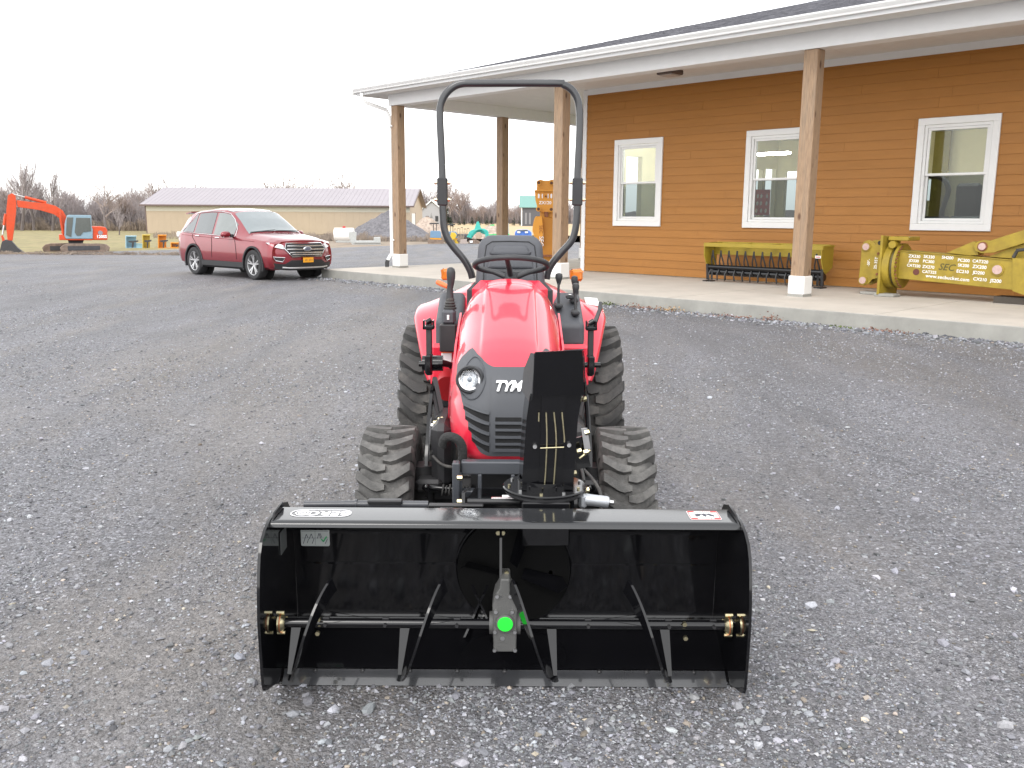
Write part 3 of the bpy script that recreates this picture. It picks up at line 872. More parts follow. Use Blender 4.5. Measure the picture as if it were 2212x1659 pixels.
def bare_tree_meshes(seed, H, spread=.5, vertical=.35, levels=5, twig=.012, fork=.35):
    R = random.Random(seed)
    tr = MB(); cr = MB()
    def grow(p, d, L, r, lev):
        segs = 3 if lev < 2 else 2
        pts = [p]; dd = d.copy()
        for s_ in range(segs):
            dd = (dd + Vector((R.gauss(0, .13), R.gauss(0, .13), R.gauss(0.03, .07)))).normalized()
            pts.append(pts[-1] + dd * L / segs)
        rr = [r + (r * .55 - r) * k / segs for k in range(segs + 1)]
        for k in range(segs):
            stick(tr if lev == 0 else cr, pts[k], pts[k + 1], max(rr[k], twig * .6), max(rr[k + 1], twig * .5), 6 if lev == 0 else (4 if lev == 1 else 3))
        if lev >= levels: return
        nb = (R.randint(3, 5) if lev < 3 else R.randint(2, 3)) if lev > 0 else R.randint(6, 9)
        for b_ in range(nb):
            t = R.uniform(.28 if lev else fork, 1.0)
            k = min(segs - 1, int(t * segs)); q = pts[k].lerp(pts[k + 1], t * segs - k)
            az = R.uniform(0, 2 * PI); out = R.uniform(.5, 1.1) * spread * 1.6
            nd = (dd * (1 - .3 * spread) + Vector((math.cos(az) * out, math.sin(az) * out, R.uniform(0, vertical)))).normalized()
            grow(q, nd, L * R.uniform(.42, .68), r * R.uniform(.36, .55), lev + 1)
        grow(pts[-1], dd, L * R.uniform(.5, .7), r * .5, lev + 1)
    grow(Vector((0, 0, 0)), Vector((R.gauss(0, .04), R.gauss(0, .04), 1)).normalized(), H * .42, H * .022, 0)
    return tr, cr
TREE_PROTO = []
for i, (H, sp, ve) in enumerate([(9, .5, .5), (9, .38, .8), (9, .65, .35), (9, .3, 1.0), (9, .55, .6)]):
    tr, cr = bare_tree_meshes(20 + i, H, sp, ve, levels=4, twig=.012)
    TREE_PROTO.append((tr.mesh('trunk', BARK, 0), cr.mesh('crown', TWIG if i % 2 else TWIG2, 0), H))
def put_tree(px, Y, hm, kind, label, group=None, name='bare_tree', rot=None):
    x = (px - 1106) / FPX * (Y * math.cos(TH) + 2.7 * math.sin(TH))
    tm, cm, H = TREE_PROTO[kind]
    t = thing(name, label, 'tree', (x, Y, hground(Y) - .05), rot if rot is not None else random.uniform(0, 6.28), group)
    s = hm / 8.6; t.scale = (s, s, s)
    for nm, me in (('trunk', tm), ('crown', cm)):
        o = bpy.data.objects.new(nm, me); COL.objects.link(o); o.parent = t
    return t
RT = random.Random(11)
ORD = 'first second third fourth fifth sixth seventh eighth ninth tenth eleventh twelfth thirteenth fourteenth fifteenth sixteenth seventeenth eighteenth nineteenth twentieth'.split()
ORD += ['twenty-' + w for w in ORD[:9]] + ['thirtieth'] + ['thirty-' + w for w in ORD[:9]] + ['fortieth']
LOOK = ['loose grey', 'upright grey', 'spreading brown', 'narrow upright', 'rounded grey']
GL = 'bare winter trees along the left treeline'
# the trees one can tell apart on the left
put_tree(228, 138, 10.2, 2, 'spreading bare tree standing alone left of the long barn')
put_tree(46, 145, 12.5, 3, 'tall thin bare tree rising above the orange excavator arm')
put_tree(72, 148, 11.8, 1, 'tall upright bare tree behind the middle of the excavator boom')
put_tree(112, 146, 11.0, 3, 'slender bare tree with a straight top behind the excavator boom')
put_tree(256, 120, 4.0, 1, 'small bare tree in front of the low far shed')
for i in range(40):
    kd = RT.randrange(5)
    px = -60 + i * 10.0 + RT.uniform(-4, 4)
    lab = '%s bare tree, %s from the left in the treeline behind the excavator' % (LOOK[kd], ORD[i])
    h = RT.uniform(6.6, 8.8) + (1.4 if px < 100 else 0) - (1.0 if 175 < px < 225 else 0)
    put_tree(px, RT.uniform(150, 185), h, kd, lab, GL)
for i, (px, h) in enumerate(sorted(((352, 10.0), (368, 9.6), (384, 10.4), (400, 10.6), (412, 10.2), (576, 10.4), (590, 11.3), (604, 11.0), (618, 10.6), (640, 10.3), (735, 10.3), (748, 11.4), (762, 10.7), (690, 9.6), (660, 9.5)))):
    kd = (0, 2, 4)[i % 3]; lab = '%s bare treetop above the long barn roof, %s from the left' % (LOOK[kd], ORD[i])
    put_tree(px, RT.uniform(172, 185), h * 1.12, kd, lab, 'bare treetops behind the barn roof')
for i in range(30):
    kd = RT.choice((0, 2, 4, 1)); lab = '%s bare tree beyond the tan field, %s from the left under the porch' % (LOOK[kd], ORD[i])
    px = 905 + i * 8.4 + RT.uniform(-3, 3)
    h = RT.uniform(13.5, 17.5) * (1.0 if px < 1010 else .62) * (1.25 if 960 < px < 1005 else 1)
    put_tree(px, RT.uniform(300, 330) , h * .82, kd, lab, 'bare trees across the far field')
# far brush and woods that read as one mass
def brush(name, px0, px1, Y0, Y1, n, h0, h1, m, label, r=.03):
    g = MB(); R = random.Random(len(name) + int(px0))
    for i in range(n):
        px = R.uniform(px0, px1); Y = R.uniform(Y0, Y1)
        x = (px - 1106) / FPX * (Y * .983 + .49); z = hground(Y)
        h = R.uniform(h0, h1) * (.75 + .35 * math.sin(px * .13) * math.sin(px * .041 + 1))
        top = Vector((x + R.gauss(0, h * .16), Y + R.gauss(0, h * .16), z + h))
        b = Vector((x, Y, z)); mid = b.lerp(top, .55) + Vector((R.gauss(0, .1), R.gauss(0, .1), 0))
        stick(g, b, mid, r, r * .7); stick(g, mid, top, r * .7, r * .25)
        for k in range(4):
            q = b.lerp(top, R.uniform(.3, .9)); e = q + Vector((R.gauss(0, h * .14), R.gauss(0, h * .14), h * R.uniform(.05, .25))); stick(g, q, e, r * .5, r * .2)
    o = g.build(name, m, smooth=0); o['kind'] = 'stuff'; o['label'] = label
brush('undergrowth', -120, 330, 150, 172, 7600, 2.0, 6.2, TWIG, 'grey brown thicket filling the foot of the treeline', .05)
brush('undergrowth', -120, 330, 148, 150, 1600, .6, 2.2, BRUSHM, 'low brown brush in front of the treeline', .04)
brush('undergrowth', 250, 470, 176, 190, 2300, 3.4, 8.4, TWIG, 'grey thicket behind the barn', .05)
brush('undergrowth', 890, 1260, 330, 352, 4200, 4.0, 8.6, TWIG, 'far grey woods along the horizon', .11)
brush('weeds', 560, 1000, 96, 108, 2600, .3, .9, BRUSHM, 'dry brown weeds along the far edge of the lot', .03)
brush('weeds', 330, 700, 100, 122, 1500, .2, .7, BRUSHM, 'dry brown weeds before the barn', .03)
brush('weeds', -40, 400, 60.5, 62.5, 900, .08, .25, BRUSHM, 'low dry weeds at the grass edge', .02)
# hazy distant wood line
g = MB(); P = []; n = 160
for k in range(n + 1):
    x = -260 + 520 * k / n
    P += [(x, 420, -1.2), (x, 420, 3.5 + 1.6 * math.sin(k * .7) * math.sin(k * .23) + RT.uniform(-.5, .5)), (x, 432, -1.2)]
g.add(P, [(3 * k, 3 * k + 3, 3 * k + 4, 3 * k + 1) for k in range(n)] + [(3 * k + 1, 3 * k + 4, 3 * k + 5, 3 * k + 2) for k in range(n)])
o = g.build('distant_woods', mat('distant_wood', (.16, .15, .155), .95, var=.3, scale=.35), smooth=0); o['kind'] = 'stuff'; o['label'] = 'grey distant woods'

def evergreen_mesh(seed, H):
    R = random.Random(seed); g = MB()
    n = 150
    for k in range(n):
        t = R.random() ** .8
        z = H * (.06 + .92 * t); rad = H * .26 * (1 - t) ** .9 + .04
        a = R.uniform(0, 2 * PI)
        c = Vector((0, 0, z)); e = Vector((math.cos(a) * rad, math.sin(a) * rad, z - rad * R.uniform(.1, .45)))
        s = Vector((-math.sin(a), math.cos(a), 0)) * rad * .34
        g.add([c, e + s, e + (e - c) * .12, e - s], [(0, 1, 2, 3)])
    return g.mesh('crown', EVER, 0)
EM = [evergreen_mesh(s, 4.0) for s in (1, 2, 3)]
tg = MB(); tg.cyl((0, 0, 0), (0, 0, 1.2), .10, .07, 6); ETR = tg.mesh('trunk', BARK)
def evergreen(px, Y, h, label, group=None):
    x = (px - 1106) / FPX * (Y * .983 + .49)
    t = thing('evergreen_tree', label, 'tree', (x, Y, hground(Y)), RT.uniform(0, 6), group); s = h / 4.0; t.scale = (s * RT.uniform(.9, 1.2), s, s)
    for nm, me in (('trunk', ETR), ('crown', RT.choice(EM))):
        o = bpy.data.objects.new(nm, me); COL.objects.link(o); o.parent = t
for i, (px, h) in enumerate(((921, 2.6), (934, 2.9), (943, 2.4), (972, 2.9), (990, 2.7), (1001, 2.3), (1018, 2.8), (1032, 3.1), (1050, 2.9), (1060, 2.5), (1078, 2.6), (1108, 2.6), (1123, 2.9), (1140, 2.8), (1158, 2.6), (1172, 2.8))):
    evergreen(px, 270, h, 'small dark evergreen, %s from the left in the far field row' % ORD[i], 'young evergreens along the far field')
evergreen(964, 235, 6.2, 'taller dark evergreen beyond the far machines')
evergreen(930, 190, 3.4, 'bushy dark evergreen in front of the far grey house')

# ------------------------------------------------------------------ the long barn and other far buildings
BARNW = mat('barn_tan_metal', (.40, .32, .23), .55, var=.04, scale=.6)
BARNC = mat('barn_cream_band', (.52, .49, .40), .55, var=.03)
BROOF = mat('barn_roof_metal', (.30, .275, .295), .6, var=.04, scale=.4)
BDARK = mat('barn_brown_trim', (.13, .09, .08), .6)
def X_at(px, Y, z=-1.0): return (px - 1106) / FPX * (Y * math.cos(TH) + (HCAM - z) * math.sin(TH))
barn = thing('long_barn', 'long low tan metal barn with a pale grey roof behind the parked red car', 'barn', (0, 131, 0))
bT = Matrix.Translation((0, -131, 0))
def pb(g, name, m, parent=barn, **kw):
    g.xf(bT); return g.build(name, m, parent, **kw)
bx0, bx1 = X_at(315, 131), X_at(884, 131); gz = -1.15; ez = 2.98; depth = 18; rz_ = 5.45
nb = 42
for k in range(nb):
    a = bx0 + (bx1 - bx0) * k / nb; b = bx0 + (bx1 - bx0) * (k + 1) / nb
    g = MB(); g.box(a + .004, b - .004, 131, 131.05, gz, 2.02); pb(g, 'wall_panel', BARNW)
g = MB(); g.box(bx0, bx1, 131.06, 131.2, gz, ez); pb(g, 'wall', BARNW)
g = MB(); g.box(bx0, bx1, 130.98, 131.05, 2.03, ez - .12); pb(g, 'eave_band', BARNC)
for x, sgn in ((bx0, -1), (bx1, 1)):
    g = MB(); g.prism([(x, 131.21, gz), (x, 131.2 + depth, gz), (x, 131.2 + depth, ez), (x, 131 + depth / 2, rz_), (x, 131.21, ez)], (sgn * -.15, 0, 0)); pb(g, 'gable_wall', BARNW, recalc=True)
for yy0, yy1, z0, z1 in ((130.4, 131 + depth / 2, ez - .16, rz_ + .02), (131.6 + depth, 131 + depth / 2, ez - .16, rz_ + .02)):
    g = MB(); g.prism([(bx0 - .6, yy0, z0), (bx1 + .6, yy0, z0), (bx1 + .6, yy1, z1), (bx0 - .6, yy1, z1)], (0, 0, .10)); rf_ = pb(g, 'roof', BROOF, recalc=True)
    if yy0 < 131:
        for k in range(60):
            x = bx0 - .5 + (bx1 - bx0 + 1.0) * k / 59
            g = MB(); g.bar((x, yy0, z0 + .11), (x, yy1, z1 + .11), .035, .03); pb(g, 'roof_rib', BROOF, rf_)
        g = MB(); g.box(bx0 - .6, bx1 + .6, yy0 - .03, yy0, z0 - .1, z0 + .12); pb(g, 'fascia', BDARK)
        g = MB(); g.bar((bx1 + .64, yy0, z0 + .02), (bx1 + .64, yy1, z1 + .02), .06, .26); pb(g, 'rake_trim', BDARK)
    else:
        g = MB(); g.bar((bx1 + .64, yy0, z0 + .02), (bx1 + .64, yy1, z1 + .02), .06, .26); pb(g, 'rake_trim', BDARK)
g = MB(); g.box(bx0 - .02, bx0 + .12, 130.97, 131.0, gz, ez); pb(g, 'corner_trim', BDARK)
# two overhead doors on the gable end
g = MB(); g.box(bx1 + .001, bx1 + .06, 133.2, 137.6, gz, 1.9); pb(g, 'door', WHITE)
g = MB(); g.box(bx1 + .061, bx1 + .09, 137.6, 138.0, gz, 2.0); pb(g, 'door_trim', BDARK)

far = thing('far_shed', 'low tan shed with a pale roof behind the bare trees left of the barn', 'shed', (X_at(245, 190), 190, hground(190)))
g = MB(); g.box(-4.6, 4.6, 0, 6, 0, 2.9); g.build('wall', mat('far_shed_wall', (.40, .32, .25), .8), far)
g = MB(); g.prism([(-4.9, -.3, 2.8), (4.9, -.3, 2.8), (2.4, 3, 4.4), (-2.4, 3, 4.4)], (0, 0, .1)); g.prism([(4.9, -.3, 2.8), (4.9, 6.3, 2.8), (2.4, 3, 4.4)], (0, 0, .1)); g.prism([(-4.9, 6.3, 2.8), (-4.9, -.3, 2.8), (-2.4, 3, 4.4)], (0, 0, .1))
g.build('roof', mat('far_shed_roof', (.42, .40, .42), .7), far, recalc=True)
g = MB(); g.box(-1.2, -.2, -.04, 0, .1, 2.2); g.build('door', BARNC, far)
hs = thing('far_house', 'small grey house with a pale gabled roof at the barn corner', 'house', (X_at(931, 240), 240, hground(240)))
g = MB(); g.box(-3.2, 3.2, 0, 8, 0, 3.6); g.prism([(-3.2, 0, 3.6), (3.2, 0, 3.6), (0, 0, 6.2)], (0, 8, 0)); g.build('wall', mat('far_house_wall', (.35, .35, .36), .8), hs, recalc=True)
g = MB(); g.prism([(-3.8, -.4, 3.2), (0, -.4, 6.4), (0, -.4, 6.8), (-3.8, -.4, 3.6)], (0, 9, 0)); g.prism([(3.8, -.4, 3.2), (0, -.4, 6.4), (0, -.4, 6.8), (3.8, -.4, 3.6)], (0, 9, 0)); g.build('roof', WHITE, hs, recalc=True)
for x in (-1.6, .9):
    g = MB(); g.box(x, x + .8, -.04, 0, 1.2, 2.6); g.build('window', DKPLAST, hs)
tb2 = thing('far_barn', 'dark grey barn with a teal roof beyond the tan field', 'barn', (X_at(1150, 255), 255, hground(255)))
g = MB(); g.box(-3.4, 8, 0, 9, 0, 5.2); g.build('wall', mat('far_barn_wall', (.10, .10, .11), .8), tb2)
g = MB(); g.prism([(-3.9, -.5, 5.0), (8.4, -.5, 5.0), (8.4, 4.5, 8.2), (-3.9, 4.5, 8.2)], (0, 0, .15)); g.build('roof', mat('teal_roof', (.16, .30, .27), .6), tb2)
for x in (-2.3, -1.2, 2.5):
    g = MB(); g.box(x, x + .5, -.05, 0, .5, 3.6); g.build('door', mat('far_door', (.22, .22, .23), .8), tb2)
g = MB(); g.box(-3.4, -3.1, -.05, -.001, 0, 5.2); g.build('corner_trim', WHITE, tb2)

# ------------------------------------------------------------------ gravel piles at the barn end
def mound(name, px, Y, rx, ry, h, m, label, seed):
    g = MB(); R = random.Random(seed); n, k_ = 40, 14
    from mathutils import noise
    P = []
    for j in range(k_ + 1):
        for i in range(n):
            a = 2 * PI * i / n; r = j / k_
            x = rx * r * math.cos(a); y = ry * r * math.sin(a)
            z = h * (1 - r) ** .9 * (1 + .0) + .22 * h * noise.noise((x * .9, y * .9, seed)) * (1 - r) + .05 * h * noise.noise((x * 4, y * 4, seed))
            if j == k_: z = -.2
            P.append((x, y, z))
    g.add(P, [(j * n + i, j * n + (i + 1) % n, (j + 1) * n + (i + 1) % n, (j + 1) * n + i) for j in range(k_) for i in range(n)])
    o = g.build(name, m, smooth=60); o.location = (X_at(px, Y), Y, hground(Y)); o['kind'] = 'stuff'; o['label'] = label
mound('gravel_pile', 838, 108, 5.6, 4, 3.3, mat('pile_stone', (.14, .135, .145), .95, var=.4, scale=3, bump=.8, bscale=8), 'dark grey gravel pile behind the corner post', 3)
mound('gravel_pile', 872, 103, 4.2, 3.5, 1.3, mat('pile_stone', (.14, .135, .145), .95), 'low grey gravel spill beside the pile', 4)
mound('earth_pile', 921, 118, 3.6, 3, 2.6, mat('pale_rubble', (.36, .29, .24), .95, var=.4, scale=3, bump=.8, bscale=8), 'pale brown rubble pile at the barn end', 5)
mound('earth_pile', 1060, 112, 3.0, 3, 1.7, mat('pale_rubble', (.36, .29, .24), .95), 'round tan heap behind the porch post', 6)

# ------------------------------------------------------------------ far machines and implements, drawn at their own distance
def face_dir(th_):
    """machines stand square to the line from the road, so turn each with its bearing"""
    return Vector((th_.location.x, th_.location.y, 0)).normalized()
def pat(th_, px, py, Y):
    n_ = face_dir(th_); D = Vector((th_.location.x, th_.location.y, 0)).length + (Y - th_.location.y)
    r = ray(px, py); return Vector((0, 0, HCAM)) + r * (D / r.dot(n_))
def ext(th_, name, m, pts, Y, d, parent=None, f=None, **kw):
    """outline seen at depth Y, given real thickness d"""
    f = f or (lambda x, y: (x, y))
    n_ = face_dir(th_)
    P = [pat(th_, *f(*p), Y) for p in pts]
    g = MB(); g.prism(P, n_ * d)
    org = th_.location
    g.xf(Matrix.Translation(-org))
    return g.build(name, m, parent or th_, recalc=True, **kw)
Z1 = lambda x, y: (x * .2, y * .2 + 309.68)
Z8 = lambda x, y: ((x / 6.144 + 1020) * .8848, (y / 6.144 + 420) * .8848)
Z2 = lambda x, y: ((x / 3.2529 + 420) * .8848, (y / 3.2529 + 420) * .8848)
EXO = mat('excavator_orange', (.58, .060, .009), .45, var=.08, dirt=(.3, .12, .08), dirt_amt=.25, dirt_scale=1)
EXB = mat('excavator_blue_grey', (.22, .32, .38), .5, var=.06)
TRK = mat('muddy_track', (.20, .15, .12), .9, var=.3, scale=4)
EXD = mat('dark_bucket_steel', (.05, .05, .055), .7, var=.2)
PANEG = mat('dusty_cab_glass', (.10, .11, .10), .15, coat=.3)
ex_ = thing('excavator', 'orange excavator with a blue grey cab parked on the grass, its bucket on the ground', 'excavator', (X_at(125, 65), 65, hground(65)))
ext(ex_, 'boom', EXO, [(178, 612), (330, 632), (500, 648), (600, 675), (680, 728), (716, 790), (708, 930), (692, 1005), (662, 965), (684, 870), (640, 808), (580, 765), (430, 722), (190, 688)], 65, .45, f=Z1, bevel=.02)
ext(ex_, 'stick', EXO, [(85, 560), (130, 538), (166, 565), (178, 660), (172, 770), (135, 1050), (82, 1050), (66, 900), (68, 720)], 64.95, .40, f=Z1, bevel=.02)
g = MB(); a, b = pat(ex_, *Z1(150, 552), 65.2), pat(ex_, *Z1(500, 640), 65.2); mid = a.lerp(b, .33)
g.cyl(a, mid, .05, n=8); g.xf(Matrix.Translation(-ex_.location)); g.build('cylinder_rod', STEEL, ex_)
g = MB(); g.cyl(mid, b, .10, n=10); g.xf(Matrix.Translation(-ex_.location)); g.build('cylinder_barrel', EXO, ex_)
g = MB(); a, b = pat(ex_, *Z1(60, 760), 65.0), pat(ex_, *Z1(28, 985), 65.0); mid = a.lerp(b, .55); g.cyl(a, mid, .09, n=10); g.xf(Matrix.Translation(-ex_.location)); g.build('cylinder_barrel', EXO, ex_)
g = MB(); g.cyl(mid, b, .05, n=8); g.xf(Matrix.Translation(-ex_.location)); g.build('cylinder_rod', STEEL, ex_)
g = MB(); a, b = pat(ex_, *Z1(640, 730), 64.8), pat(ex_, *Z1(685, 975), 64.8); g.cyl(a, b, .09, n=10); g.xf(Matrix.Translation(-ex_.location)); g.build('lift_cylinder', EXO, ex_)
ext(ex_, 'bucket', EXD, [(20, 1060), (60, 1042), (120, 1052), (190, 1130), (272, 1190), (180, 1196), (60, 1192), (-10, 1184)], 64.6, 1.1, f=Z1, bevel=.02)
ext(ex_, 'bucket_link', EXO, [(10, 1000), (30, 990), (60, 1060), (30, 1070)], 64.9, .3, f=Z1)
cab_ = ext(ex_, 'cab', EXB, [(700, 860), (722, 782), (745, 772), (985, 776), (990, 900), (1002, 930), (1002, 1030), (712, 1030), (697, 990)], 63.8, 1.1, f=Z1, bevel=.03)
ext(ex_, 'cab_window', PANEG, [(722, 800), (792, 800), (775, 960), (770, 1012), (712, 990)], 63.77, .03, cab_, f=Z1)
ext(ex_, 'cab_window', PANEG, [(822, 803), (975, 805), (985, 950), (900, 960), (870, 995), (830, 998), (806, 960)], 63.77, .03, cab_, f=Z1)
ext(ex_, 'engine_house', EXO, [(985, 898), (1080, 898), (1140, 906), (1160, 935), (1162, 1045), (1002, 1045), (990, 1030)], 63.9, 2.4, f=Z1, bevel=.06)
ext(ex_, 'deck', EXO, [(638, 985), (690, 992), (712, 1031), (1000, 1031), (1000, 1047), (640, 1045)], 63.85, 2.4, f=Z1, bevel=.03)
ext(ex_, 'turntable', EXD, [(735, 1047), (905, 1047), (895, 1078), (742, 1078)], 64.4, 1.4, f=Z1)
for Y_, x0_ in ((63.75, 650), (66.1, 458)):
    w_ = 540 if Y_ < 65 else 520
    o1 = [(x0_ + 30, 1098), (x0_ + 90, 1084), (x0_ + 400, 1082), (x0_ + 500, 1090), (x0_ + 538, 1120), (x0_ + 530, 1160), (x0_ + 470, 1176), (x0_ + 60, 1184), (x0_ + 10, 1170), (x0_ - 4, 1130)]
    if Y_ > 65: o1 = [(x, y - 4) for x, y in o1]
    t_ = ext(ex_, 'track', TRK, o1, Y_, .5, f=Z1, bevel=.05)
    ext(ex_, 'track_frame', EXD, [(x0_ + 80, 1110), (x0_ + 430, 1106), (x0_ + 430, 1150), (x0_ + 85, 1158)], Y_ - .03, .03, t_, f=Z1)
p = pat(ex_, *Z1(1098, 1008), 63.88); fd = face_dir(ex_)
lettering('lettering', '120SS', .28, DECALW, Matrix.Translation(-ex_.location) @ frame(p, (fd.y, -fd.x, 0), (0, 0, 1)), ex_, .01, offset=.01)
p = pat(ex_, *Z1(1084, 966), 63.88)
g = MB(); g.cyl(p + fd * .02, p - fd * .01, .16, n=16); g.xf(Matrix.Translation(-ex_.location)); g.build('vent', mat('grey_vent', (.25, .22, .25), .6), ex_)

def coupler(name, label, x0, y0, x1, y1, m, Y=74, kind=0):
    t = thing(name, label, 'implement', (at(*Z1((x0 + x1) / 2, y1), Y).x, Y, hground(Y)))
    w = x1 - x0; h = y1 - y0
    ext(t, 'back_plate', m, [(x0, y0), (x0 + w * .62, y0), (x0 + w * .62, y1), (x0 + w * .04, y1)], Y + .5, .08, f=Z1)
    ext(t, 'top_rail', m, [(x0 - 3, y0 - 3), (x0 + w * .64, y0 - 3), (x0 + w * .64, y0 + 8), (x0 - 3, y0 + 8)], Y, .6, f=Z1)
    ext(t, 'bottom_rail', m, [(x0 + 2, y1 - 14), (x0 + w, y1 - 14), (x0 + w, y1), (x0 + 2, y1)], Y - .2, .8, f=Z1)
    ext(t, 'side_plate', m, [(x0 - 4, y0), (x0 + 6, y0), (x0 + 8, y1), (x0 - 2, y1)], Y - .1, .7, f=Z1)
    ext(t, 'cross_frame', EXD, [(x0 + w * .15, y0 + h * .38), (x0 + w * .75, y0 + h * .34), (x0 + w * .75, y0 + h * .44), (x0 + w * .5, y0 + h * .5), (x0 + w * .45, y1 - 10), (x0 + w * .35, y1 - 10), (x0 + w * .36, y0 + h * .52), (x0 + w * .15, y0 + h * .48)], Y - .15, .2, f=Z1)
    if kind: ext(t, 'step', m, [(x0 + w * .62, y0 + h * .55), (x0 + w, y0 + h * .60), (x0 + w, y1), (x0 + w * .62, y1)], Y, .5, f=Z1)
coupler('grapple_frame', 'light blue steel implement on the grass beside the excavator', 1358, 1000, 1540, 1142, mat('pale_blue_paint', (.30, .48, .58), .6), kind=1)
coupler('grapple_frame', 'mustard yellow steel implement on the grass between the blue and orange ones', 1540, 988, 1668, 1145, mat('dull_yellow_paint', (.50, .38, .06), .6))
coupler('grapple_frame', 'tall orange steel implement on the grass right of the yellow one', 1708, 990, 1850, 1142, mat('farm_orange_paint', (.66, .26, .03), .6))
coupler('grapple_frame', 'low orange steel implement on the grass next to the red car', 1845, 1072, 1992, 1135, mat('farm_orange_paint', (.66, .26, .03), .6), kind=1)
# pale loader attachment and white tank before the barn
CGREY = mat('pale_grey_steel', (.40, .41, .40), .7, var=.1)
t = thing('grey_sled', 'pale grey steel loader attachment lying at the far edge of the lot', 'implement', (X_at(790, 86), 86, hground(86)))
ext(t, 'upright', CGREY, [(1400, 478), (1440, 474), (1465, 480), (1462, 540), (1480, 560), (1470, 582), (1432, 580), (1405, 520)], 86, .8, f=Z2)
ext(t, 'bed', CGREY, [(1455, 548), (1600, 548), (1605, 522), (1655, 520), (1658, 582), (1432, 582)], 85.6, 2.0, f=Z2)
ext(t, 'rail', CGREY, [(1440, 556), (1655, 556), (1655, 562), (1440, 562)], 85.5, .1, f=Z2)
t = thing('white_tank', 'small white tank half hidden behind the pale grey attachment', 'tank', (X_at(735, 92), 92, hground(92)))
g = MB(); c = at(*Z2(1368, 498), 92); g.cyl((c.x - .95, 92, c.z), (c.x + .95, 92, c.z), .68, n=20); g.xf(Matrix.Translation(-t.location)); g.build('shell', WHITE, t, smooth=40)
g = MB(); g.cyl((c.x + .0, 92, c.z + .6), (c.x + .0, 92, c.z + .85), .15, n=10); g.xf(Matrix.Translation(-t.location)); g.build('cap', mat('red_cap', (.5, .04, .04), .5), t)
g = MB(); g.box(c.x - .8, c.x + .8, 91.6, 92.4, hground(92), c.z - .55); g.xf(Matrix.Translation(-t.location)); g.build('stand', CGREY, t)
# small diggers with canopies
def mini(label, x0, x1, ytop, ydeck, ybot, body, under, Y, canopy=True):
    w = x1 - x0
    t = thing('small_excavator', label, 'excavator', (at(*Z8((x0 + x1) / 2, ybot), Y).x, Y, hground(Y)))
    if canopy:
        ext(t, 'canopy', DKPLAST, [(x0 - 5, ytop), (x1 - w * .2, ytop - 3), (x1 - w * .2, ytop + 14), (x0 - 5, ytop + 18)], Y, 1.2, f=Z8)
        for fx in (.30, .55): ext(t, 'post', DKPLAST, [(x0 + w * fx, ytop + 14), (x0 + w * (fx + .06), ytop + 14), (x0 + w * (fx + .06), ydeck), (x0 + w * fx, ydeck)], Y + .9, .1, f=Z8)
    ext(t, 'engine_cover', body, [(x0 + w * .05, ydeck), (x0 + w * .1, ydeck - 12), (x0 + w * .9, ydeck - 10), (x0 + w, ydeck + 20), (x0 + w, ybot - 95), (x0 + w * .02, ybot - 100)], Y, 1.3, f=Z8, bevel=.04)
    ext(t, 'deck', under, [(x0, ybot - 100), (x1, ybot - 96), (x1, ybot - 74), (x0 + 5, ybot - 80)], Y - .05, 1.5, f=Z8)
    ext(t, 'track', TRK, [(x0 - 35, ybot - 50), (x0 - 15, ybot - 72), (x1 + w * .1, ybot - 70), (x1 + w * .25, ybot - 45), (x1 + w * .2, ybot - 8), (x0 + 10, ybot), (x0 - 25, ybot - 15)], Y - .1, .35, f=Z8, bevel=.04)
    return t
BLUEP = mat('machine_blue', (.14, .24, .36), .5)
mini('small blue and yellow excavator with a flat canopy left of the roll bar', 180, 350, 765, 895, 1088, BLUEP, YELOR, 90)
t = mini('small excavator with a dark canopy and yellow bucket inside the roll bar', 440, 590, 782, 905, 1090, BLUEP, YELOR, 92)
ext(t, 'bucket', mat('plant_yellow', (.60, .40, .03), .5), [(500, 905), (560, 912), (585, 950), (555, 1010), (520, 1020), (480, 985)], 90.5, .8, f=Z8, bevel=.04)
ext(t, 'boom', mat('plant_yellow', (.60, .40, .03), .5), [(540, 1000), (580, 1020), (620, 1080), (600, 1098), (560, 1060)], 90.8, .4, f=Z8)
TEAL = mat('machine_teal', (.05, .42, .36), .5, var=.15)
t = thing('teal_excavator', 'teal green excavator with its arm folded up in a peak behind the tractor seat', 'excavator', (at(*Z8(930, 1080), 91).x, 91, hground(91)))
ext(t, 'boom', TEAL, [(850, 850), (885, 745), (915, 740), (950, 845), (1000, 850), (985, 868), (860, 866)], 91, .4, f=Z8)
ext(t, 'body', TEAL, [(790, 905), (840, 860), (1010, 855), (1055, 910), (1058, 960), (1000, 935), (900, 900), (850, 940), (800, 1010), (760, 960)], 91.5, 1.6, f=Z8, bevel=.05)
for k in range(9):
    a_ = (860 + k * 18, 855 + abs(k - 4) * 1.5); b_ = (740 + k * 12 if k < 5 else 960 + k * 12, 985 - abs(k - 4) * 2)
    m_ = ((a_[0] + b_[0]) / 2 - (14 if k < 5 else -22), (a_[1] + b_[1]) / 2 - 26)
    g = MB(); g.tube(smooth_pts2([pat(t, *Z8(*q), 90.8) for q in (a_, m_, b_)], 4), .045, 6); g.xf(Matrix.Translation(-t.location)); g.build('hose', TEAL, t)
ext(t, 'blade', mat('worn_blade', (.36, .30, .27), .6), [(640, 1012), (735, 1000), (745, 1100), (640, 1100)], 90, .1, f=Z8)
ext(t, 'bucket', mat('tan_bucket', (.40, .30, .22), .7), [(880, 910), (940, 900), (965, 960), (930, 1010), (870, 1000), (862, 950)], 90.4, .9, f=Z8, bevel=.05)
ext(t, 'track', TRK, [(760, 1030), (870, 1010), (930, 1040), (920, 1090), (760, 1095)], 90.2, .5, f=Z8, bevel=.05)
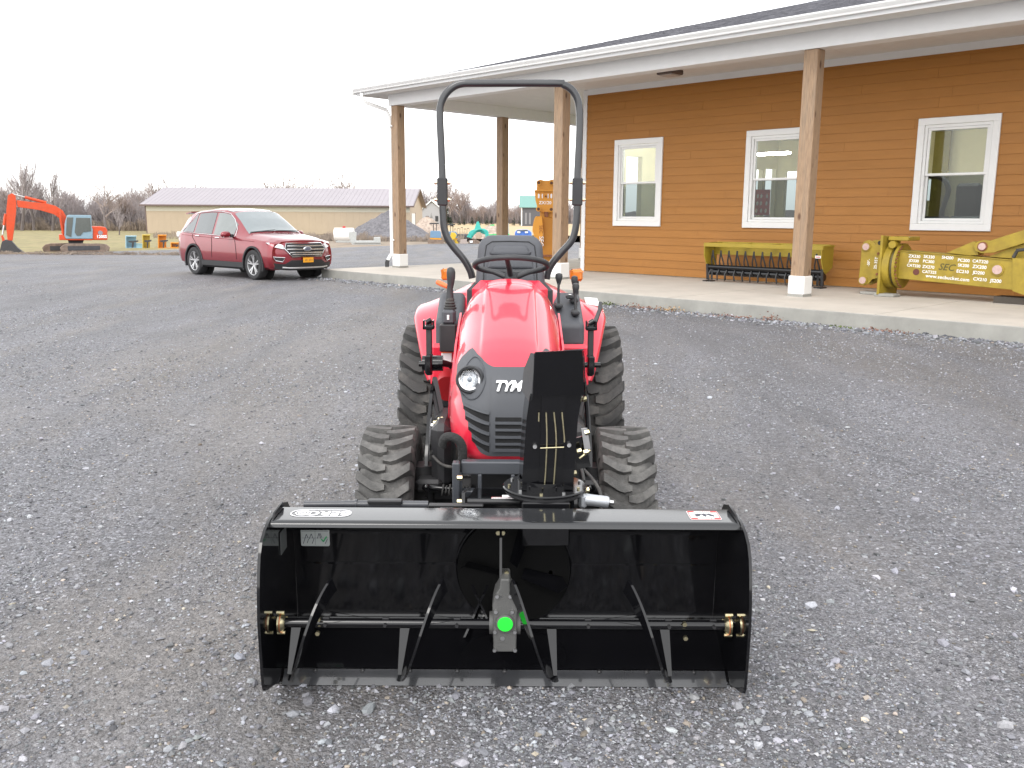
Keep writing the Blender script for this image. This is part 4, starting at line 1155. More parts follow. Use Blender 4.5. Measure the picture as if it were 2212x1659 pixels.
ext(t, 'label_plate', DECALW, [(778, 1032), (822, 1028), (824, 1058), (780, 1062)], 90.1, .05, f=Z8)
# a row of small tractors: frames, hoods, wheels
for i, (x, c) in enumerate(((560, (.06, .10, .25)), (610, (.05, .05, .06)), (660, (.06, .25, .30)), (710, (.10, .16, .30)), (755, (.05, .05, .07)))):
    lb = ['small dark blue tractor first in the row behind the yellow bucket', 'small black tractor second in the far row', 'small teal blue tractor in the middle of the far row', 'small blue tractor fourth in the far row', 'small black tractor last in the far row beside the teal hoses'][i]
    t = thing('far_tractor', lb, 'tractor', (at(*Z8(x, 1000), 104).x, 104, hground(104)), group='small tractors in the far row')
    ext(t, 'hood', mat('far_paint_%s' % 'abcde'[i], c, .5), [(x - 22, 935), (x + 20, 932), (x + 24, 985), (x - 22, 990)], 104, .9, f=Z8, bevel=.04)
    ext(t, 'roll_bar', DKPLAST, [(x - 16, 850 - (i % 3) * 10), (x + 16, 850 - (i % 3) * 10), (x + 16, 935), (x + 12, 935), (x + 12, 858 - (i % 3) * 10), (x - 12, 858 - (i % 3) * 10), (x - 12, 935), (x - 16, 935)], 104.3, .08, f=Z8)
    for dx in (-20, 20):
        c_ = at(*Z8(x + dx, 985), 104); g = MB(); g.cyl((c_.x - .12, 104.1, c_.z), (c_.x + .12, 104.1, c_.z), .42, n=14); g.xf(Matrix.Translation(-t.location)); g.build('wheel', RUBBER, t)
t = thing('green_implement', 'green farm implement behind the slim porch post', 'implement', (at(*Z8(1110, 950), 96).x, 96, hground(96)))
ext(t, 'frame', mat('farm_green', (.08, .50, .16), .5), [(1060, 935), (1150, 928), (1375, 925), (1375, 945), (1150, 948), (1060, 950)], 96, .5, f=Z8)
ext(t, 'top_arm', mat('farm_green', (.08, .50, .16), .5), [(1085, 790), (1150, 786), (1150, 806), (1085, 806)], 96, .4, f=Z8)
ext(t, 'post', CGREY, [(1325, 770), (1365, 770), (1370, 925), (1330, 925)], 97, .3, f=Z8)
# blue car nose
t = thing('blue_car', 'blue car with pale headlights parked far behind the tractor seat', 'car', (at(*Z8(1590, 960), 76).x, 76, hground(76)))
CB = mat('car_blue', (.06, .16, .50), .3, coat=.5)
ext(t, 'body', CB, [(1455, 900), (1480, 875), (1530, 868), (1640, 868), (1690, 885), (1712, 915), (1712, 1010), (1455, 1010)], 76, 3.8, f=Z8, bevel=.1)
ext(t, 'windscreen', PANEG, [(1490, 872), (1640, 868), (1665, 882), (1480, 884)], 75.9, .1, f=Z8)
for x in (1490, 1605): ext(t, 'headlight', WHITE, [(x, 890), (x + 48, 892), (x + 50, 915), (x + 5, 918)], 75.9, .1, f=Z8, bevel=.02)
# ------------------------------------------------------------------ the red car parked by the lot
CARX = Matrix.Translation((-7.93, 25.25, 0)) @ Matrix.Rotation(math.radians(-42), 4, 'Z')
car = thing('parked_car', 'metallic red five-door crossover car parked on the gravel at the left of the porch slab', 'car', mat=CARX)
CARP = mat('metallic_red_paint', (.21, .010, .020), .30, metal=.35, coat=1.0, var=.02)
CLAD = mat('black_cladding', (.018, .018, .02), .6)
CGLASS = mat('tinted_car_glass', (.045, .055, .058), .06, coat=1.0, var=.02)
CGLASS2 = mat('clear_windscreen', (.16, .19, .20), .05, coat=1.0, var=.05)
CCHR = mat('car_chrome', (.75, .75, .76), .14, metal=1)
# stations: x, zb, w, z shoulder, w shoulder, z top, w top
ST = [(-.985, .50, .76, .98, .78, 1.10, .62), (-.93, .36, .88, 1.06, .86, 1.24, .64), (-.72, .28, .95, 1.10, .90, 1.50, .66), (-.45, .26, .962, 1.10, .915, 1.635, .655), (0.0, .25, .962, 1.08, .92, 1.70, .66), (.6, .25, .96, 1.06, .92, 1.735, .665),
      (1.2, .25, .96, 1.04, .92, 1.725, .66), (1.62, .25, .96, 1.03, .92, 1.66, .64), (1.95, .25, .96, 1.02, .92, 1.47, .68), (2.3, .25, .962, 1.015, .92, 1.24, .74), (2.52, .25, .965, 1.01, .91, 1.12, .78), (2.9, .25, .965, .99, .90, 1.075, .76),
      (3.25, .25, .96, .955, .89, 1.03, .74), (3.5, .26, .94, .92, .86, .985, .70), (3.60, .30, .89, .88, .81, .955, .66)]
def cst(x):
    x = max(ST[0][0], min(ST[-1][0], x))
    for a, b in zip(ST[:-1], ST[1:]):
        if a[0] <= x <= b[0]:
            t = (x - a[0]) / (b[0] - a[0]); return [p + (q - p) * t for p, q in zip(a, b)]
def ring_at(x):
    _, zb, w, zs, ws, zt, wt = cst(x)
    zm = zb + (zs - zb) * .55
    half = [(w * .86, zb), (w * .965, zb + .07), (w * .995, zb + .20), (w, zm - .05), (w * .985, zm + .10), ((w + ws) / 2, zs - .07), (ws, zs), (ws - .015, zs + .012), (wt + .01, zt - .045), (wt - .05, zt - .008), (wt * .5, zt + .018), (0, zt + .026)]
    return half
g = MB()
xsn = sorted(set([s_[0] for s_ in ST] + [ -.985 + (3.60 + .985) * k / 60 for k in range(61)]))
rings = []
for x in xsn:
    h = ring_at(x)
    full = [Vector((x, -y, z)) for y, z in h] + [Vector((x, y, z)) for y, z in h[-2::-1]]
    rings.append(full)
g.loft(rings)
body = g.build('body', CARP, car, smooth=40, recalc=True)
# cut the wheel arches out of the body
def bool_cut(o, cutters):
    for c in cutters:
        me = c.mesh('cut', CARP, 0); fix_normals(me)
        co = bpy.data.objects.new('cut', me); COL.objects.link(co); co.matrix_world = o.matrix_world if False else car.matrix_world
        md = o.modifiers.new('b', 'BOOLEAN'); md.object = co; md.operation = 'DIFFERENCE'; md.solver = 'EXACT'
        bpy.context.view_layer.update()
        dg = bpy.context.evaluated_depsgraph_get()
        m2 = bpy.data.meshes.new_from_object(o.evaluated_get(dg)); o.modifiers.clear(); o.data = m2
        bpy.data.objects.remove(co)
    o.data.shade_smooth(); o.data.set_sharp_from_angle(angle=math.radians(40))
WR = .372
cuts = []
for x in (0.0, 2.85):
    for sd in (-1, 1):
        c = MB(); c.cyl((x, sd * .60, .37), (x, sd * 1.2, .37), .425, n=40); cuts.append(c)
bool_cut(body, cuts)
for x in (0.0, 2.85):
    for sd in (-1, 1):
        # arch liner and cladding lip
        g = MB(); pts = [(x + .437 * math.cos(math.radians(a)), sd * .955, .37 + .437 * math.sin(math.radians(a))) for a in range(-18, 199, 6)]
        rings = []
        for q in pts:
            d = Vector((q[0] - x, 0, q[2] - .37)).normalized(); c = Vector(q)
            rings.append([c - d * .016 + Vector((0, -sd * .05, 0)), c - d * .016 + Vector((0, sd * .016, 0)), c + d * .028 + Vector((0, sd * .014, 0)), c + d * .03 + Vector((0, -sd * .05, 0))])
        g.loft(rings); g.build('arch_lip', CLAD, car, recalc=True)
        g = MB(); g.cyl((x, sd * .58, .37), (x, sd * .60, .37), .42, n=30); g.build('wheel_well', mat('wheel_well', (.008, .008, .008), .9), car)
        w_ = bpy.data.objects.new('wheel', None); COL.objects.link(w_); w_.parent = car; w_.location = (x, sd * .84, WR)
        g = MB(); g.lathe([(.255, -.115), (.30, -.125), (.345, -.12), (WR - .004, -.095), (WR, -.05), (WR, .05), (WR - .004, .095), (.345, .12), (.30, .125), (.255, .115)], (0, 0, 0), (0, 1, 0), 40, closed=True); g.build('tyre', mat('car_tyre', (.028, .028, .03), .8), w_, smooth=40)
        g = MB(); g.lathe([(.262, sd * .112), (.245, sd * .105), (.235, sd * .02), (.23, -sd * .10), (.262, -sd * .10)], (0, 0, 0), (0, 1, 0), 36, closed=True)
        g.lathe([(.001, sd * .085), (.05, sd * .085), (.06, sd * .06), (.06, sd * .02)], (0, 0, 0), (0, 1, 0), 20)
        for k in range(5):
            for da in (-.17, .17):
                a0 = 2 * PI * k / 5 + .3; a1 = a0 + da
                g.bar((.045 * math.cos(a0), sd * .075, .045 * math.sin(a0)), (.243 * math.cos(a1), sd * .095, .243 * math.sin(a1)), .030, .03, up=(0, 1, 0))
        rm = g.build('rim', mat('alloy_silver', (.62, .62, .63), .3, metal=.8), w_, smooth=30)
        g = MB(); g.cyl((0, -sd * .01, 0), (0, sd * .01, 0), .20, n=24); g.build('brake_disc', mat('brake_disc_grey', (.05, .05, .05), .6), w_)  # plain dark grey disc behind the spokes
# side glass on the greenhouse plane
def gh(x, v, off, sd):
    h = ring_at(x); a, b = h[7], h[8]
    y = a[0] + (b[0] - a[0]) * v; z = a[1] + (b[1] - a[1]) * v
    n_ = Vector((0, b[1] - a[1], -(b[0] - a[0]))).normalized()
    return Vector((x, sd * (y + n_.y * off), z + n_.z * off))
def side_glass(x0, x1, v0f, v1f, sd, name, m, off=.006, parent=None, n=10):
    g = MB(); P = []
    for k in range(n + 1):
        x = x0 + (x1 - x0) * k / n
        P += [gh(x, v0f(x), off, sd), gh(x, v1f(x), off, sd), gh(x, v0f(x), -.01, sd), gh(x, v1f(x), -.01, sd)]
    F = []
    for k in range(n):
        i = 4 * k; j = i + 4
        F += [(i, j, j + 1, i + 1), (i, i + 2, j + 2, j), (i + 1, j + 1, j + 3, i + 3)]
    F += [(0, 1, 3, 2), (4 * n, 4 * n + 2, 4 * n + 3, 4 * n + 1)]
    g.add(P, F); return g.build(name, m, parent or car, recalc=True)
def top_v(x):
    if x > 1.35: return .93
    if x < -.25: return max(.12, .93 - (-.25 - x) * 1.55)
    return .93
for sd in (-1, 1):
    def fr_top(x): return min(.93, .93 if x < 1.42 else .93 - 0.0)
    side_glass(.98, 1.93, lambda x: .05, lambda x: .93 if x < 1.5 else max(.06, .93 - (x - 1.5) * .35), sd, 'side_window', mat('lighter_side_glass', (.12, .135, .13), .06, coat=1.0))
    side_glass(.02, .88, lambda x: .05, lambda x: .93, sd, 'side_window', CGLASS)
    side_glass(-.62, -.06, lambda x: .06, lambda x: max(.10, .93 - max(0, -.10 - x) * 1.5), sd, 'side_window', CGLASS)
    # chrome line round the glass
    pts = [gh(-.64, .05, .01, sd)] + [gh(x, .02, .012, sd) for x in (-.4, 0, .5, 1.0, 1.5, 1.98)] + [gh(2.02, .10, .012, sd), gh(1.98, .55, .012, sd), gh(1.75, .86, .012, sd), gh(1.5, .97, .012, sd)] + [gh(x, .985, .012, sd) for x in (1.1, .6, .1, -.1)] + [gh(-.35, .66, .012, sd), gh(-.55, .30, .012, sd)]
    g = MB(); g.tube(pts, .008, 6, closed=True); g.build('chrome_line', CCHR, car, smooth=60)
    # door seams, handles, sill cladding, mirror
    def bodyp(x, k, t, off=.003):
        h = ring_at(x); a, b = h[k], h[k + 1]; return Vector((x, sd * (a[0] + (b[0] - a[0]) * t + off), a[1] + (b[1] - a[1]) * t))
    for xs_ in ((.93, .93), (2.05, 2.12), (-.05, .38)):
        g = MB(); g.tube([bodyp(xs_[0], 6, 0), bodyp(xs_[0], 5, 0), bodyp(xs_[0] + (xs_[1] - xs_[0]) * .5, 4, 0), bodyp(xs_[1], 3, 0), bodyp(xs_[1], 2, .2)], .006, 4); g.build('door_seam', CLAD, car)
    g = MB(); g.tube([bodyp(x, 5, .35, .004) for x in (-.6, 0, .8, 1.6, 2.4, 2.9)], .008, 4); g.build('body_crease', CARP, car, smooth=60)
    for x in (.22, 1.22):
        g = MB(); p = bodyp(x, 5, .55, .02); g.bbox(p, (.20, .03, .030), .012); g.build('door_handle', CCHR, car, smooth=50)
    g = MB(); P = []
    rings = []
    for k in range(15):
        x = .42 + (2.43 - .42) * k / 14
        y0 = .965
        rings.append([Vector((x, sd * (y0 + .012), .42)), Vector((x, sd * (y0 + .015), .29)), Vector((x, sd * (y0 - .07), .235)), Vector((x, sd * (y0 - .15), .26)), Vector((x, sd * (y0 - .10), .42))])
    g.loft(rings); g.build('sill_cladding', CLAD, car, recalc=True)
    mr_ = bpy.data.objects.new('door_mirror', None); COL.objects.link(mr_); mr_.parent = car
    g = MB(); rings = []
    for y, s_ in ((.98, .55), (1.02, .9), (1.12, 1.0), (1.20, .8), (1.23, .4)):
        rings.append([Vector((1.90 + .09 * s_ * math.cos(a), sd * y, 1.10 + .085 * s_ * math.sin(a))) for a in [2 * PI * k / 14 for k in range(14)]])
    g.loft(rings); g.build('mirror_shell', CARP, mr_, smooth=60, recalc=True)
    g = MB(); g.bbox((1.905, sd * 1.09, 1.035), (.13, .22, .022), .01); g.build('mirror_base', CCHR, mr_)
    g = MB(); g.bbox((1.93, sd * .95, 1.07), (.12, .08, .08), .02); g.build('mirror_foot', CLAD, mr_)
# windscreen: the sloped part of the top
g = MB(); P = []; n, m_ = 12, 14
def topp(x, f, off):
    h = ring_at(x); k = [(-h[8][0], h[8][1]), (-h[9][0], h[9][1]), (-h[10][0], h[10][1]), (0, h[11][1]), (h[10][0], h[10][1]), (h[9][0], h[9][1]), (h[8][0], h[8][1])]
    t = f * 6; i = min(5, int(t)); t -= i
    return Vector((x + off * .5, k[i][0] + (k[i + 1][0] - k[i][0]) * t, k[i][1] + (k[i + 1][1] - k[i][1]) * t + off))
for j in range(m_ + 1):
    for i in range(n + 1): P.append(topp(1.64 + (2.46 - 1.64) * j / m_, .02 + .96 * i / n, .008))
g.add(P, [(j * (n + 1) + i, j * (n + 1) + i + 1, (j + 1) * (n + 1) + i + 1, (j + 1) * (n + 1) + i) for j in range(m_) for i in range(n)])
g.build('windscreen', CGLASS2, car, smooth=60)
g = MB(); P = []
for j in range(5):
    for i in range(n + 1): P.append(topp(.55 + (1.50 - .55) * j / 4, .12 + .76 * i / n, .006))
g.add(P, [(j * (n + 1) + i, j * (n + 1) + i + 1, (j + 1) * (n + 1) + i + 1, (j + 1) * (n + 1) + i) for j in range(4) for i in range(n)])
g.build('glass_roof', CGLASS, car, smooth=60)
g = MB(); g.bar(topp(2.44, .12, .02), topp(2.43, .5, .025), .015, .012); g.bar(topp(2.45, .5, .02), topp(2.42, .85, .025), .015, .012); g.build('wiper', CLAD, car, kind='stuff')
# rear spoiler and tail lamp
g = MB(); g.prism([Vector((-.93, -.60, 1.60)), Vector((-.60, -.62, 1.64)), Vector((-.60, .62, 1.64)), Vector((-.93, .60, 1.60))], (0, 0, .03)); g.build('spoiler', CARP, car)
for sd in (-1, 1):
    g = MB(); g.bbox((-.90, sd * .86, 1.05), (.14, .10, .16), .03); g.build('tail_lamp', mat('pale_tail_lamp', (.75, .72, .66), .25, coat=.6), car, smooth=50)
# front: grille, lamps, fog lamps, plate, lower fascia
def nose(y, z):
    """x of the nose skin at (y, z): rounded in plan"""
    return 3.80 - .26 * (abs(y) / .90) ** 2.6 - .15 * max(0, (z - .70) / .25) ** 2 - .05 * max(0, (.42 - z) / .2)
def front_patch(name, poly, m, off, parent=None, th=.03):
    g = MB()
    y0_, y1_ = min(p[0] for p in poly), max(p[0] for p in poly); nc, nr_ = 24, 4
    def span(y):
        zs = []
        for i in range(len(poly)):
            a, b = poly[i], poly[(i + 1) % len(poly)]
            if (a[0] - y) * (b[0] - y) <= 0 and a[0] != b[0]: zs.append(a[1] + (b[1] - a[1]) * (y - a[0]) / (b[0] - a[0]))
        return (min(zs), max(zs)) if zs else (poly[0][1], poly[0][1])
    P = []
    for i in range(nc + 1):
        y = y0_ + (y1_ - y0_) * min(.9995, max(.0005, i / nc)); lo, hi = span(y)
        for j in range(nr_ + 1):
            z = lo + (hi - lo) * j / nr_; P.append(Vector((nose(y, z) + off, y, z)))
    m0 = nr_ + 1
    for i in range(nc + 1):
        for j in (0, nr_):
            q = P[i * m0 + j]; P.append(Vector((q.x - th, q.y, q.z)))
    Bz = (nc + 1) * m0
    F = [(i * m0 + j, (i + 1) * m0 + j, (i + 1) * m0 + j + 1, i * m0 + j + 1) for i in range(nc) for j in range(nr_)]
    for i in range(nc):
        F += [(i * m0, Bz + 2 * i, Bz + 2 * i + 2, (i + 1) * m0), (i * m0 + nr_, (i + 1) * m0 + nr_, Bz + 2 * i + 3, Bz + 2 * i + 1)]
    g.add(P, F)
    return g.build(name, m, parent or car, recalc=True)
# curved bumper skin that carries them
g = MB(); P = []; n, m_ = 24, 10
for j in range(m_ + 1):
    z = .30 + (.945 - .30) * j / m_
    for i in range(n + 1):
        y = -.915 + 1.83 * i / n; P.append(Vector((nose(y, z) - .012, y, z)))
g.add(P, [(j * (n + 1) + i, j * (n + 1) + i + 1, (j + 1) * (n + 1) + i + 1, (j + 1) * (n + 1) + i) for j in range(m_) for i in range(n)])
g.build('bumper', CARP, car, smooth=60)
gl = bpy.data.objects.new('grille', None); COL.objects.link(gl); gl.parent = car
front_patch('grille_recess', [(-.50, .90), (.50, .90), (.58, .78), (.42, .60), (-.42, .60), (-.58, .78)], CLAD, .012, gl)
ol = [(-.51, .91), (.51, .91), (.60, .78), (.43, .585), (-.43, .585), (-.60, .78)]
g = MB(); g.tube([Vector((nose(y, z) + .022, y, z)) for y, z in ol], .018, 6, closed=True); g.build('grille_surround', CCHR, gl, smooth=60)
for z, hw in ((.845, .52), (.765, .55), (.685, .48), (.635, .43)):
    g = MB(); g.tube([Vector((nose(y, z) + .022, y, z)) for y in [(-hw + 2 * hw * k / 8) for k in range(9)]], .017, 6); g.build('grille_bar', CCHR, gl, smooth=60)
g = MB(); g.sphere((nose(0, .77) + .03, 0, .77), .12, 20, 8, (.2, 1.0, .52)); g.build('badge', CCHR, gl, smooth=60)
g = MB(); g.sphere((nose(0, .77) + .038, 0, .77), .10, 20, 8, (.2, 1.0, .50)); g.build('badge_field', mat('badge_grey', (.12, .13, .17), .3), gl, smooth=60)
for sd in (-1, 1):
    front_patch('headlight', [(sd * .60, .86), (sd * .62, .77), (sd * .84, .83), (sd * .93, .93), (sd * .80, .93), (sd * .64, .89)], mat('clear_headlamp', (.55, .57, .58), .12, coat=1), .030)
    fl = front_patch('fog_lamp', [(sd * .60, .56), (sd * .84, .58), (sd * .80, .50), (sd * .66, .47)], CLAD, .014)
    pts = [(sd * .60, .565), (sd * .85, .585), (sd * .80, .495), (sd * .655, .465)]
    g = MB(); g.tube([Vector((nose(y, z) + .02, y, z)) for y, z in pts], .010, 6, closed=True); g.build('trim_ring', CCHR, fl)
front_patch('lower_fascia', [(-.88, .44), (-.60, .40), (-.45, .50), (.45, .50), (.60, .40), (.88, .44), (.86, .30), (.5, .25), (-.5, .25), (-.86, .30)], CLAD, .020, th=.25)
g = MB(); g.tube([Vector((nose(y, .32) + .03, y, .31 + .04 * max(0, abs(y) - .5) * 5 * .5)) for y in (-.66, -.5, -.25, 0, .25, .5, .66)], .022, 6); g.build('skid_plate', mat('satin_silver', (.55, .55, .55), .35, metal=.7), car, smooth=60)
pl8 = front_patch('number_plate', [(-.155, .56), (.155, .56), (.155, .44), (-.155, .44)], mat('orange_plate', (.80, .36, .02), .5, var=.02), .040)
g = MB()
for k, y in enumerate((-.10, -.06, .02, .06, .10)): g.box(3.841, 3.843, y, y + .018, .475, .515 + .008 * (k % 2))
g.build('worn_characters', mat('plate_blue_brown', (.35, .16, .05), .6), pl8, kind='stuff')
# ------------------------------------------------------------------ implements standing on the porch
def bpt(s_, o_, z_): return BO @ Vector((s_, o_, z_))
def bthing(name, label, cat, s_, o_, z_=SLAB): return thing(name, label, cat, mat=BO @ Matrix.Translation((s_, o_, z_)))
HT = bthing('box_harrow', 'mustard yellow box harrow with rows of black spring tines by the orange wall', 'implement', 3.3, 4.0)
HI = Matrix.Translation((-3.3, -4.0, -SLAB))
def hb(g, name, m, parent=None, **kw):
    g.xf(HI); return g.build(name, m, parent or HT, **kw)
HY = mat('harrow_yellow', (.34, .25, .022), .5, var=.12, dirt=(.25, .16, .04), dirt_amt=.4)
g = MB(); g.bbox((3.31, 3.93, 1.015), (2.76, .05, .085), .006); hb(g, 'front_rail', HY)
g = MB(); g.bbox((3.31, 4.36, 1.045), (2.62, .05, .06), .006); hb(g, 'rear_rail', HY)
for x in (2.02, 2.75, 3.42, 4.62):
    g = MB(); g.bar((x, 3.955, 1.03), (x + .05, 4.34, 1.05), .12, .02, up=(0, 0, 1)); hb(g, 'cross_plate', HY)
g = MB(); g.box(1.96, 4.66, 4.33, 4.35, .80, 1.02); hb(g, 'back_sheet', HY)
for x, sg in ((1.945, 1), (4.675, -1)):
    g = MB(); g.prism([Vector((x, y, z)) for y, z in ((3.90, 1.05), (4.38, 1.07), (4.38, .62), (4.12, .50), (4.02, .55), (3.90, .80))], (sg * .02, 0, 0)); hb(g, 'end_plate', HY, recalc=True)
    g = MB(); g.bar((x + sg * .03, 4.02, .60), (x + sg * .03, 4.06, .26), .05, .05); g.bbox((x + sg * .03, 4.04, .235), (.10, .24, .022), .005); hb(g, 'stand_leg', BLACK_SATIN)
    g = MB(); g.bar((x + sg * .13, 4.05, .52), (x + sg * .13, 4.05, .26), .04, .04); g.bbox((x + sg * .13, 4.05, .235), (.08, .18, .022), .005); hb(g, 'stand_leg', BLACK_SATIN)
g = MB(); g.cyl((1.99, 4.06, .535), (4.65, 4.06, .535), .055, n=16); hb(g, 'tine_shaft', BLACK, smooth=40)
g = MB(); g.cyl((1.99, 4.12, .43), (4.65, 4.12, .43), .075, n=16); hb(g, 'tine_shaft', BLACK, smooth=40)
R = random.Random(4)
for k in range(13):
    x = 2.12 + k * .20
    for dx in (-.05, .05):
        g = MB(); g.tube([(x + dx, 4.06, .56), (x + dx * .9, 4.02, .66), (x + dx * .25, 3.99, .80), (x, 3.99, .90)], .0155, 6); hb(g, 'spring_tine', BLACK_SATIN, smooth=60)
    for dx, yy in ((-.07, 3.98), (.03, 4.16)):
        g = MB(); e = R.uniform(-.03, .03); g.tube([(x + dx, 4.06, .50), (x + dx + e * .3, yy, .40), (x + dx + e, yy + .03, .255)], .0145, 6); hb(g, 'spring_tine', BLACK_SATIN, smooth=60)
g = MB(); T = HI @ frame(Vector((4.66, 3.905, .86)), (1, 0, 0), (0, 0, 1)); g.bbox((4.60, 3.895, .84), (.12, .004, .05), .001); hb(g, 'maker_plate', DECALW)
g = MB(); g.bbox((4.60, 3.892, .84), (.09, .003, .02), .001); hb(g, 'plate_print', mat('red_print', (.5, .04, .03), .5))

# long quick-attach boom lying along the wall
BT = bthing('excavator_boom_attachment', 'long mustard yellow rotating boom attachment lying by the wall, white model codes on its side', 'implement', 7.0, 3.5)
BI2 = Matrix.Translation((-7.0, -3.5, -SLAB))
def qb(g, name, m, parent=None, **kw):
    g.xf(BI2); return g.build(name, m, parent or BT, **kw)
def pr_(pts, o0, d): return [Vector((x, o0, z)) for x, z in pts], (0, d, 0)
PINM = mat('primer_pin', (.50, .36, .33), .6, var=.15, dirt=(.30, .12, .07), dirt_amt=.5, dirt_scale=30)
def pin(x, z, o0, r, parent=None, w=.03):
    g = MB(); g.cyl((x, o0 + .01, z), (x, o0 - .012, z), r * 1.35, n=22); qb(g, 'pin_boss', RUST if r < .06 else YEL, parent)
    g = MB(); g.cyl((x, o0, z), (x, o0 - w, z), r, n=22); qb(g, 'pin', PINM, parent)
# coupler ears (two parallel plates)
ear = [(5.70, .46), (5.72, .40), (5.80, .375), (5.90, .42), (5.955, .50), (6.17, .56), (6.17, 1.17), (6.09, 1.235), (6.02, 1.21), (5.97, 1.14), (5.93, 1.17), (5.85, 1.21), (5.75, 1.18), (5.71, 1.10), (5.715, .9)]
for oo in (3.36, 3.66):
    g = MB(); pts, d = pr_(ear, oo, .04); g.prism(pts, d); qb(g, 'coupler_ear', YEL, recalc=True, bevel=.008)
for x, z in ((5.807, 1.085), (5.79, .475)): 
    g = MB(); g.cyl((x, 3.36, z), (x, 3.72, z), .055, n=20); qb(g, 'cross_pin', STEEL)
    pin(x, z, 3.352, .062)
for x, z in ((6.04, .97), (6.045, .60)):
    g = MB(); g.cyl((x, 3.36, z), (x, 3.33, z), .022, n=8); qb(g, 'bolt', RUST)
g = MB(); g.cyl((6.05, 3.37, 1.16), (6.05, 3.355, 1.16), .04, n=14); qb(g, 'ear_hole', mat('dark_hole', (.03, .025, .02), .8))
# upright flange, slewing ring, gear hub
g = MB(); g.prism([Vector((6.17, 3.16, z)) if False else Vector((6.17, y, z)) for y, z in ((3.10, .235), (3.86, .235), (3.86, 1.26), (3.10, 1.30))], (.045, 0, 0)); qb(g, 'flange_plate', YEL, recalc=True, bevel=.006)
g = MB(); g.bbox((6.42, 3.50, 1.245), (.36, .50, .07), .01); qb(g, 'motor_shelf', YEL)
g = MB(); g.cyl((6.34, 3.20, 1.14), (6.34, 3.40, 1.14), .065, n=20); qb(g, 'port_hub', YEL, smooth=40)
g = MB(); g.cyl((6.22, 3.50, .75), (6.34, 3.50, .75), .40, n=44); qb(g, 'slew_ring', YEL, smooth=40)
g = MB(); g.cyl((6.34, 3.50, .75), (6.40, 3.50, .75), .355, n=44); qb(g, 'gear_ring', mat('greasy_gear', (.10, .08, .03), .5, var=.3), smooth=40)
g = MB(); g.cyl((6.40, 3.50, .76), (6.45, 3.50, .76), .40, n=44); qb(g, 'slew_ring', YEL, smooth=40)
for k in range(14):
    a = PI / 2 + PI * (k - 7) / 16
    for sx in (1,):
        g = MB(); y_ = 3.50 - .375 * math.cos((k - 7) * .19); z_ = .76 + .375 * math.sin((k - 7) * .19); g.cyl((6.45, y_, z_), (6.475, y_, z_), .018, n=6); qb(g, 'ring_bolt', RUST)
# arm box
arm = [(6.45, 1.04), (8.30, .945), (8.60, .93), (8.95, .80), (8.95, .35), (8.60, .40), (8.36, .455), (6.45, .545)]
g = MB(); g.prism([Vector((x, 3.28, z)) for x, z in arm], (0, .44, 0)); qb(g, 'arm_box', YEL, recalc=True, bevel=.01)
g = MB(); g.prism([Vector((x, 3.262, z)) for x, z in ((8.30, .97), (9.2, .98), (9.2, .28), (8.62, .36), (8.35, .44))], (0, .016, 0)); qb(g, 'doubler_plate', YEL, recalc=True)
g = MB(); g.bar((6.47, 3.27, 1.035), (8.30, 3.27, .94), .016, .012); qb(g, 'weld_edge', YEL)
g = MB(); g.cyl((6.77, 3.285, .675), (6.77, 3.272, .675), .055, n=20); qb(g, 'arm_hole', mat('hole_red_brown', (.12, .04, .03), .8))
pin(8.09, .775, 3.272, .075)
# upper link
g = MB(); g.prism([Vector((x, 3.36, z)) for x, z in ((7.22, 1.02), (7.30, 1.06), (7.64, 1.225), (7.70, 1.20), (7.74, 1.0), (7.60, .985))], (0, .28, 0)); qb(g, 'link_block', YEL, recalc=True, bevel=.006)
g = MB(); g.prism([Vector((x, 3.31, z)) for x, z in ((7.66, 1.15), (7.72, 1.22), (7.81, 1.25), (7.92, 1.245), (8.50, 1.46), (9.3, 1.76), (9.3, 1.42), (8.45, 1.22), (8.0, 1.05), (7.80, 1.03), (7.70, 1.07))], (0, .10, 0)); qb(g, 'upper_arm', YEL, recalc=True, bevel=.008)
pin(7.81, 1.145, 3.305, .058)
g = MB(); g.prism([Vector((x, 3.38, z)) for x, z in ((7.9, .98), (8.35, 1.20), (8.7, 1.30), (8.9, 1.1), (8.85, .95), (8.3, .96))], (0, .20, 0)); qb(g, 'web_plate', YEL, recalc=True)
g = MB(); g.tube([(8.30, 3.30, .98), (8.36, 3.27, 1.10), (8.5, 3.27, 1.12), (8.6, 3.29, 1.03)], .03, 8); qb(g, 'hose_loop', RUBBER, smooth=60)
g = MB(); g.box(8.05, 9.6, 3.35, 3.75, .222, .33); qb(g, 'timber_block', mat('dark_timber', (.06, .05, .04), .8))
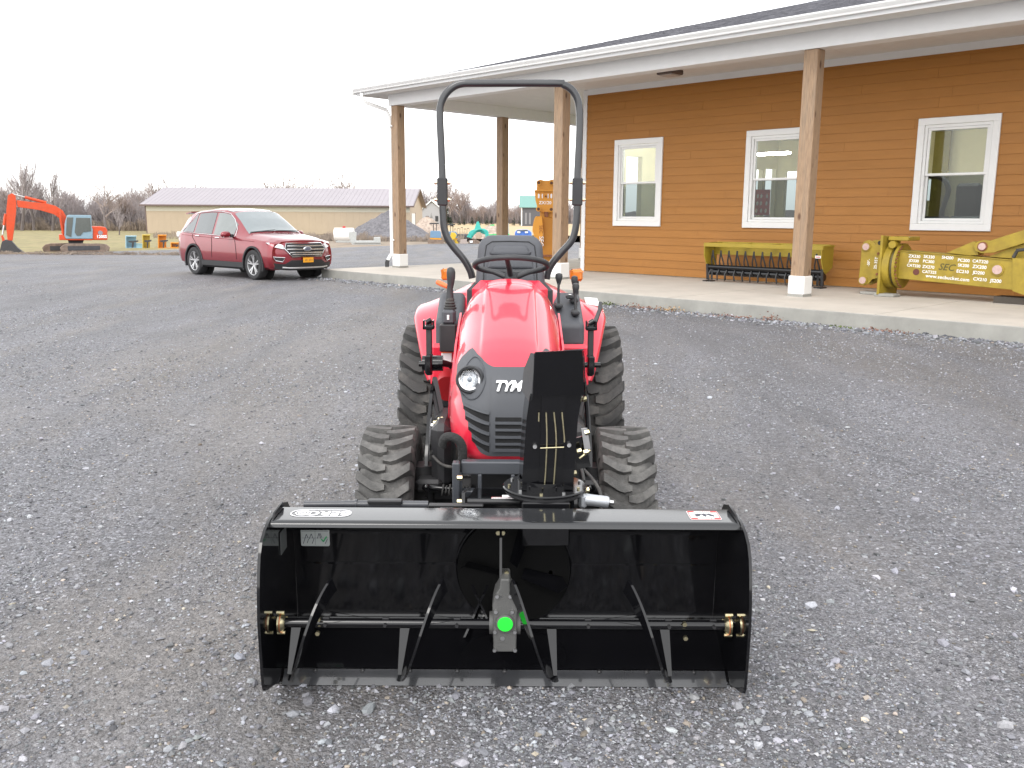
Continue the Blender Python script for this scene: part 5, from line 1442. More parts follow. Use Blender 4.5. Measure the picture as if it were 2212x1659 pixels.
# stencilled writing, letter for letter as on the steel
def code(txt, x, z, size, m=DECALW, rot=0.0, o0=3.276, **kw):
    ang = math.atan2(-.095, 1.85)
    T = BI2 @ frame(Vector((x, o0, z)), (1, 0, 0), (0, 0, 1)) @ Matrix.Rotation(ang + rot, 4, 'Z')
    return lettering('lettering', txt, size, m, T, BT, .0012, offset=.001, **kw)
def zz(x, y):      # a place on the side plate, from its own photograph scale
    d = ray((x / 5.267 + 2080) * .8848, (y / 5.267 + 560) * .8848); inv = BO.inverted(); a = inv @ Vector((0, 0, HCAM)); b = inv.to_3x3() @ d
    t = (3.276 - a.y) / b.y; p = a + b * t; return p.x, p.z
for txt, x, y, sz in (('ZX330', 803, 348, .072), ('JD330', 797, 405, .068), ('CAT330', 793, 468, .068), ('SK330', 992, 355, .072), ('PC300', 985, 415, .072), ('ZX270', 982, 485, .072), ('CAT325', 995, 550, .070), ('SH200', 1230, 365, .072),
                      ('PC200', 1437, 400, .072), ('SK200', 1433, 466, .070), ('EC210', 1422, 544, .074), ('CAT320', 1650, 415, .072), ('ZX200', 1640, 485, .078), ('JD200', 1630, 560, .074), ('CX210', 1645, 645, .074), ('JS200', 1850, 665, .078)):
    code(txt, *zz(x, y), sz)
code('www.secbucket.com', *zz(1225, 624), .082, spacing=1.06)
code('SEC', *zz(1212, 490), .16, m=mat('faded_black_letters', (.08, .07, .02), .7), shear=.3)
code('25-35T', *zz(283, 435), .075, rot=PI / 2, o0=3.356)
code('-20"-', *zz(190, 430), .065, rot=PI / 2, o0=3.356)
# concrete blocks under it
for x, y, w in ((5.95, 3.50, .42), (6.30, 3.25, .36)):
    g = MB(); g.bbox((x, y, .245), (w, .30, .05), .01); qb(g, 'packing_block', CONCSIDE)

# orange coupler and bucket standing on end at the porch's left end
BKT = thing('stood_up_bucket', 'orange yellow digger bucket with its coupler frame, stood on end between two porch posts', 'bucket', (.95, 24.4, SLAB))
OY = mat('bucket_orange', (.62, .27, .02), .45, var=.12, dirt=(.35, .14, .03), dirt_amt=.4)
OYD = mat('bucket_shade_orange', (.42, .17, .012), .6, var=.12, dirt=(.25, .10, .03), dirt_amt=.4)  # darker copy of the orange, painting shade inside the bucket
def ob_(name, pts, Y, d, m=OY, **kw): return ext(BKT, name, m, pts, Y, d, f=Z8, **kw)
ob_('coupler_head', [(1788, 160), (1800, 125), (1840, 112), (1900, 128), (1960, 128), (2010, 112), (2065, 125), (2085, 165), (2075, 210), (2092, 278), (1780, 278)], 24.35, .32, bevel=.015)
ob_('cross_flange', [(1745, 270), (2105, 270), (2105, 290), (1748, 290)], 24.25, .5)
ob_('coupler_frame', [(1752, 290), (2098, 290), (2090, 420), (2065, 470), (2060, 600), (1970, 612), (1860, 600), (1800, 590), (1785, 500), (1765, 420)], 24.35, .30, bevel=.012)
for x in (1815, 1868, 1955, 2003):
    w = 26 if x in (1815, 2003) else 16; ob_('painted_slot', [(x - w / 2, 335), (x, 322), (x + w / 2, 335), (x + w / 2, 385), (x, 398), (x - w / 2, 385)], 24.335, .02, m=mat('pale_slot', (.8, .8, .82), .5))  # pale insets paint the bright daylight behind the slots
for x, y in ((1815, 160), (2005, 165), (1810, 555), (2000, 560), (1918, 362)):
    p = at(*Z8(x, y), 24.3); g = MB(); g.cyl((p.x, 24.36, p.z), (p.x, 24.27, p.z), .065 if y != 362 else .03, n=18); g.xf(Matrix.Translation(-BKT.location)); g.build('pin_boss', OY, BKT)
    g = MB(); g.cyl((p.x, 24.28, p.z), (p.x, 24.262, p.z), .04 if y != 362 else .02, n=18); g.xf(Matrix.Translation(-BKT.location)); g.build('pin', mat('bore_dark', (.10, .04, .02), .7), BKT)
p = at(*Z8(1910, 462), 24.345)
lettering('lettering', 'ZX120', .115, DECALW, Matrix.Translation(-BKT.location) @ frame(Vector((p.x, 24.345, p.z)), (1, 0, 0), (0, 0, 1)), BKT, .002, offset=.002)
ob_('neck', [(1830, 600), (2050, 605), (2062, 690), (1835, 680)], 24.45, .25)
ob_('spindle', [(1897, 595), (1960, 598), (1955, 690), (1900, 690)], 24.3, .1, m=RUST)
ob_('bucket_side', [(1752, 690), (1775, 662), (1860, 665), (1872, 760), (1885, 900), (1868, 1010), (1860, 1120), (1845, 1145), (1790, 1060), (1745, 960), (1718, 880), (1728, 780)], 24.1, .06, bevel=.01)
ob_('bucket_shell', [(1860, 672), (1990, 680), (2060, 700), (2085, 900), (2080, 1250), (2040, 1420), (1850, 1420), (1862, 1120), (1885, 900)], 24.25, .5, m=OYD, bevel=.03)
ob_('cutting_edge', [(1852, 1240), (2080, 1245), (2080, 1275), (1852, 1270)], 24.15, .10, m=RUST)
ob_('foot_block', [(1845, 1400), (2085, 1400), (2085, 1530), (1845, 1530)], 24.2, .5, m=OYD)
p = at(*Z8(1850, 1040), 24.09)
lettering('lettering', 'SEC', .16, DECALW, Matrix.Translation(-BKT.location) @ frame(Vector((p.x, 24.09, p.z)), (0, 0, -1), (1, 0, 0)), BKT, .002)
p = at(*Z8(1845, 860), 24.09)
lettering('lettering', 'SEC', .13, mat('rusty_letters', (.35, .12, .03), .7), Matrix.Translation(-BKT.location) @ frame(Vector((p.x, 24.09, p.z)), (0, 0, -1), (1, 0, 0)), BKT, .002)

# metal chair at the wall corner
CHR = thing('patio_chair', 'dark metal chair half hidden behind the white corner board', 'chair', mat=BO @ Matrix.Translation((-3.05, 6.35, SLAB)))
g = MB(); g.tube([(0, 0, 0), (0, .02, .40), (.02, .30, .44), (.04, .42, .62)], .016, 8); CHD = g.build('frame', BLACK_SATIN, CHR)
g = MB(); g.tube([(.5, 0, 0), (.5, .02, .40), (.5, .30, .44), (.5, .42, .62)], .016, 8); g.build('frame', BLACK_SATIN, CHR)
g = MB(); g.bbox((.25, .16, .43), (.52, .42, .02), .008); g.build('seat', BLACK_SATIN, CHR)
for z, y in ((.50, .34), (.60, .41), (.82, .48)):
    g = MB(); g.bar((-.02, y, z), (.54, y, z), .012, .02); g.build('back_slat', BLACK_SATIN, CHR)
g = MB(); g.tube([(0, .30, .44), (0, .44, .70), (0, .5, .92)], .016, 8); g.build('back_post', BLACK_SATIN, CHR)

# things seen through the showroom windows
def inside(name, label, cat, s_, o_): return bthing(name, label, cat, s_, o_, SLAB + .012)
t = inside('showroom_tractor', 'dark tractor with a curved roll bar standing inside behind the right-hand window', 'tractor', 6.7, 6.3)
g = MB(); g.tube(smooth_pts2([Vector(p) for p in ((-.75, 0, 1.0), (-.73, 0, 1.47), (-.68, 0, 1.72), (-.64, 0, 1.90), (-.70, .0, 2.08), (-.86, 0, 2.19), (-1.15, 0, 2.22), (-1.5, 0, 2.22))], 5), .05, 10); g.build('roll_bar', BLACK_SATIN, t, smooth=60)
g = MB(); g.bbox((-.26, .05, 1.70), (.48, .16, .72), .06); g.build('seat_back', mat('showroom_seat', (.02, .02, .025), .6), t)
g = MB(); g.bbox((-.1, 0, 1.2), (.8, .6, .44), .06); g.build('body', mat('showroom_machine', (.03, .04, .06), .5), t)
g = MB(); g.bbox((-1.1, 0, 1.24), (1.0, .5, .34), .06); g.build('fender', mat('showroom_machine', (.03, .04, .06), .5), t)
for x in (-1.1, .25):
    g = MB(); g.cyl((x, -.3, .5), (x, 0, .5), .5, n=24); g.build('wheel', RUBBER, t, smooth=40)
t = inside('display_poster', 'red and white glove display card standing behind the middle window', 'poster', 2.42, 5.35)
T = frame((0, 0.05, 1.69), (.85, .5, 0), (0, 0, 1)) @ Matrix.Scale(.8, 4)
g = MB(); g.box(-.20, .20, -.34, .36, 0, .015, T=T); g.build('card', mat('poster_red', (.55, .03, .02), .5, var=.1), t)
g = MB(); R = random.Random(9)
for k in range(9):
    x = -.15 + (k % 3) * .13 + R.uniform(-.02, .02); y = -.22 + (k // 3) * .2
    g.prism([T @ Vector(p) for p in ((x - .025, y - .05, .017), (x + .02, y - .05, .017), (x + .03, y + .03, .017), (x, y + .07, .017), (x - .03, y + .02, .017))], T.to_3x3() @ Vector((0, 0, .003)))
g.build('print', DECALW, t, kind='stuff')
g = MB(); g.box(-.3, .8, -.1, .5, 0, 1.38); g.build('shelf', mat('pale_shelf', (.45, .36, .2), .6), t)
t = inside('wall_clock_plant', 'dark round object low in the left showroom window', 'tyre', -.1, 5.9) if False else None
t = inside('oil_drum', 'dark drum standing low inside the left showroom window', 'drum', .35, 6.2)
g = MB(); g.lathe([(.01, 0), (.30, 0), (.31, .02), (.29, .04), (.29, .8), (.31, .82), (.30, .85), (.01, .85)], (0, 0, .77), (0, 0, 1), 28); g.build('barrel', BLACK_SATIN, t, smooth=50)
g = MB(); g.box(-.4, .4, -.3, .3, 0, .76); g.build('crate', BLACK_SATIN, t)

# ------------------------------------------------------------------ weeds and coarse stone along the slab edge
n = 6500
s_ = rng.uniform(-7.0, 14, n); o_ = -np.abs(rng.normal(0, .28, n)) - .01
u_ = np.array([math.cos(BYAW), math.sin(BYAW)]); v_ = np.array([-u_[1], u_[0]])
pos = np.stack([u_[0] * s_ + v_[0] * o_, 18.53 + u_[1] * s_ + v_[1] * o_, np.zeros(n)], 1)
sz = np.clip(rng.lognormal(math.log(.016), .4, n), .007, .045)
o = scatter('gravel', pos, sz, ico(), stone_tones(n, .0), flat=(.45, .8)); o['label'] = 'coarser pale stones along the foot of the porch slab'
# small clumps of reddish and green weeds, each a plant
WR_ = mat('reddish_weed', (.20, .11, .08), .8, var=.4, scale=30)
WG_ = mat('green_weed', (.10, .13, .035), .8, var=.4, scale=30)
WT_ = mat('tan_weed', (.36, .24, .13), .8, var=.3, scale=30)
def clump(seed, n, w, h):
    R = random.Random(seed); g = MB()
    for k in range(n):
        x, y = R.gauss(0, w), R.gauss(0, .05); L_ = R.uniform(.018, .05); a = R.uniform(0, 2 * PI); z = abs(R.gauss(0, h)); tl = R.uniform(-.6, .9)
        d = Vector((math.cos(a) * math.cos(tl), math.sin(a) * math.cos(tl), math.sin(tl))); s2 = d.orthogonal().normalized() * L_ * .32
        c = Vector((x, y, z + .01)); g.add([c - d * L_ * .5, c + s2, c + d * L_ * .5, c - s2], [(0, 1, 2, 3)])
    return g
for i, (s2, lbl, m, n_, w, h) in enumerate(((1.05, 'small dry reddish weed patch nearest the tractor at the slab edge', WR_, 90, .10, .04), (1.75, 'reddish brown weed patch at the slab edge left of the small green weed', WR_, 200, .22, .05), (2.65, 'small green weed growing at the slab edge', WG_, 120, .09, .05),
      (3.45, 'widest russet weed patch at the slab edge below the timber post', WR_, 330, .26, .05), (4.05, 'tan and rust weed tuft right of the widest patch', WT_, 170, .14, .07), (5.25, 'sparse reddish weed patch at the slab edge right of the timber post', WR_, 150, .25, .03), (5.95, 'single rusty weed tuft below the yellow boom', WR_, 120, .10, .07),
      (7.15, 'faint green weed patch at the slab edge far right', WG_, 60, .16, .02), (7.75, 'brown weed patch at the right edge of the picture', WR_, 150, .18, .04))):
    g = clump(i, int(n_ * .55), w, h * .6); p = bpt(s2, -.16, 0)
    o = g.build('weed_clump', m, smooth=0); o.matrix_world = Matrix.Translation(p) @ Matrix.Rotation(BYAW, 4, 'Z'); o['kind'] = 'stuff'; o['label'] = lbl
# ------------------------------------------------------------------ the compact tractor
TX = -.014
trac = thing('compact_tractor', 'shiny red compact tractor with a black roll bar carrying a snow blower on its front', 'tractor', (TX, 4.7, 0))
TI = Matrix.Translation((-TX, -4.7, 0))      # parts are modelled where they stand
def tb(mb, name, m, parent=None, **kw):
    """build a tractor part from world coordinates"""
    mb.xf(TI)
    return mb.build(name, m, parent or trac, **kw)
def sub(mb, name, m, parent, **kw):
    mb.xf(TI); return mb.build(name, m, parent, **kw)

# --- tyres
def tyre(R, w, rim_r, n_lug, lug_h, lug_w, rise, side):
    """wheel about the x axis at the origin; tread points down on the face turned to -y"""
    g = MB(); r0 = R - lug_h
    prof = []
    hw = w / 2
    sh = [(r0 - .002, -.50), (r0, -.30), (r0 + .002, 0), (r0, .30), (r0 - .002, .50), (r0 - .012, .72), (r0 - .03, .86), (r0 - .06, .96), (r0 - .10, 1.0), (r0 - .14, .98), (rim_r + .02, .88), (rim_r, .80), (rim_r - .015, .78)]
    left = [(r, -t) for r, t in sh[:4:-1]]
    full = left + sh
    for r, t in full: prof.append((r, t * hw))
    g.lathe(prof, (0, 0, 0), (1, 0, 0), 72, closed=True)
    for sd in (1, -1):
        for k in range(n_lug):
            ph = 2 * PI * (k + (.5 if sd < 0 else 0)) / n_lug
            j = random.uniform(-.004, .004)
            cl = [(-.06, 0, 0), (.22, .0, 0), (.42, rise * .12, 0), (.92, rise * .8, -.004), (1.0, rise * .93, -.03), (1.01, rise * 1.0, -.075)]
            ws_ = [.65, 1.0, 1.0, 1.05, .95, .6]
            rings = []
            for (t, dp, dr), wk in zip(cl, ws_):
                a = ph + dp / R + j
                x = sd * t * hw
                rr_ = R + dr + .002
                dw = lug_w * wk / 2 / R
                ring = []
                bh = .055 if t > .9 else lug_h + .006
                for (aa, r) in ((a - dw * 1.25, rr_ - bh), (a - dw, rr_), (a + dw, rr_), (a + dw * 1.25, rr_ - bh)):
                    ring.append(Vector((x, -r * math.cos(aa), r * math.sin(aa))))
                rings.append(ring)
            g.loft(rings)
    return g
def wheel(x, y, R, w, rim_r, n_lug, lug_h, lug_w, rise, rubber, rimm, label):
    wv = bpy.data.objects.new('wheel', None); COL.objects.link(wv); wv.parent = trac
    wv.location = (x - TX, y - 4.7, R - .008)
    if label: wv['label'] = label
    sgn = 1 if x > 0 else -1
    t = tyre(R, w, rim_r, n_lug, lug_h, lug_w, rise, sgn).build('tyre', rubber, wv, smooth=40, recalc=True)
    g = MB()
    hw = w / 2
    g.lathe([(rim_r + .004, -.8 * hw), (rim_r + .018, -.78 * hw), (rim_r - .02, -.70 * hw), (rim_r - .03, -.2 * hw), (rim_r - .05, 0), (.10, .02), (.07, .03), (.005, .03)], (0, 0, 0), (1, 0, 0), 36)
    g.lathe([(rim_r + .004, .8 * hw), (rim_r + .018, .78 * hw), (rim_r - .02, .70 * hw), (rim_r - .03, .2 * hw), (rim_r - .05, 0.001)], (0, 0, 0), (1, 0, 0), 36)
    g.build('rim', rimm, wv, smooth=40)
    g = MB()
    for k in range(5):
        a = 2 * PI * k / 5
        g.cyl((sgn * .02, math.cos(a) * .055, math.sin(a) * .055), (sgn * .045, math.cos(a) * .055, math.sin(a) * .055), .009, n=6)
    g.build('hub_bolts', STEEL, wv, kind='stuff')
    return wv
RIMM = mat('pale_rim_paint', (.34, .32, .28), .6, dirt=(.2, .17, .13), dirt_amt=.5)
wheel(-.557, 4.06, .325, .245, .165, 23, .024, .038, .064, RUBBER_DUSTY, RIMM, None)
wheel(.515, 4.06, .325, .245, .165, 23, .024, .038, .064, RUBBER_DUSTY, RIMM, None)
wheel(-.490, 5.45, .478, .315, .26, 25, .030, .054, .098, RUBBER, RIMM, None)
wheel(.480, 5.45, .478, .315, .26, 25, .030, .054, .098, RUBBER, RIMM, None)

# --- hood surface
CP = [(3.81, .553), (3.79, .575), (3.778, .62), (3.775, .70), (3.785, .79), (3.812, .87), (3.86, .94), (3.93, .99), (4.03, 1.035), (4.18, 1.09), (4.36, 1.15), (4.55, 1.215), (4.70, 1.262), (4.76, 1.272)]
BETA = [0, 0, 0, 2, 8, 20, 38, 58, 74, 84, 88, 90, 90, 90]
WS = [.77, .86, .96, 1.0, 1.01, 1.01, 1.01, 1.02, 1.04, 1.05, 1.05, 1.03, 1.0, .98]
HS = [0]
for a, b in zip(CP[:-1], CP[1:]): HS.append(HS[-1] + math.dist(a, b))
def _cr(p0, p1, p2, p3, t):
    return .5 * ((2 * p1) + (-p0 + p2) * t + (2 * p0 - 5 * p1 + 4 * p2 - p3) * t * t + (-p0 + 3 * p1 - 3 * p2 + p3) * t ** 3)
def _ip(s, arr):
    s = max(0, min(HS[-1] - 1e-9, s))
    i = max(k for k in range(len(HS) - 1) if HS[k] <= s); t = (s - HS[i]) / (HS[i + 1] - HS[i])
    g = lambda k: arr[max(0, min(len(arr) - 1, k))]
    return _cr(g(i - 1), g(i), g(i + 1), g(i + 2), t)
HWID = .272
def hood(x, s, off=0.0, ext=0.0):
    Y = _ip(s, [c[0] for c in CP]); Z = _ip(s, [c[1] for c in CP]); b = math.radians(_ip(s, BETA)); hw = HWID * _ip(s, WS)
    r = min(1.0, abs(x) / hw); k = max(0, 1 - s / .3)
    d = .36 * (1 - (1 - r ** (2.6 + 3 * k)) ** (1 / (2.2 + 1.0 * k)))
    # two pressed creases along the top
    cz = max(0, min(1, (s - .5) / .15))
    d -= cz * .009 * (1 / (1 + math.exp((abs(x) - .127) / .0018)))
    # a shallow dip across the top at the rear
    d += .012 * math.exp(-((s - 1.33) / .05) ** 2)
    d += ext - off
    sx = off * .6 * (r ** 4) * (1 if x > 0 else -1)
    return Vector((TX + max(-hw, min(hw, x)) + sx, Y + d * math.cos(b), Z - d * math.sin(b)))
g = MB()
NU, NV = 150, 60
def hood_g(u, v):
    s = v * (HS[-1] - 1e-6)
    t = (u - .5) * 2
    hw = HWID * _ip(s, WS)
    a = abs(t)
    sg = 1 if t >= 0 else -1
    if a > .9: return hood(sg * hw, s, 0, (a - .9) / .1 * .12)
    x = hw * math.sin(a / .9 * PI / 2)
    return hood(sg * x, s)
g.grid(hood_g, NU, NV)
tb(g, 'hood', RED, smooth=50, solid=.004)
# side panels under the hood shoulder (they close the engine bay)
for sd in (-1, 1):
    g = MB()
    X = TX + sd * .262
    poly = [(X, 4.02, .60), (X, 4.10, .585), (X, 4.45, .70), (X, 4.72, .74), (X, 4.76, 1.0), (X, 4.74, 1.1), (X, 4.3, .99), (X, 4.05, .86)]
    g.prism([Vector(p) for p in poly], (-sd * .01, 0, 0))
    tb(g, 'side_panel', RED)
# grille on the nose: columns between a lower and an upper outline
def pl(x, pts):
    for (a, b), (c, d) in zip(pts[:-1], pts[1:]):
        if a <= x <= c: return b + (d - b) * (x - a) / (c - a) if c > a else b
    return pts[0][1] if x < pts[0][0] else pts[-1][1]
UP = [(0, .4345), (.05, .436), (.071, .4407), (.09, .458), (.106, .480), (.1386, .5567), (.155, .61), (.1653, .645), (.18, .652), (.1968, .647), (.215, .655), (.2335, .640)]
LO = [(0, .0395), (.072, .0385), (.0925, .043), (.1128, .0533), (.1265, .066), (.1387, .0846), (.15, .115), (.169, .1727), (.187, .225), (.2022, .2796), (.2195, .38), (.2323, .50), (.2335, .56)]
def grille_pt(x, f, off):
    a = abs(x); lo = pl(a, LO); up = pl(a, UP)
    return hood(x, lo + (up - lo) * f, off)
def patch(xs, f_lo, f_hi, off, ns=26):
    """surface patch on the nose between s-curves f_lo(x), f_hi(x)"""
    g = MB(); P = []
    for x in xs:
        lo, hi = f_lo(x), f_hi(x)
        for j in range(ns + 1):
            P.append(hood(x, lo + (hi - lo) * j / ns, off))
    n = ns + 1
    # skirt back to the hood
    F = [(i * n + j, (i + 1) * n + j, (i + 1) * n + j + 1, i * n + j + 1) for i in range(len(xs) - 1) for j in range(ns)]
    g.add(P, F)
    base = len(g.v)
    rim = [i * n for i in range(len(xs))] + [(len(xs) - 1) * n + j for j in range(n)] + [i * n + ns for i in range(len(xs) - 1, -1, -1)] + [j for j in range(n - 1, -1, -1)]
    Q = []
    for idx in rim:
        i, j = divmod(idx, n); x = xs[i]; lo, hi = f_lo(x), f_hi(x)
        Q.append(hood(x, lo + (hi - lo) * j / ns, -.006))
    o = len(g.v); g.v.extend(tuple(q) for q in Q)
    for k in range(len(rim) - 1):
        g.f.append((rim[k], rim[k + 1], o + k + 1, o + k)); g.m.append(0)
    return g
xs = [.2334 * math.sin(PI / 2 * (i / 36)) * 1 for i in range(-36, 37)]
g = patch(xs, lambda x: pl(abs(x), LO), lambda x: pl(abs(x), UP), .009, 30)
gr = tb(g, 'grille', GREYPLAST, smooth=40)
# raised centre panel with its own edge
xs = [(-.0737 + .1474 * i / 16) for i in range(17)]
g = patch([x for x in xs], lambda x: .062, lambda x: .388 - .0 * abs(x), .015, 20)
gp = sub(g, 'centre_panel', GREYPLAST, gr, smooth=40)
# louvre slots: near-black strips painting the slots' shade, and proud bars
SLOT_SHADE = mat('slot_shade_black', (.008, .008, .009), .7, bump=.8, bscale=700)
for k in range(5):
    s1 = .212 - k * .0295
    g = patch([(-.056 + .112 * i / 8) for i in range(9)], lambda x: s1 - .017, lambda x: s1, .0162, 2)
    sub(g, 'louvre_slot', SLOT_SHADE, gr)
    g = patch([(-.060 + .120 * i / 8) for i in range(9)], lambda x: s1 - .0285, lambda x: s1 - .0175, .022, 3)
    sub(g, 'louvre_bar', GREYPLAST, gr, smooth=60)
for sd in (-1, 1):
    for k in range(4):
        t0 = .262 - k * .044
        x_out = (.195, .186, .172, .157)[k]; x_in = .082
        def lo_(x, t0=t0, xo=x_out): f = (abs(x) - x_in) / (xo - x_in); return (t0 - .058) + .040 * f ** 1.4 - .010 * (1 - f) - .002
        def hi_(x, t0=t0, xo=x_out): f = (abs(x) - x_in) / (xo - x_in); return (t0 - .040) + .036 * f ** 1.4
        xr = [sd * (x_in + (x_out - x_in) * i / 12) for i in range(13)]
        if sd < 0: xr = xr[::-1]
        sub(patch(xr, lo_, hi_, .0105, 2), 'louvre_slot', SLOT_SHADE, gr)
        def lo2(x, f=hi_): return f(x) + .001
        def hi2(x, f=hi_): return f(x) + .011
        sub(patch(xr, lo2, hi2, .017, 3), 'louvre_bar', GREYPLAST, gr, smooth=60)
# headlights
CHROME = mat('chrome', (.8, .8, .8), .08, metal=1)
LENS = glass_mat('clear_lens', (.95, .97, 1), .8)
for sd in (-1, 1):
    c = hood(sd * .165, .391, .006); n1 = (hood(sd * .165, .391, .05) - c).normalized()
    nrm = Vector((sd * .13, -1, .20)).normalized(); c = c + nrm * .016
    h = bpy.data.objects.new('headlight', None); COL.objects.link(h); h.parent = trac
    g = MB(); g.lathe([(.062, -.02), (.062, .012), (.056, .02), (.05, .014), (.05, -.02)], c, nrm, 36); sub(g, 'bezel', DKPLAST, h, smooth=40)
    g = MB(); g.lathe([(.0495, .012), (.047, .017), (.040, .012)], c, nrm, 36); sub(g, 'rim', CHROME, h, smooth=60)
    g = MB(); g.lathe([(.040, .010), (.036, .0), (.022, -.014), (.001, -.018)], c, nrm, 36); sub(g, 'reflector', mat('lamp_reflector', (.30, .31, .33), .45, metal=1), h, smooth=60)
    g = MB(); g.sphere(c - nrm * .004, .020, 14, 8); sub(g, 'bulb', mat('lamp_ball', (.22, .24, .26), .3, metal=.3), h, smooth=60)
    g = MB(); g.lathe([(.041, .009), (.034, .018), (.022, .024), (.001, .027)], c, nrm, 28); sub(g, 'lens', LENS, h, smooth=60)
    # the raised teardrop moulding round the light
    g = MB(); pts = []
    for k in range(33):
        a = PI * 2 * k / 32
        dx = .060 * math.cos(a) ; dz = .068 * math.sin(a) + (.05 * max(0, math.sin(a)) ** 3)
        if math.sin(a) < 0: dz *= 1.35
        x = .163 - .004 + dx * (.9 if math.sin(a) > 0 else 1.0)
        pts.append(hood(sd * min(x, .222), .400 + dz * 1.25, .010))
    g.tube(pts[:-1], .0035, 6, closed=True)
    sub(g, 'moulding', GREYPLAST, gr, smooth=60)
# maker's letters across the nose
LETM = mat('bright_letters', (.82, .82, .83), .25, metal=.3)
cT = hood(0.0, .340, .0175)
upv = (hood(0, .37, .0175) - hood(0, .31, .0175)).normalized()
me = text_mesh('TYM', .088, .005, shear=.32, offset=.0028, spacing=.90)
me.materials.clear(); me.materials.append(LETM)
Mt = TI @ frame(cT + Vector((-.006, -.004, 0)), (1, 0, 0), upv) @ Matrix.Diagonal((.70, .74, 1, 1))
me.transform(Mt)
o = bpy.data.objects.new('lettering', me); COL.objects.link(o); o.parent = trac

# --- dash and rear bulkhead behind the hood
g = MB(); g.bbox((TX, 4.80, 1.13), (.40, .10, .27), .05); tb(g, 'dash_cowl', RED, bevel=.0)
g = MB(); g.bbox((TX, 4.86, 1.05), (.46, .10, .40), .04); tb(g, 'firewall', DKPLAST)
g = MB(); g.cyl((TX, 4.84, 1.10), (TX, 4.93, 1.295), .03, .026, 14); tb(g, 'steering_column', DKPLAST)
# steering wheel
sw = bpy.data.objects.new('steering_wheel', None); COL.objects.link(sw); sw.parent = trac
cx = Vector((TX + .006, 4.93, 1.338)); til = math.radians(15)
ex = Vector((1, 0, 0)); ey = Vector((0, -math.cos(til), math.sin(til))); en_ = ex.cross(ey)
ring = [cx + ex * (.197 * math.cos(2 * PI * k / 64)) + ey * (.197 * math.sin(2 * PI * k / 64)) for k in range(64)]
g = MB(); g.tube(ring, [.0145 + (.0008 if k % 2 else 0) for k in range(64)], 12, closed=True); sub(g, 'rim', DKPLAST, sw, smooth=60)
hubc = cx - Vector((0, -.012, .075))
for a in (math.radians(97), math.radians(200), math.radians(-20)):
    p = cx + ex * (.192 * math.cos(a)) + ey * (.192 * math.sin(a))
    g = MB(); q = hubc.lerp(p, .5) + Vector((0, 0, .006)); g.tube([hubc, q, p], [.016, .0145, .012], 10); sub(g, 'spoke', DKPLAST, sw, smooth=60)
g = MB(); g.cyl(hubc - Vector((0, .01, .03)), hubc + Vector((0, .01, .03)), .04, .035, 18); sub(g, 'hub', DKPLAST, sw)

# --- seat
seat = bpy.data.objects.new('seat', None); COL.objects.link(seat); seat.parent = trac
SEATM = mat('grey_seat_vinyl', (.075, .078, .088), .62, var=.08, bump=.2, bscale=500)
def rrect(hw_t, hw_b, z0, z1, r, n=8):
    """rounded trapezoid outline in x, z"""
    pts = []
    cs = [(hw_b - r * .6, z0 + r * .6, -90, r * .6), (hw_t - r, z1 - r, 0, r), (-(hw_t - r), z1 - r, 90, r), (-(hw_b - r * .6), z0 + r * .6, 180, r * .6)]
    for cx_, cz_, a0, rr_ in cs:
        for k in range(n + 1):
            a = math.radians(a0 + 90 * k / n)
            pts.append((cx_ + rr_ * math.cos(a), cz_ + rr_ * math.sin(a)))
    return pts
def lean(x, y, z):     # backrest leans back
    return Vector((TX + x, 5.38 + y + (z - 1.1) * .16, z))
def shell(mb, out, ys_, ins):
    """stack of insets of one outline"""
    cz = sum(p[1] for p in out) / len(out)
    rings = []
    for y, i in zip(ys_, ins):
        m_ = max(abs(p[0]) for p in out); h_ = max(abs(p[1] - cz) for p in out)
        rings.append([lean(p[0] * (1 - i / m_), y, cz + (p[1] - cz) * (1 - i / h_)) for p in out])
    mb.loft(rings)
g = MB(); shell(g, rrect(.192, .212, 1.08, 1.488, .085), [.04, .0, -.035, -.058, -.066], [.012, 0, .004, .018, .034])
sub(g, 'backrest', SEATM, seat, smooth=70, recalc=True)
for z0, z1, hw1, hw0, rr_ in ((1.372, 1.432, .108, .123, .035), (1.296, 1.366, .127, .137, .010), (1.215, 1.289, .139, .146, .010)):
    g = MB(); shell(g, rrect(hw1, hw0, z0, z1, rr_), [-.05, -.069, -.078, -.081], [0, .0005, .006, .016])
    sub(g, 'cushion_panel', SEATM, seat, smooth=70, recalc=True)
g = MB(); pts = [lean(x, -.0655, z) for x, z in [(-.158, 1.20), (-.154, 1.34), (-.142, 1.43), (-.108, 1.452), (0, 1.455), (.108, 1.452), (.142, 1.43), (.154, 1.34), (.158, 1.20)]]
g.tube(pts, .004, 6); sub(g, 'piping', DKPLAST, seat, smooth=60)
g = MB(); g.bbox((TX, 5.24, 1.10), (.43, .36, .12), .05); sub(g, 'cushion', SEATM, seat, smooth=50, bevel=.02)
g = MB(); g.bbox((TX, 5.24, 1.00), (.36, .34, .10), .02); sub(g, 'seat_base', BLACK_SATIN, seat)

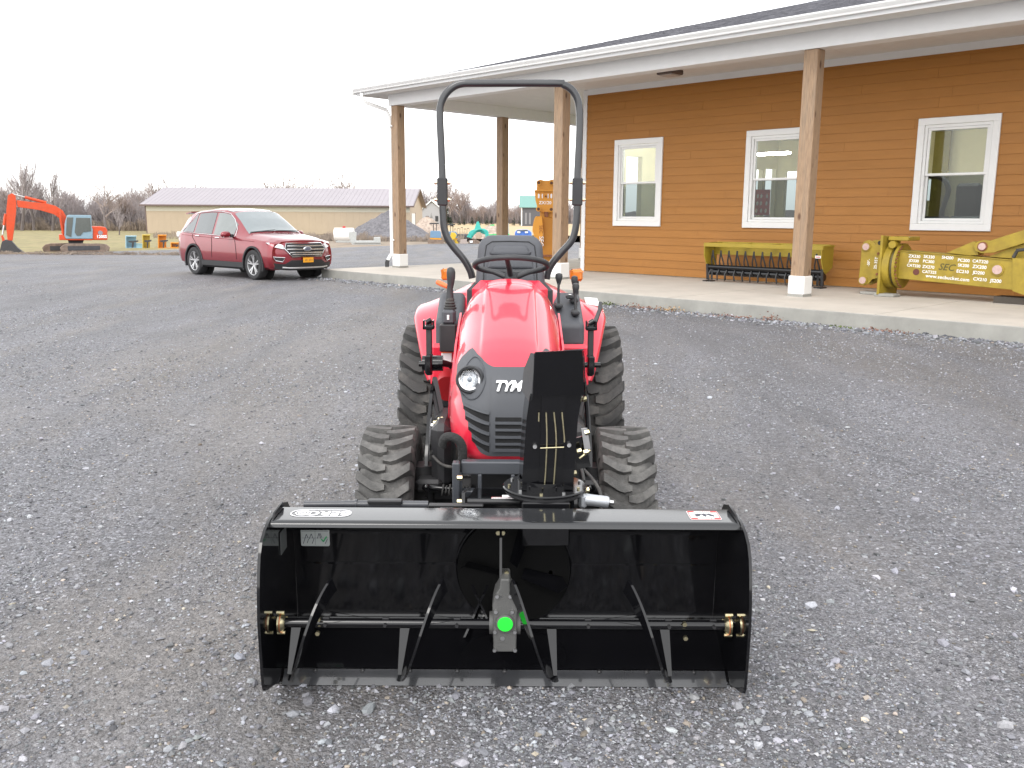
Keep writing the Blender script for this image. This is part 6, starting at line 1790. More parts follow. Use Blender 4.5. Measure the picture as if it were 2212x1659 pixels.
# --- roll bar
rb_ = bpy.data.objects.new('roll_bar', None); COL.objects.link(rb_); rb_.parent = trac
RB = [(695, 1610), (682, 1565), (645, 1500), (590, 1435), (552, 1380), (532, 1320), (526, 1240), (523, 1190), (521, 1030), (519, 960), (513, 820), (507, 700), (508, 630), (521, 580), (548, 535), (590, 500), (640, 484), (720, 482),
      (1180, 482), (1222, 490), (1265, 515), (1298, 560), (1313, 620), (1316, 720), (1311, 850), (1304, 980), (1303, 1030), (1301, 1190), (1298, 1260), (1290, 1330), (1268, 1395), (1215, 1455), (1160, 1520), (1133, 1570), (1124, 1615)]
YR = 5.66
def c3(x, y): return at(x * .37328 + 761, y * .37328, YR)
P3 = [c3(*p) for p in RB]
def smooth_pts(P, n=3):
    out = []
    for i in range(len(P) - 1):
        p0 = P[max(i - 1, 0)]; p1 = P[i]; p2 = P[i + 1]; p3 = P[min(i + 2, len(P) - 1)]
        for k in range(n):
            t = k / n
            out.append(_cr(p0, p1, p2, p3, t))
    out.append(P[-1]); return out
BARM = mat('roll_bar_paint', (.020, .021, .024), .30, coat=.5, var=.1, dirt=(.08, .08, .08), dirt_amt=.1)
up_ = smooth_pts(P3[8:27]); lo1 = smooth_pts(P3[:8]); lo2 = smooth_pts(P3[27:])
def square_tube(g, pts, r, n=16, p=3.2):
    """slightly squared tube lying in the x-z plane"""
    N = len(pts); rings = []
    for i in range(N):
        t = (pts[min(i + 1, N - 1)] - pts[max(i - 1, 0)]).normalized(); b = Vector((0, 1, 0)); a = t.cross(b).normalized()
        ring = []
        for k in range(n):
            an = 2 * PI * (k + .5) / n; c, s_ = math.cos(an), math.sin(an)
            q = (abs(c) ** p + abs(s_) ** p) ** (-1 / p)
            ring.append(pts[i] + a * (c * q * r) + b * (s_ * q * r))
        rings.append(ring)
    g.loft(rings)
for pts, nm in ((up_, 'upper_hoop'), (lo1, 'lower_leg'), (lo2, 'lower_leg')):
    g = MB(); square_tube(g, pts, .0218); sub(g, nm, BARM, rb_, smooth=50)
for i0, i1 in ((8, 7), (26, 27)):
    a, b = P3[i0], P3[i1]
    g = MB(); T = frame((a + b) / 2, (1, 0, 0), (0, 1, 0)); L_ = (a - b).length
    g.bbox((0, 0, 0), (.062, .062, L_), .006, T=T); sub(g, 'hinge_bracket', BLACK_SATIN, rb_)
    for z in (a.z - .03, b.z + .035):
        g = MB(); g.cyl((a.x - .052, YR - .01, z), (a.x + .052, YR - .01, z), .006, n=8); g.cyl((a.x - .045, YR - .01, z), (a.x - .034, YR - .01, z), .012, n=6); g.cyl((a.x + .034, YR - .01, z), (a.x + .045, YR - .01, z), .012, n=6)
        sub(g, 'pin', ZINC, rb_)

# --- rear fenders with the raised platform between them and the seat
def fender(sd):
    g = MB()
    nv = 40; P = []
    cols = 16
    for j in range(nv + 1):
        ph = math.radians(24 + (150 - 24) * j / nv)
        k = min(1, max(0, (math.degrees(ph) - 24) / 52)); k = k * k * (3 - 2 * k)
        xo = .452 + .104 * min(1, max(0, (math.degrees(ph) - 24) / 46)) ** .8
        rise = k
        row = []
        prof = [(xo + .0, .545), (xo + .004, .575), (xo - .004, .592), (xo - .018, .602), (xo - .05, .612)]
        w0 = xo - .05
        for m_ in range(1, 12):
            t = m_ / 11
            x = w0 + (.20 - w0) * t
            r = .612 + rise * (.135 * (t ** 1.1)) - .0 * t
            prof.append((x, r))
        for x, r in prof:
            row.append(Vector((TX + sd * x, 5.45 - r * math.cos(ph), .47 + r * math.sin(ph))))
        P += row
    n = len(prof)
    F = [(j * n + i, j * n + i + 1, (j + 1) * n + i + 1, (j + 1) * n + i) for j in range(nv) for i in range(n - 1)]
    g.add(P, F)
    tb(g, 'fender', RED, smooth=45, solid=.006, recalc=True)
    # inner leg panel, down to the floor
    g = MB()
    g.prism([Vector((TX + sd * .31, y, z)) for y, z in ((4.86, .60), (5.2, .55), (5.6, .60), (5.7, 1.1), (5.4, 1.14), (5.1, 1.07), (4.95, .93))], (-sd * .02, 0, 0))
    tb(g, 'fender_inner', RED)
for sd in (-1, 1): fender(sd)
g = MB(); g.bbox((TX, 5.62, 1.06), (.66, .24, .22), .05); tb(g, 'rear_cover', RED, smooth=45)
g = MB(); g.bbox((TX, 5.0, .60), (.80, .42, .05), .015); tb(g, 'floor_plate', BLACK_SATIN)
for sd in (-1, 1):
    g = MB(); g.bbox((TX + sd * .33, 4.86, .80), (.20, .05, .24), .02); tb(g, 'step_guard', RED)
g = MB(); g.cyl((TX - .325, 4.70, .70), (TX - .325, 4.86, .72), .068, .068, 24); tb(g, 'filter_can', mat('deep_red_can', (.32, .008, .012), .4, coat=.3))
# warning plate beside the hood
g = MB(); T = frame(at(964.5, 770, 4.78), (1, 0, 0), (0, .2, 1)); g.bbox((0, 0, 0), (.055, .062, .003), .001, T=T); tb(g, 'warning_label', DECALW)
g = MB(); g.bbox((0, .024, .0025), (.055, .013, .002), .0005, T=T); tb(g, 'label_band', ORANGE)

# --- left console with the joystick
def pod(name, x0, x1, y0, y1, z0, zf, zr, m=GREYPLAST, b=.03):
    g = MB()
    P = [(x0, y0, z0), (x1, y0, z0), (x1, y1, z0), (x0, y1, z0), (x0, y0, zf), (x1, y0, zf), (x1, y1, zr), (x0, y1, zr)]
    g.add(P, [(3, 2, 1, 0), (4, 5, 6, 7), (0, 1, 5, 4), (1, 2, 6, 5), (2, 3, 7, 6), (3, 0, 4, 7)])
    o = tb(g, name, m, smooth=60)
    md = o.modifiers.new('bevel', 'BEVEL'); md.width = b; md.segments = 4; md.limit_method = 'ANGLE'; md.harden_normals = True
    return o
pod('console', TX - .405, TX - .255, 4.90, 5.22, .86, 1.045, 1.175)
pod('console', TX + .235, TX + .405, 4.87, 5.30, .90, 1.03, 1.17)
js = bpy.data.objects.new('joystick', None); COL.objects.link(js); js.parent = trac
xj = TX - .325
g = MB(); g.bbox((xj, 4.76, .965), (.088, .07, .145), .006); sub(g, 'bracket', BLACK_SATIN, js)
g = MB(); g.bbox((xj + .003, 4.78, 1.075), (.07, .09, .075), .012); sub(g, 'housing', GREYPLAST, js)
g = MB(); g.bbox((xj + .002, 4.733, 1.075), (.012, .004, .026), .002); sub(g, 'switch_mark', DECALW, js)
g = MB(); g.lathe([(.033, 0), (.036, .008), (.027, .014), (.032, .022), (.024, .028), (.029, .036), (.021, .043), (.024, .05), (.02, .06)], (xj + .008, 4.80, 1.112), (0, 0, 1), 20); sub(g, 'boot', RUBBER, js, smooth=50)
g = MB(); rings = []
for z, rx, ry, dx in ((1.165, .022, .02, .006), (1.19, .019, .018, .007), (1.22, .016, .015, .008), (1.245, .018, .019, .012), (1.275, .022, .024, .014), (1.305, .0235, .026, .014), (1.325, .02, .022, .013), (1.333, .008, .01, .013)):
    rings.append([Vector((xj + dx + rx * math.cos(2 * PI * k / 20), 4.80 + ry * math.sin(2 * PI * k / 20), z)) for k in range(20)])
g.loft(rings); sub(g, 'grip', DKPLAST, js, smooth=60)
# --- right console levers
def lever(x, y, z0, z1, knob_r, lean_y=.02, knob_h=.035):
    L_ = bpy.data.objects.new('lever', None); COL.objects.link(L_); L_.parent = trac
    g = MB(); g.tube([(x, y, z0), (x - .002, y + lean_y * .5, (z0 + z1) / 2), (x, y + lean_y, z1)], .0075, 8); sub(g, 'rod', BLACK_SATIN, L_, smooth=60)
    g = MB(); g.lathe([(.009, -.03), (.014, -.012), (knob_r * .9, 0), (knob_r, knob_h * .45), (knob_r * .85, knob_h * .85), (.004, knob_h)], (x, y + lean_y, z1 - .01), (0, 0, 1), 18); sub(g, 'knob', DKPLAST, L_, smooth=50)
    g = MB(); g.bbox((x - .002, y - .004, z0 - .005), (.045, .10, .03), .01); sub(g, 'gate', DKPLAST, L_)
lever(TX + .272, 5.05, 1.115, 1.265, .021)
lever(TX + .362, 4.98, 1.085, 1.215, .020)
lever(TX + .365, 5.14, 1.14, 1.245, .020)
g = MB(); g.bbox((TX + .337, 5.11, 1.155), (.045, .06, .022), .006); tb(g, 'switch_block', DKPLAST)
g = MB(); g.bbox((TX + .337, 5.095, 1.168), (.014, .03, .003), .001); tb(g, 'switch_mark', DECALW)
# turn signals
for x, dz in ((TX - .372, 0), (TX + .392, 0)):
    ts = bpy.data.objects.new('turn_signal', None); COL.objects.link(ts); ts.parent = trac
    g = MB(); g.bbox((x, 5.40, 1.258), (.074, .05, .068), .012); sub(g, 'lens', AMBER, ts, smooth=50, bevel=.006)
    g = MB(); g.bbox((x, 5.44, 1.258), (.070, .03, .064), .008); sub(g, 'housing', DKPLAST, ts)
    g = MB(); g.cyl((x + .01, 5.44, 1.10), (x + .01, 5.44, 1.23), .009, n=8); sub(g, 'stalk', DKPLAST, ts)
g = MB(); g.tube([at(946, 610, 5.1), at(955, 614, 5.06), at(968, 620, 5.0)], [.014, .015, .012], 12); tb(g, 'hazard_handle', ORANGE, smooth=60)
# white decal on the right fender
a_ = at(T5x := 1262, 646, 5.42)
g = MB()
dec = [at(1262, 646, 5.40), at(1289, 648, 5.36), at(1296, 665, 5.25), at(1266, 660, 5.30)]
pts = [p + Vector((0, -.012, .012)) for p in dec]
g.prism(pts, (0, 0, -.002)); tb(g, 'fender_decal', DECALW)

# --- implement mounting uprights, plates and braces on both sides
for sd, px in ((-1, 926), (1, 1275)):
    X = TX + sd * (.408 if sd < 0 else .412)
    mt = bpy.data.objects.new('mounting_frame', None); COL.objects.link(mt); mt.parent = trac
    g = MB(); g.bbox((X, 4.56, .935), (.028, .045, .27), .003); sub(g, 'upright', BLACK_SATIN, mt)
    g = MB(); g.bbox((X, 4.545, 1.045), (.058, .05, .018), .004); g.bbox((X - .024, 4.545, 1.06), (.008, .05, .045), .002); g.bbox((X + .024, 4.545, 1.06), (.008, .05, .045), .002); g.cyl((X - .01, 4.54, 1.07), (X + .014, 4.54, 1.085), .014, n=12)
    sub(g, 'clevis', BLACK, mt)
    g = MB(); g.cyl((X - .035 * 1, 4.56, .86), (X + sd * -.07, 4.56, .86), .040, n=20); g.cyl((X - .05, 4.53, .86), (X + .05, 4.53, .86), .014, n=12); g.bbox((X, 4.54, .86), (.036, .09, .10), .008)
    sub(g, 'pivot', BLACK, mt)
    g = MB(); g.tube([(X - sd * .05, 4.56, .865), (X - sd * .10, 4.58, .85), (X - sd * .15, 4.62, .80)], [.02, .016, .012], 10); sub(g, 'link', BLACK, mt, smooth=60)
    # curved side plate
    Xp = TX + sd * .385
    pl_ = [(4.50, .80), (4.34, .76), (4.16, .66), (4.03, .52), (3.98, .36), (4.02, .27), (4.10, .27), (4.07, .38), (4.12, .52), (4.24, .64), (4.40, .72), (4.52, .745)]
    g = MB(); g.prism([Vector((Xp, y, z)) for y, z in pl_], (sd * -.014, 0, 0)); sub(g, 'curved_plate', BLACK, mt, smooth=30)
    for y0, z0, y1, z1 in ((4.46, .79, 4.10, .50), (4.40, .73, 4.04, .44)):
        g = MB(); g.bar((Xp - sd * .01, y0, z0), (Xp - sd * .11, y1, z1), .022, .045); sub(g, 'brace', BLACK_SATIN, mt)
g = MB(); g.tube([at(1297, 655, 4.8), at(1296, 668, 4.75), at(1284, 700, 4.6)], [.011, .011, .013], 10); tb(g, 'lock_handle', BLACK_SATIN, smooth=60)

# --- underside: engine frame, axle, steering gear, hoses
g = MB(); g.bbox((TX, 4.55, .44), (.34, 1.30, .30), .03); g.bbox((TX, 4.30, .60), (.44, .70, .14), .03); g.bbox((TX, 5.45, .50), (.42, .45, .36), .05)
g.cyl((TX - .40, 5.45, .47), (TX + .40, 5.45, .47), .09, n=20); tb(g, 'chassis', DARK_STEEL)
g = MB(); g.bbox((TX, 4.06, .345), (.74, .10, .12), .03); g.lathe([(.05, -.06), (.085, -.05), (.09, .05), (.05, .06)], (TX - .02, 4.04, .34), (1, 0, 0), 20)
tb(g, 'front_axle', DARK_STEEL, smooth=40)
for sd in (-1, 1):
    g = MB(); g.cyl((TX + sd * .395, 4.05, .20), (TX + sd * .395, 4.05, .47), .062, .055, 20); g.cyl((TX + sd * .395, 4.05, .25), (TX + sd * .395, 4.05, .27), .078, n=20)
    g.bbox((TX + sd * .36, 3.97, .40), (.12, .10, .06), .015)
    tb(g, 'steering_knuckle', DARK_STEEL, smooth=40)
    g = MB(); g.tube([(TX + sd * .37, 3.93, .395), (TX + sd * .30, 3.90, .40), (TX + sd * .06, 3.90, .385)], [.014, .011, .012], 10); g.sphere((TX + sd * .37, 3.93, .395), .022, 12, 8); tb(g, 'tie_rod', BLACK, smooth=60)
    g = MB()
    for k in range(9):
        t = k / 8
        g.cyl((TX + sd * (.17 + .12 * t), 3.90, .392), (TX + sd * (.17 + .12 * t + .007), 3.90, .393), .021 if k % 2 else .027, n=12)
    tb(g, 'bellows', RUBBER, smooth=30)
# side hoses, wrapped pipe at the nose corner
g = MB(); g.tube(smooth_pts([Vector(at(*p)) for p in ((957, 962, 3.78), (960, 948, 3.76), (972, 943, 3.75), (988, 949, 3.75), (998, 965, 3.76), (999, 990, 3.78), (992, 1012, 3.82))], 4), .020, 12)
tb(g, 'wrapped_hose', mat('hose_wrap', (.03, .03, .03), .9, bump=.8, bscale=120), smooth=60)
for pts in ([(935, 985, 3.95), (950, 1000, 3.92), (965, 1007, 3.9), (990, 1010, 3.85)], [(947, 930, 4.15), (943, 950, 4.0), (935, 975, 3.98)], [(962, 905, 4.2), (957, 940, 4.0), (960, 962, 3.9)], [(1262, 1015, 3.7), (1280, 1035, 3.6), (1295, 1060, 3.5), (1300, 1085, 3.4)], [(1240, 980, 3.8), (1255, 1010, 3.7), (1262, 1040, 3.6)]):
    g = MB(); g.tube(smooth_pts([Vector(at(*p)) for p in pts], 4), .007, 8); tb(g, 'hose', RUBBER, smooth=60)
for px_, py_ in ((945, 912), (958, 915), (948, 925), (962, 928), (940, 918), (955, 905)):
    g = MB(); c = at(px_, py_, 4.12); g.cyl(c - Vector((.018, .01, 0)), c + Vector((.018, -.01, 0)), .011, n=6); g.cyl(c - Vector((.005, .01, 0)), c + Vector((.005, -.01, 0)), .015, n=6)
    tb(g, 'hose_fitting', ZINC if px_ % 2 else STEEL)
for sd in (-1, 1):
    g = MB(); g.bbox((TX + sd * .305, 4.15, .53), (.09, .40, .30), .03); tb(g, 'valve_block', BLACK_SATIN)
# front bumper frame under the nose
g = MB()
g.bbox((TX + .02, 3.66, .568), (.43, .05, .055), .005)
for x in (-.20, -.118, .02, .20): g.bbox((TX + x, 3.65, .50), (.016, .04, .085), .003)
g.bbox((TX + .02, 3.66, .455), (.43, .05, .03), .004)
for sd in (-1, 1): g.bbox((TX + sd * .215, 3.62, .50), (.03, .05, .20), .004); 
tb(g, 'bumper_frame', mat('grey_blue_frame_paint', (.06, .065, .075), .4, coat=.2))
g = MB(); g.bbox((TX - .0, 3.80, .545), (.40, .16, .03), .008); tb(g, 'bumper_plate', mat('scuffed_steel', (.12, .12, .12), .5, metal=.5, dirt=(.3, .28, .25), dirt_amt=.5, dirt_scale=25))
# ------------------------------------------------------------------ the snow blower on the tractor's nose
BLX = -.020
blow = thing('snow_blower', 'wide glossy black snow blower with a tall discharge chute standing on the gravel', 'snow blower', (BLX, 3.0, 0))
BI = Matrix.Translation((-BLX, -3.0, 0))
def bb(mb, name, m, parent=None, **kw):
    mb.xf(BI); return mb.build(name, m, parent or blow, **kw)
HB = .772
# housing shell: top, back and scraper in one bent sheet
for nm, prof, mm in (('top_plate', [(2.838, .590), (2.840, .600), (2.846, .606), (2.855, .609), (2.862, .6092), (2.985, .6092), (2.991, .609)], BLACK_SKYLIT),
                 ('housing_back', [(2.9915, .6085), (3.005, .604), (3.02, .595), (3.115, .515), (3.13, .50), (3.142, .48), (3.148, .46), (3.164, .16), (3.163, .14), (3.155, .12), (3.14, .105), (3.12, .099), (2.932, .040)], BLACK)):
    g = MB(); P = []
    for y, z in prof: P += [(BLX - HB, y, z), (BLX + HB, y, z)]
    g.add(P, [(2 * i, 2 * i + 1, 2 * i + 3, 2 * i + 2) for i in range(len(prof) - 1)])
    bb(g, nm, mm, smooth=50, solid=.006)
g = MB(); g.prism([Vector((BLX - HB + .004, y, z)) for y, z in ((2.930, .036), (2.885, .0008), (2.880, .006), (2.925, .0425))], (2 * HB - .008, 0, 0))
bb(g, 'scraper_blade', mat('scraper_sheen_paint', (.03, .031, .034), .16, coat=1.0, var=.25, scale=9), smooth=20)  # lighter, coated black standing in for the sky's sheen on the blade
for k in range(9):
    x = BLX - .66 + k * .165
    g = MB(); g.sphere((x, 2.922, .038), .0085, 10, 6, (1, 1, 1)); bb(g, 'carriage_bolt', BLACK_SATIN, smooth=60)
# side plates
sp = [(3.02, .615), (2.90, .617), (2.845, .612), (2.79, .598), (2.745, .572), (2.718, .535), (2.70, .48), (2.685, .40), (2.678, .33), (2.682, .22), (2.687, .145), (2.692, .105), (2.703, .083), (2.73, .071), (2.80, .048), (2.88, .020), (2.96, .0), (3.10, .03), (3.18, .12), (3.20, .30), (3.19, .44), (3.15, .53), (3.08, .60)]
for sd in (-1, 1):
    g = MB()
    X = BLX + sd * HB
    g.prism([Vector((X + sd * .001, y, z)) for y, z in sp], (sd * .009, 0, 0))
    o = bb(g, 'side_plate', BLACK, smooth=20, recalc=True)
    g = MB(); g.bbox((X + sd * .018, 3.02, .035), (.014, .26, .07), .006); bb(g, 'skid_shoe', BLACK_SATIN)
    # gusset lip at the top corners
    g = MB(); g.prism([Vector((X - sd * .002, y, z)) for y, z in ((2.855, .613), (2.995, .613), (2.98, .632), (2.875, .628))], (-sd * .006, 0, 0)); bb(g, 'corner_gusset', BLACK)
    # flange bearing
    fb = bpy.data.objects.new('flange_bearing', None); COL.objects.link(fb); fb.parent = blow
    g = MB(); xx = X - sd * .012
    g.cyl((xx, 2.85, .25), (xx - sd * .006, 2.85, .25), .034, n=20); g.lathe([(.034, 0), (.026, .012), (.019, .018)], (xx - sd * .004, 2.85, .25), (-sd, 0, 0), 20); bb(g, 'flange', ZINC, fb, smooth=40)
    for dy, dz in ((0, .036), (0, -.036), (.036, 0)):
        g = MB(); g.cyl((xx + sd * .006, 2.85 + dy, .25 + dz), (xx - sd * .020, 2.85 + dy, .25 + dz), .0065, n=6); bb(g, 'bolt', ZINC, fb)
    g = MB(); g.lathe([(.0335, -.002), (.0345, 0), (.0335, .002)], (xx - sd * .008, 2.85, .25), (-sd, 0, 0), 20); bb(g, 'seal_ring', mat('copper_seal', (.6, .22, .10), .35, metal=.8), fb)
# stiffening ribs across the back and the impeller mouth
g = MB(); g.bar((BLX - HB + .01, 3.150, .345), (BLX + HB - .01, 3.150, .345), .008, .008); bb(g, 'back_rib', BLACK)
g = MB(); g.bar((BLX - HB + .01, 3.112, .108), (BLX + HB - .01, 3.112, .108), .006, .008, up=(0, -1, 1)); bb(g, 'back_rib', BLACK)
g = MB(); g.lathe([(.207, 0), (.210, -.004), (.214, -.004), (.214, .06)], (BLX + .03, 3.135, .33), (0, 1, 0), 48); bb(g, 'impeller_mouth', CHUTEB, smooth=40)
g = MB(); g.cyl((BLX + .03, 3.13, .33), (BLX + .03, 3.118, .33), .205, n=40); bb(g, 'impeller_opening_dark', mat('opening_shade_paint', (.004, .004, .004), .8, spec=.12))  # matte black disc paints the dark inside the impeller opening
imp = bpy.data.objects.new('impeller', None); COL.objects.link(imp); imp.parent = blow
for k in range(4):
    a = 2 * PI * k / 4 + .42
    g = MB(); T = Matrix.Translation((BLX + .03, 3.085, .33)) @ Matrix.Rotation(a, 4, 'Y')
    g.prism([T @ Vector(p) for p in ((.03, -.01, .0), (.17, -.03, .012), (.19, -.03, .05), (.17, .02, .055), (.03, .02, .03))], (0, .005, 0)); bb(g, 'blade', BLACK if k == 2 else CHUTEB, imp)
# auger
aug = bpy.data.objects.new('auger', None); COL.objects.link(aug); aug.parent = blow
AY, AZ = 2.85, .25
g = MB(); g.cyl((BLX - .745, AY, AZ), (BLX + .745, AY, AZ), .0165, n=18)
bb(g, 'shaft', BLACK, aug, smooth=60)
RO, RI_ = .187, .138
def ribbon(x_front, sgn, a0, a1):
    """x grows by sgn*pitch/2pi as the angle falls from the top through the front to the bottom"""
    g = MB(); pitch = .37; N = 40; rings = []
    for k in range(N + 1):
        a = math.radians(a0 + (a1 - a0) * k / N)        # 90 top, 0 front, -90 bottom
        x = x_front - sgn * pitch * a / (2 * PI)
        ring = []
        for r, dx in ((RI_, -.004), (RO, -.004), (RO, .004), (RI_, .004)):
            ring.append(Vector((x + dx - sgn * (RO - r) * .25, AY - r * math.cos(a), AZ + r * math.sin(a))))
        rings.append(ring)
    g.loft(rings)
    return bb(g, 'flight', BLACK, aug, smooth=40)
def spoke(x, ang, r1=.165, w0=.040, w1=.014):
    a = math.radians(ang); d = Vector((0, -math.cos(a), math.sin(a))); c = Vector((x, AY, AZ))
    t = Vector((1, 0, 0)); n = d.cross(t)
    pts = [c + d * .012 - t * w0 / 2, c + d * .012 + t * w0 / 2, c + d * r1 + t * w1 / 2, c + d * r1 - t * w1 / 2]
    g = MB(); g.prism([p - n * .003 for p in pts], n * .006); return bb(g, 'spoke', BLACK, aug)
def spoke2(x0, x1, ang, r1=.165):
    a = math.radians(ang); d = Vector((0, -math.cos(a), math.sin(a))); c = Vector((0, AY, AZ)); t = Vector((1, 0, 0)); n = d.cross(t)
    pts = [c + t * (x0 - .016) + d * .014, c + t * (x0 + .016) + d * .014, c + t * (x1 + .006) + d * r1, c + t * (x1 - .006) + d * r1]
    g = MB(); g.prism([p - n * .003 for p in pts], n * .006); return bb(g, 'spoke', BLACK, aug)
for xf, sg in ((-.300, -1), (-.665, -1), (.082, 1), (.462, 1)):
    ribbon(xf, sg, 74, -74)
    if abs(xf) < .4: ribbon(xf, sg, 225, 160)
    xb = xf + sg * .37 * 50 / 360
    spoke2(xb + sg * .004, xf + sg * .37 * 65 / 360, -62)
for x in (-.60, -.40, -.16, .28, .55, .70):
    g = MB(); g.cyl((BLX + x, AY - .028, AZ + .003), (BLX + x, AY + .028, AZ + .003), .006, n=6); g.bbox((BLX + x, AY, AZ + .018), (.022, .012, .006), .001); bb(g, 'shear_bolt', BLACK_SATIN, aug)
# gearbox in the middle, with its green sticker
gb = bpy.data.objects.new('gearbox', None); COL.objects.link(gb); gb.parent = blow
GX = -.019
out = [(-.038, .172), (.038, .172), (.040, .30), (.042, .335), (.034, .372), (.018, .398), (.016, .43), (-.016, .43), (-.018, .398), (-.034, .372), (-.042, .335), (-.040, .30)]
g = MB(); g.prism([Vector((GX + x, 2.80, z)) for x, z in out], (0, .10, 0)); bb(g, 'casing', CAST, gb, smooth=25, bevel=.006)
g = MB(); g.cyl((GX - .052, AY, AZ + .005), (GX + .052, AY, AZ + .005), .038, n=20); bb(g, 'side_hub', CAST, gb, smooth=40)
g = MB(); g.lathe([(.032, 0), (.030, .010), (.022, .014), (.001, .015)], (GX + .0, 2.80, .278), (0, -1, 0), 24); bb(g, 'cap', CAST, gb, smooth=40)
g = MB(); g.lathe([(.0255, .0155), (.0245, .0165), (.001, .017)], (GX + .001, 2.80, .279), (0, -1, 0), 28); bb(g, 'green_sticker', mat('green_sticker', (.02, .78, .045), .4, var=.02), gb)
for x, z in ((-.034, .182), (.034, .182), (-.033, .247), (.033, .247), (-.030, .318), (.024, .318), (-.026, .372), (.017, .372)):
    g = MB(); g.cyl((GX + x, 2.80, z), (GX + x, 2.791, z), .0065, n=6); bb(g, 'bolt', STEEL, gb)
g = MB(); g.lathe([(.007, 0), (.0075, .003), (.0055, .003)], (GX - .008, 2.80, .222), (0, -1, 0), 14); bb(g, 'plug', STEEL, gb)
g = MB(); g.bar((GX - .014, 2.81, .36), (GX - .016, 2.93, .56), .008, .03, up=(0, 1, 0)); bb(g, 'support_strap', BLACK, gb)
for x, z, y in ((-.024, .545, 2.93), (-.008, .545, 2.93), (.11, .53, 3.05), (.006, .43, 2.86), (.19, .40, 3.14), (.165, .325, 3.13), (-.62, .275, 2.83), (-.625, .225, 2.83), (.60, .265, 2.83), (.605, .215, 2.83)):
    g = MB(); g.cyl((BLX + x, y, z), (BLX + x, y - .012, z), .008, n=6); bb(g, 'bolt', ZINC)

# top-plate decals
g = MB(); T = Matrix.Translation((BLX - .625, 2.925, .6165))
def rounded(w, h, r, n=6):
    pts = []
    for cx_, cy_, a0 in ((w / 2 - r, -h / 2 + r, -90), (w / 2 - r, h / 2 - r, 0), (-w / 2 + r, h / 2 - r, 90), (-w / 2 + r, -h / 2 + r, 180)):
        for k in range(n + 1):
            a = math.radians(a0 + 90 * k / n); pts.append((cx_ + r * math.cos(a), cy_ + r * math.sin(a)))
    return pts
def outline_strip(g, pts, w, T, z=0.0):
    n = len(pts); c = (sum(p[0] for p in pts) / n, sum(p[1] for p in pts) / n)
    A = [T @ Vector((p[0], p[1], z)) for p in pts]
    mx = max(abs(p[0] - c[0]) for p in pts); my = max(abs(p[1] - c[1]) for p in pts)
    Bq = [T @ Vector((c[0] + (p[0] - c[0]) * (1 - w / mx), c[1] + (p[1] - c[1]) * (1 - w / my), z)) for p in pts]
    g.add(A + Bq, [(i, (i + 1) % n, n + (i + 1) % n, n + i) for i in range(n)])
lg = bpy.data.objects.new('maker_decal', None); COL.objects.link(lg); lg.parent = blow
T = Matrix.Translation((BLX - .622, 2.925, .6106)) @ Matrix.Rotation(PI, 4, 'Z')
GREYLET = mat('white_vinyl_letters', (.85, .85, .88), .4, var=.01)
g = MB(); outline_strip(g, rounded(.205, .072, .034), .004, T); bb(g, 'oval_outline', GREYLET, lg)
lettering('lettering', 'BERC', .062, GREYLET, BI @ T @ Matrix.Translation((-.026, 0, 0)) @ Matrix.Diagonal((1.0, .95, 1, 1)), lg, .0006, offset=.0015)
g = MB()
for r in (.027, .018, .0095): outline_strip(g, [(.060 + r * math.cos(2 * PI * k / 28), r * .95 * math.sin(2 * PI * k / 28)) for k in range(28)], .0042, T, .0005)
bb(g, 'swirl', GREYLET, lg)
wl = bpy.data.objects.new('danger_decal', None); COL.objects.link(wl); wl.parent = blow
T = Matrix.Translation((BLX + .670, 2.925, .6100)) @ Matrix.Rotation(PI, 4, 'Z')
REDV = mat('red_label_ink', (.75, .03, .03), .4, var=.01)
INK = mat('dark_label_ink', (.03, .03, .05), .4)
g = MB(); g.prism([T @ Vector((x, y, 0)) for x, y in rounded(.105, .088, .008)], (0, 0, .0006)); bb(g, 'label', DECALW, wl)
g = MB(); outline_strip(g, rounded(.101, .084, .007), .003, T, .0012)
for y in (.0345, -.0345): g.prism([T @ Vector((x, y + yy, .0010)) for x, yy in ((-.047, -.0065), (.047, -.0065), (.047, .0065), (-.047, .0065))], (0, 0, .0004))
bb(g, 'red_bands', REDV, wl)
lettering('lettering', 'DANGER', .014, DECALW, BI @ T @ Matrix.Translation((0, .0345, .0018)), wl, .0002, offset=.0004)
lettering('lettering', 'DANGER', .014, DECALW, BI @ T @ Matrix.Translation((0, -.0345, .0018)), wl, .0002, offset=.0004)
g = MB()
for cx_, ang, w_ in ((-.024, .6, 1.0), (-.002, .1, .8), (.020, -.35, 1.1)):      # hand and rotor symbol
    R_ = Matrix.Translation((cx_, 0, .0012)) @ Matrix.Rotation(ang, 4, 'Z')
    g.prism([T @ R_ @ Vector(p) for p in ((-.006 * w_, -.017, 0), (.006 * w_, -.014, 0), (.008 * w_, .006, 0), (.002, .018, 0), (-.007 * w_, .008, 0))], (0, 0, .0004))
for k in range(3):
    R_ = Matrix.Translation((-.012 + .018 * k, -.004, .0012)) @ Matrix.Rotation(1.1 - .2 * k, 4, 'Z')
    g.prism([T @ R_ @ Vector(p) for p in ((-.003, -.014, 0), (.003, -.014, 0), (.003, .014, 0), (-.003, .014, 0))], (0, 0, .0003))
bb(g, 'pictogram', INK, wl)
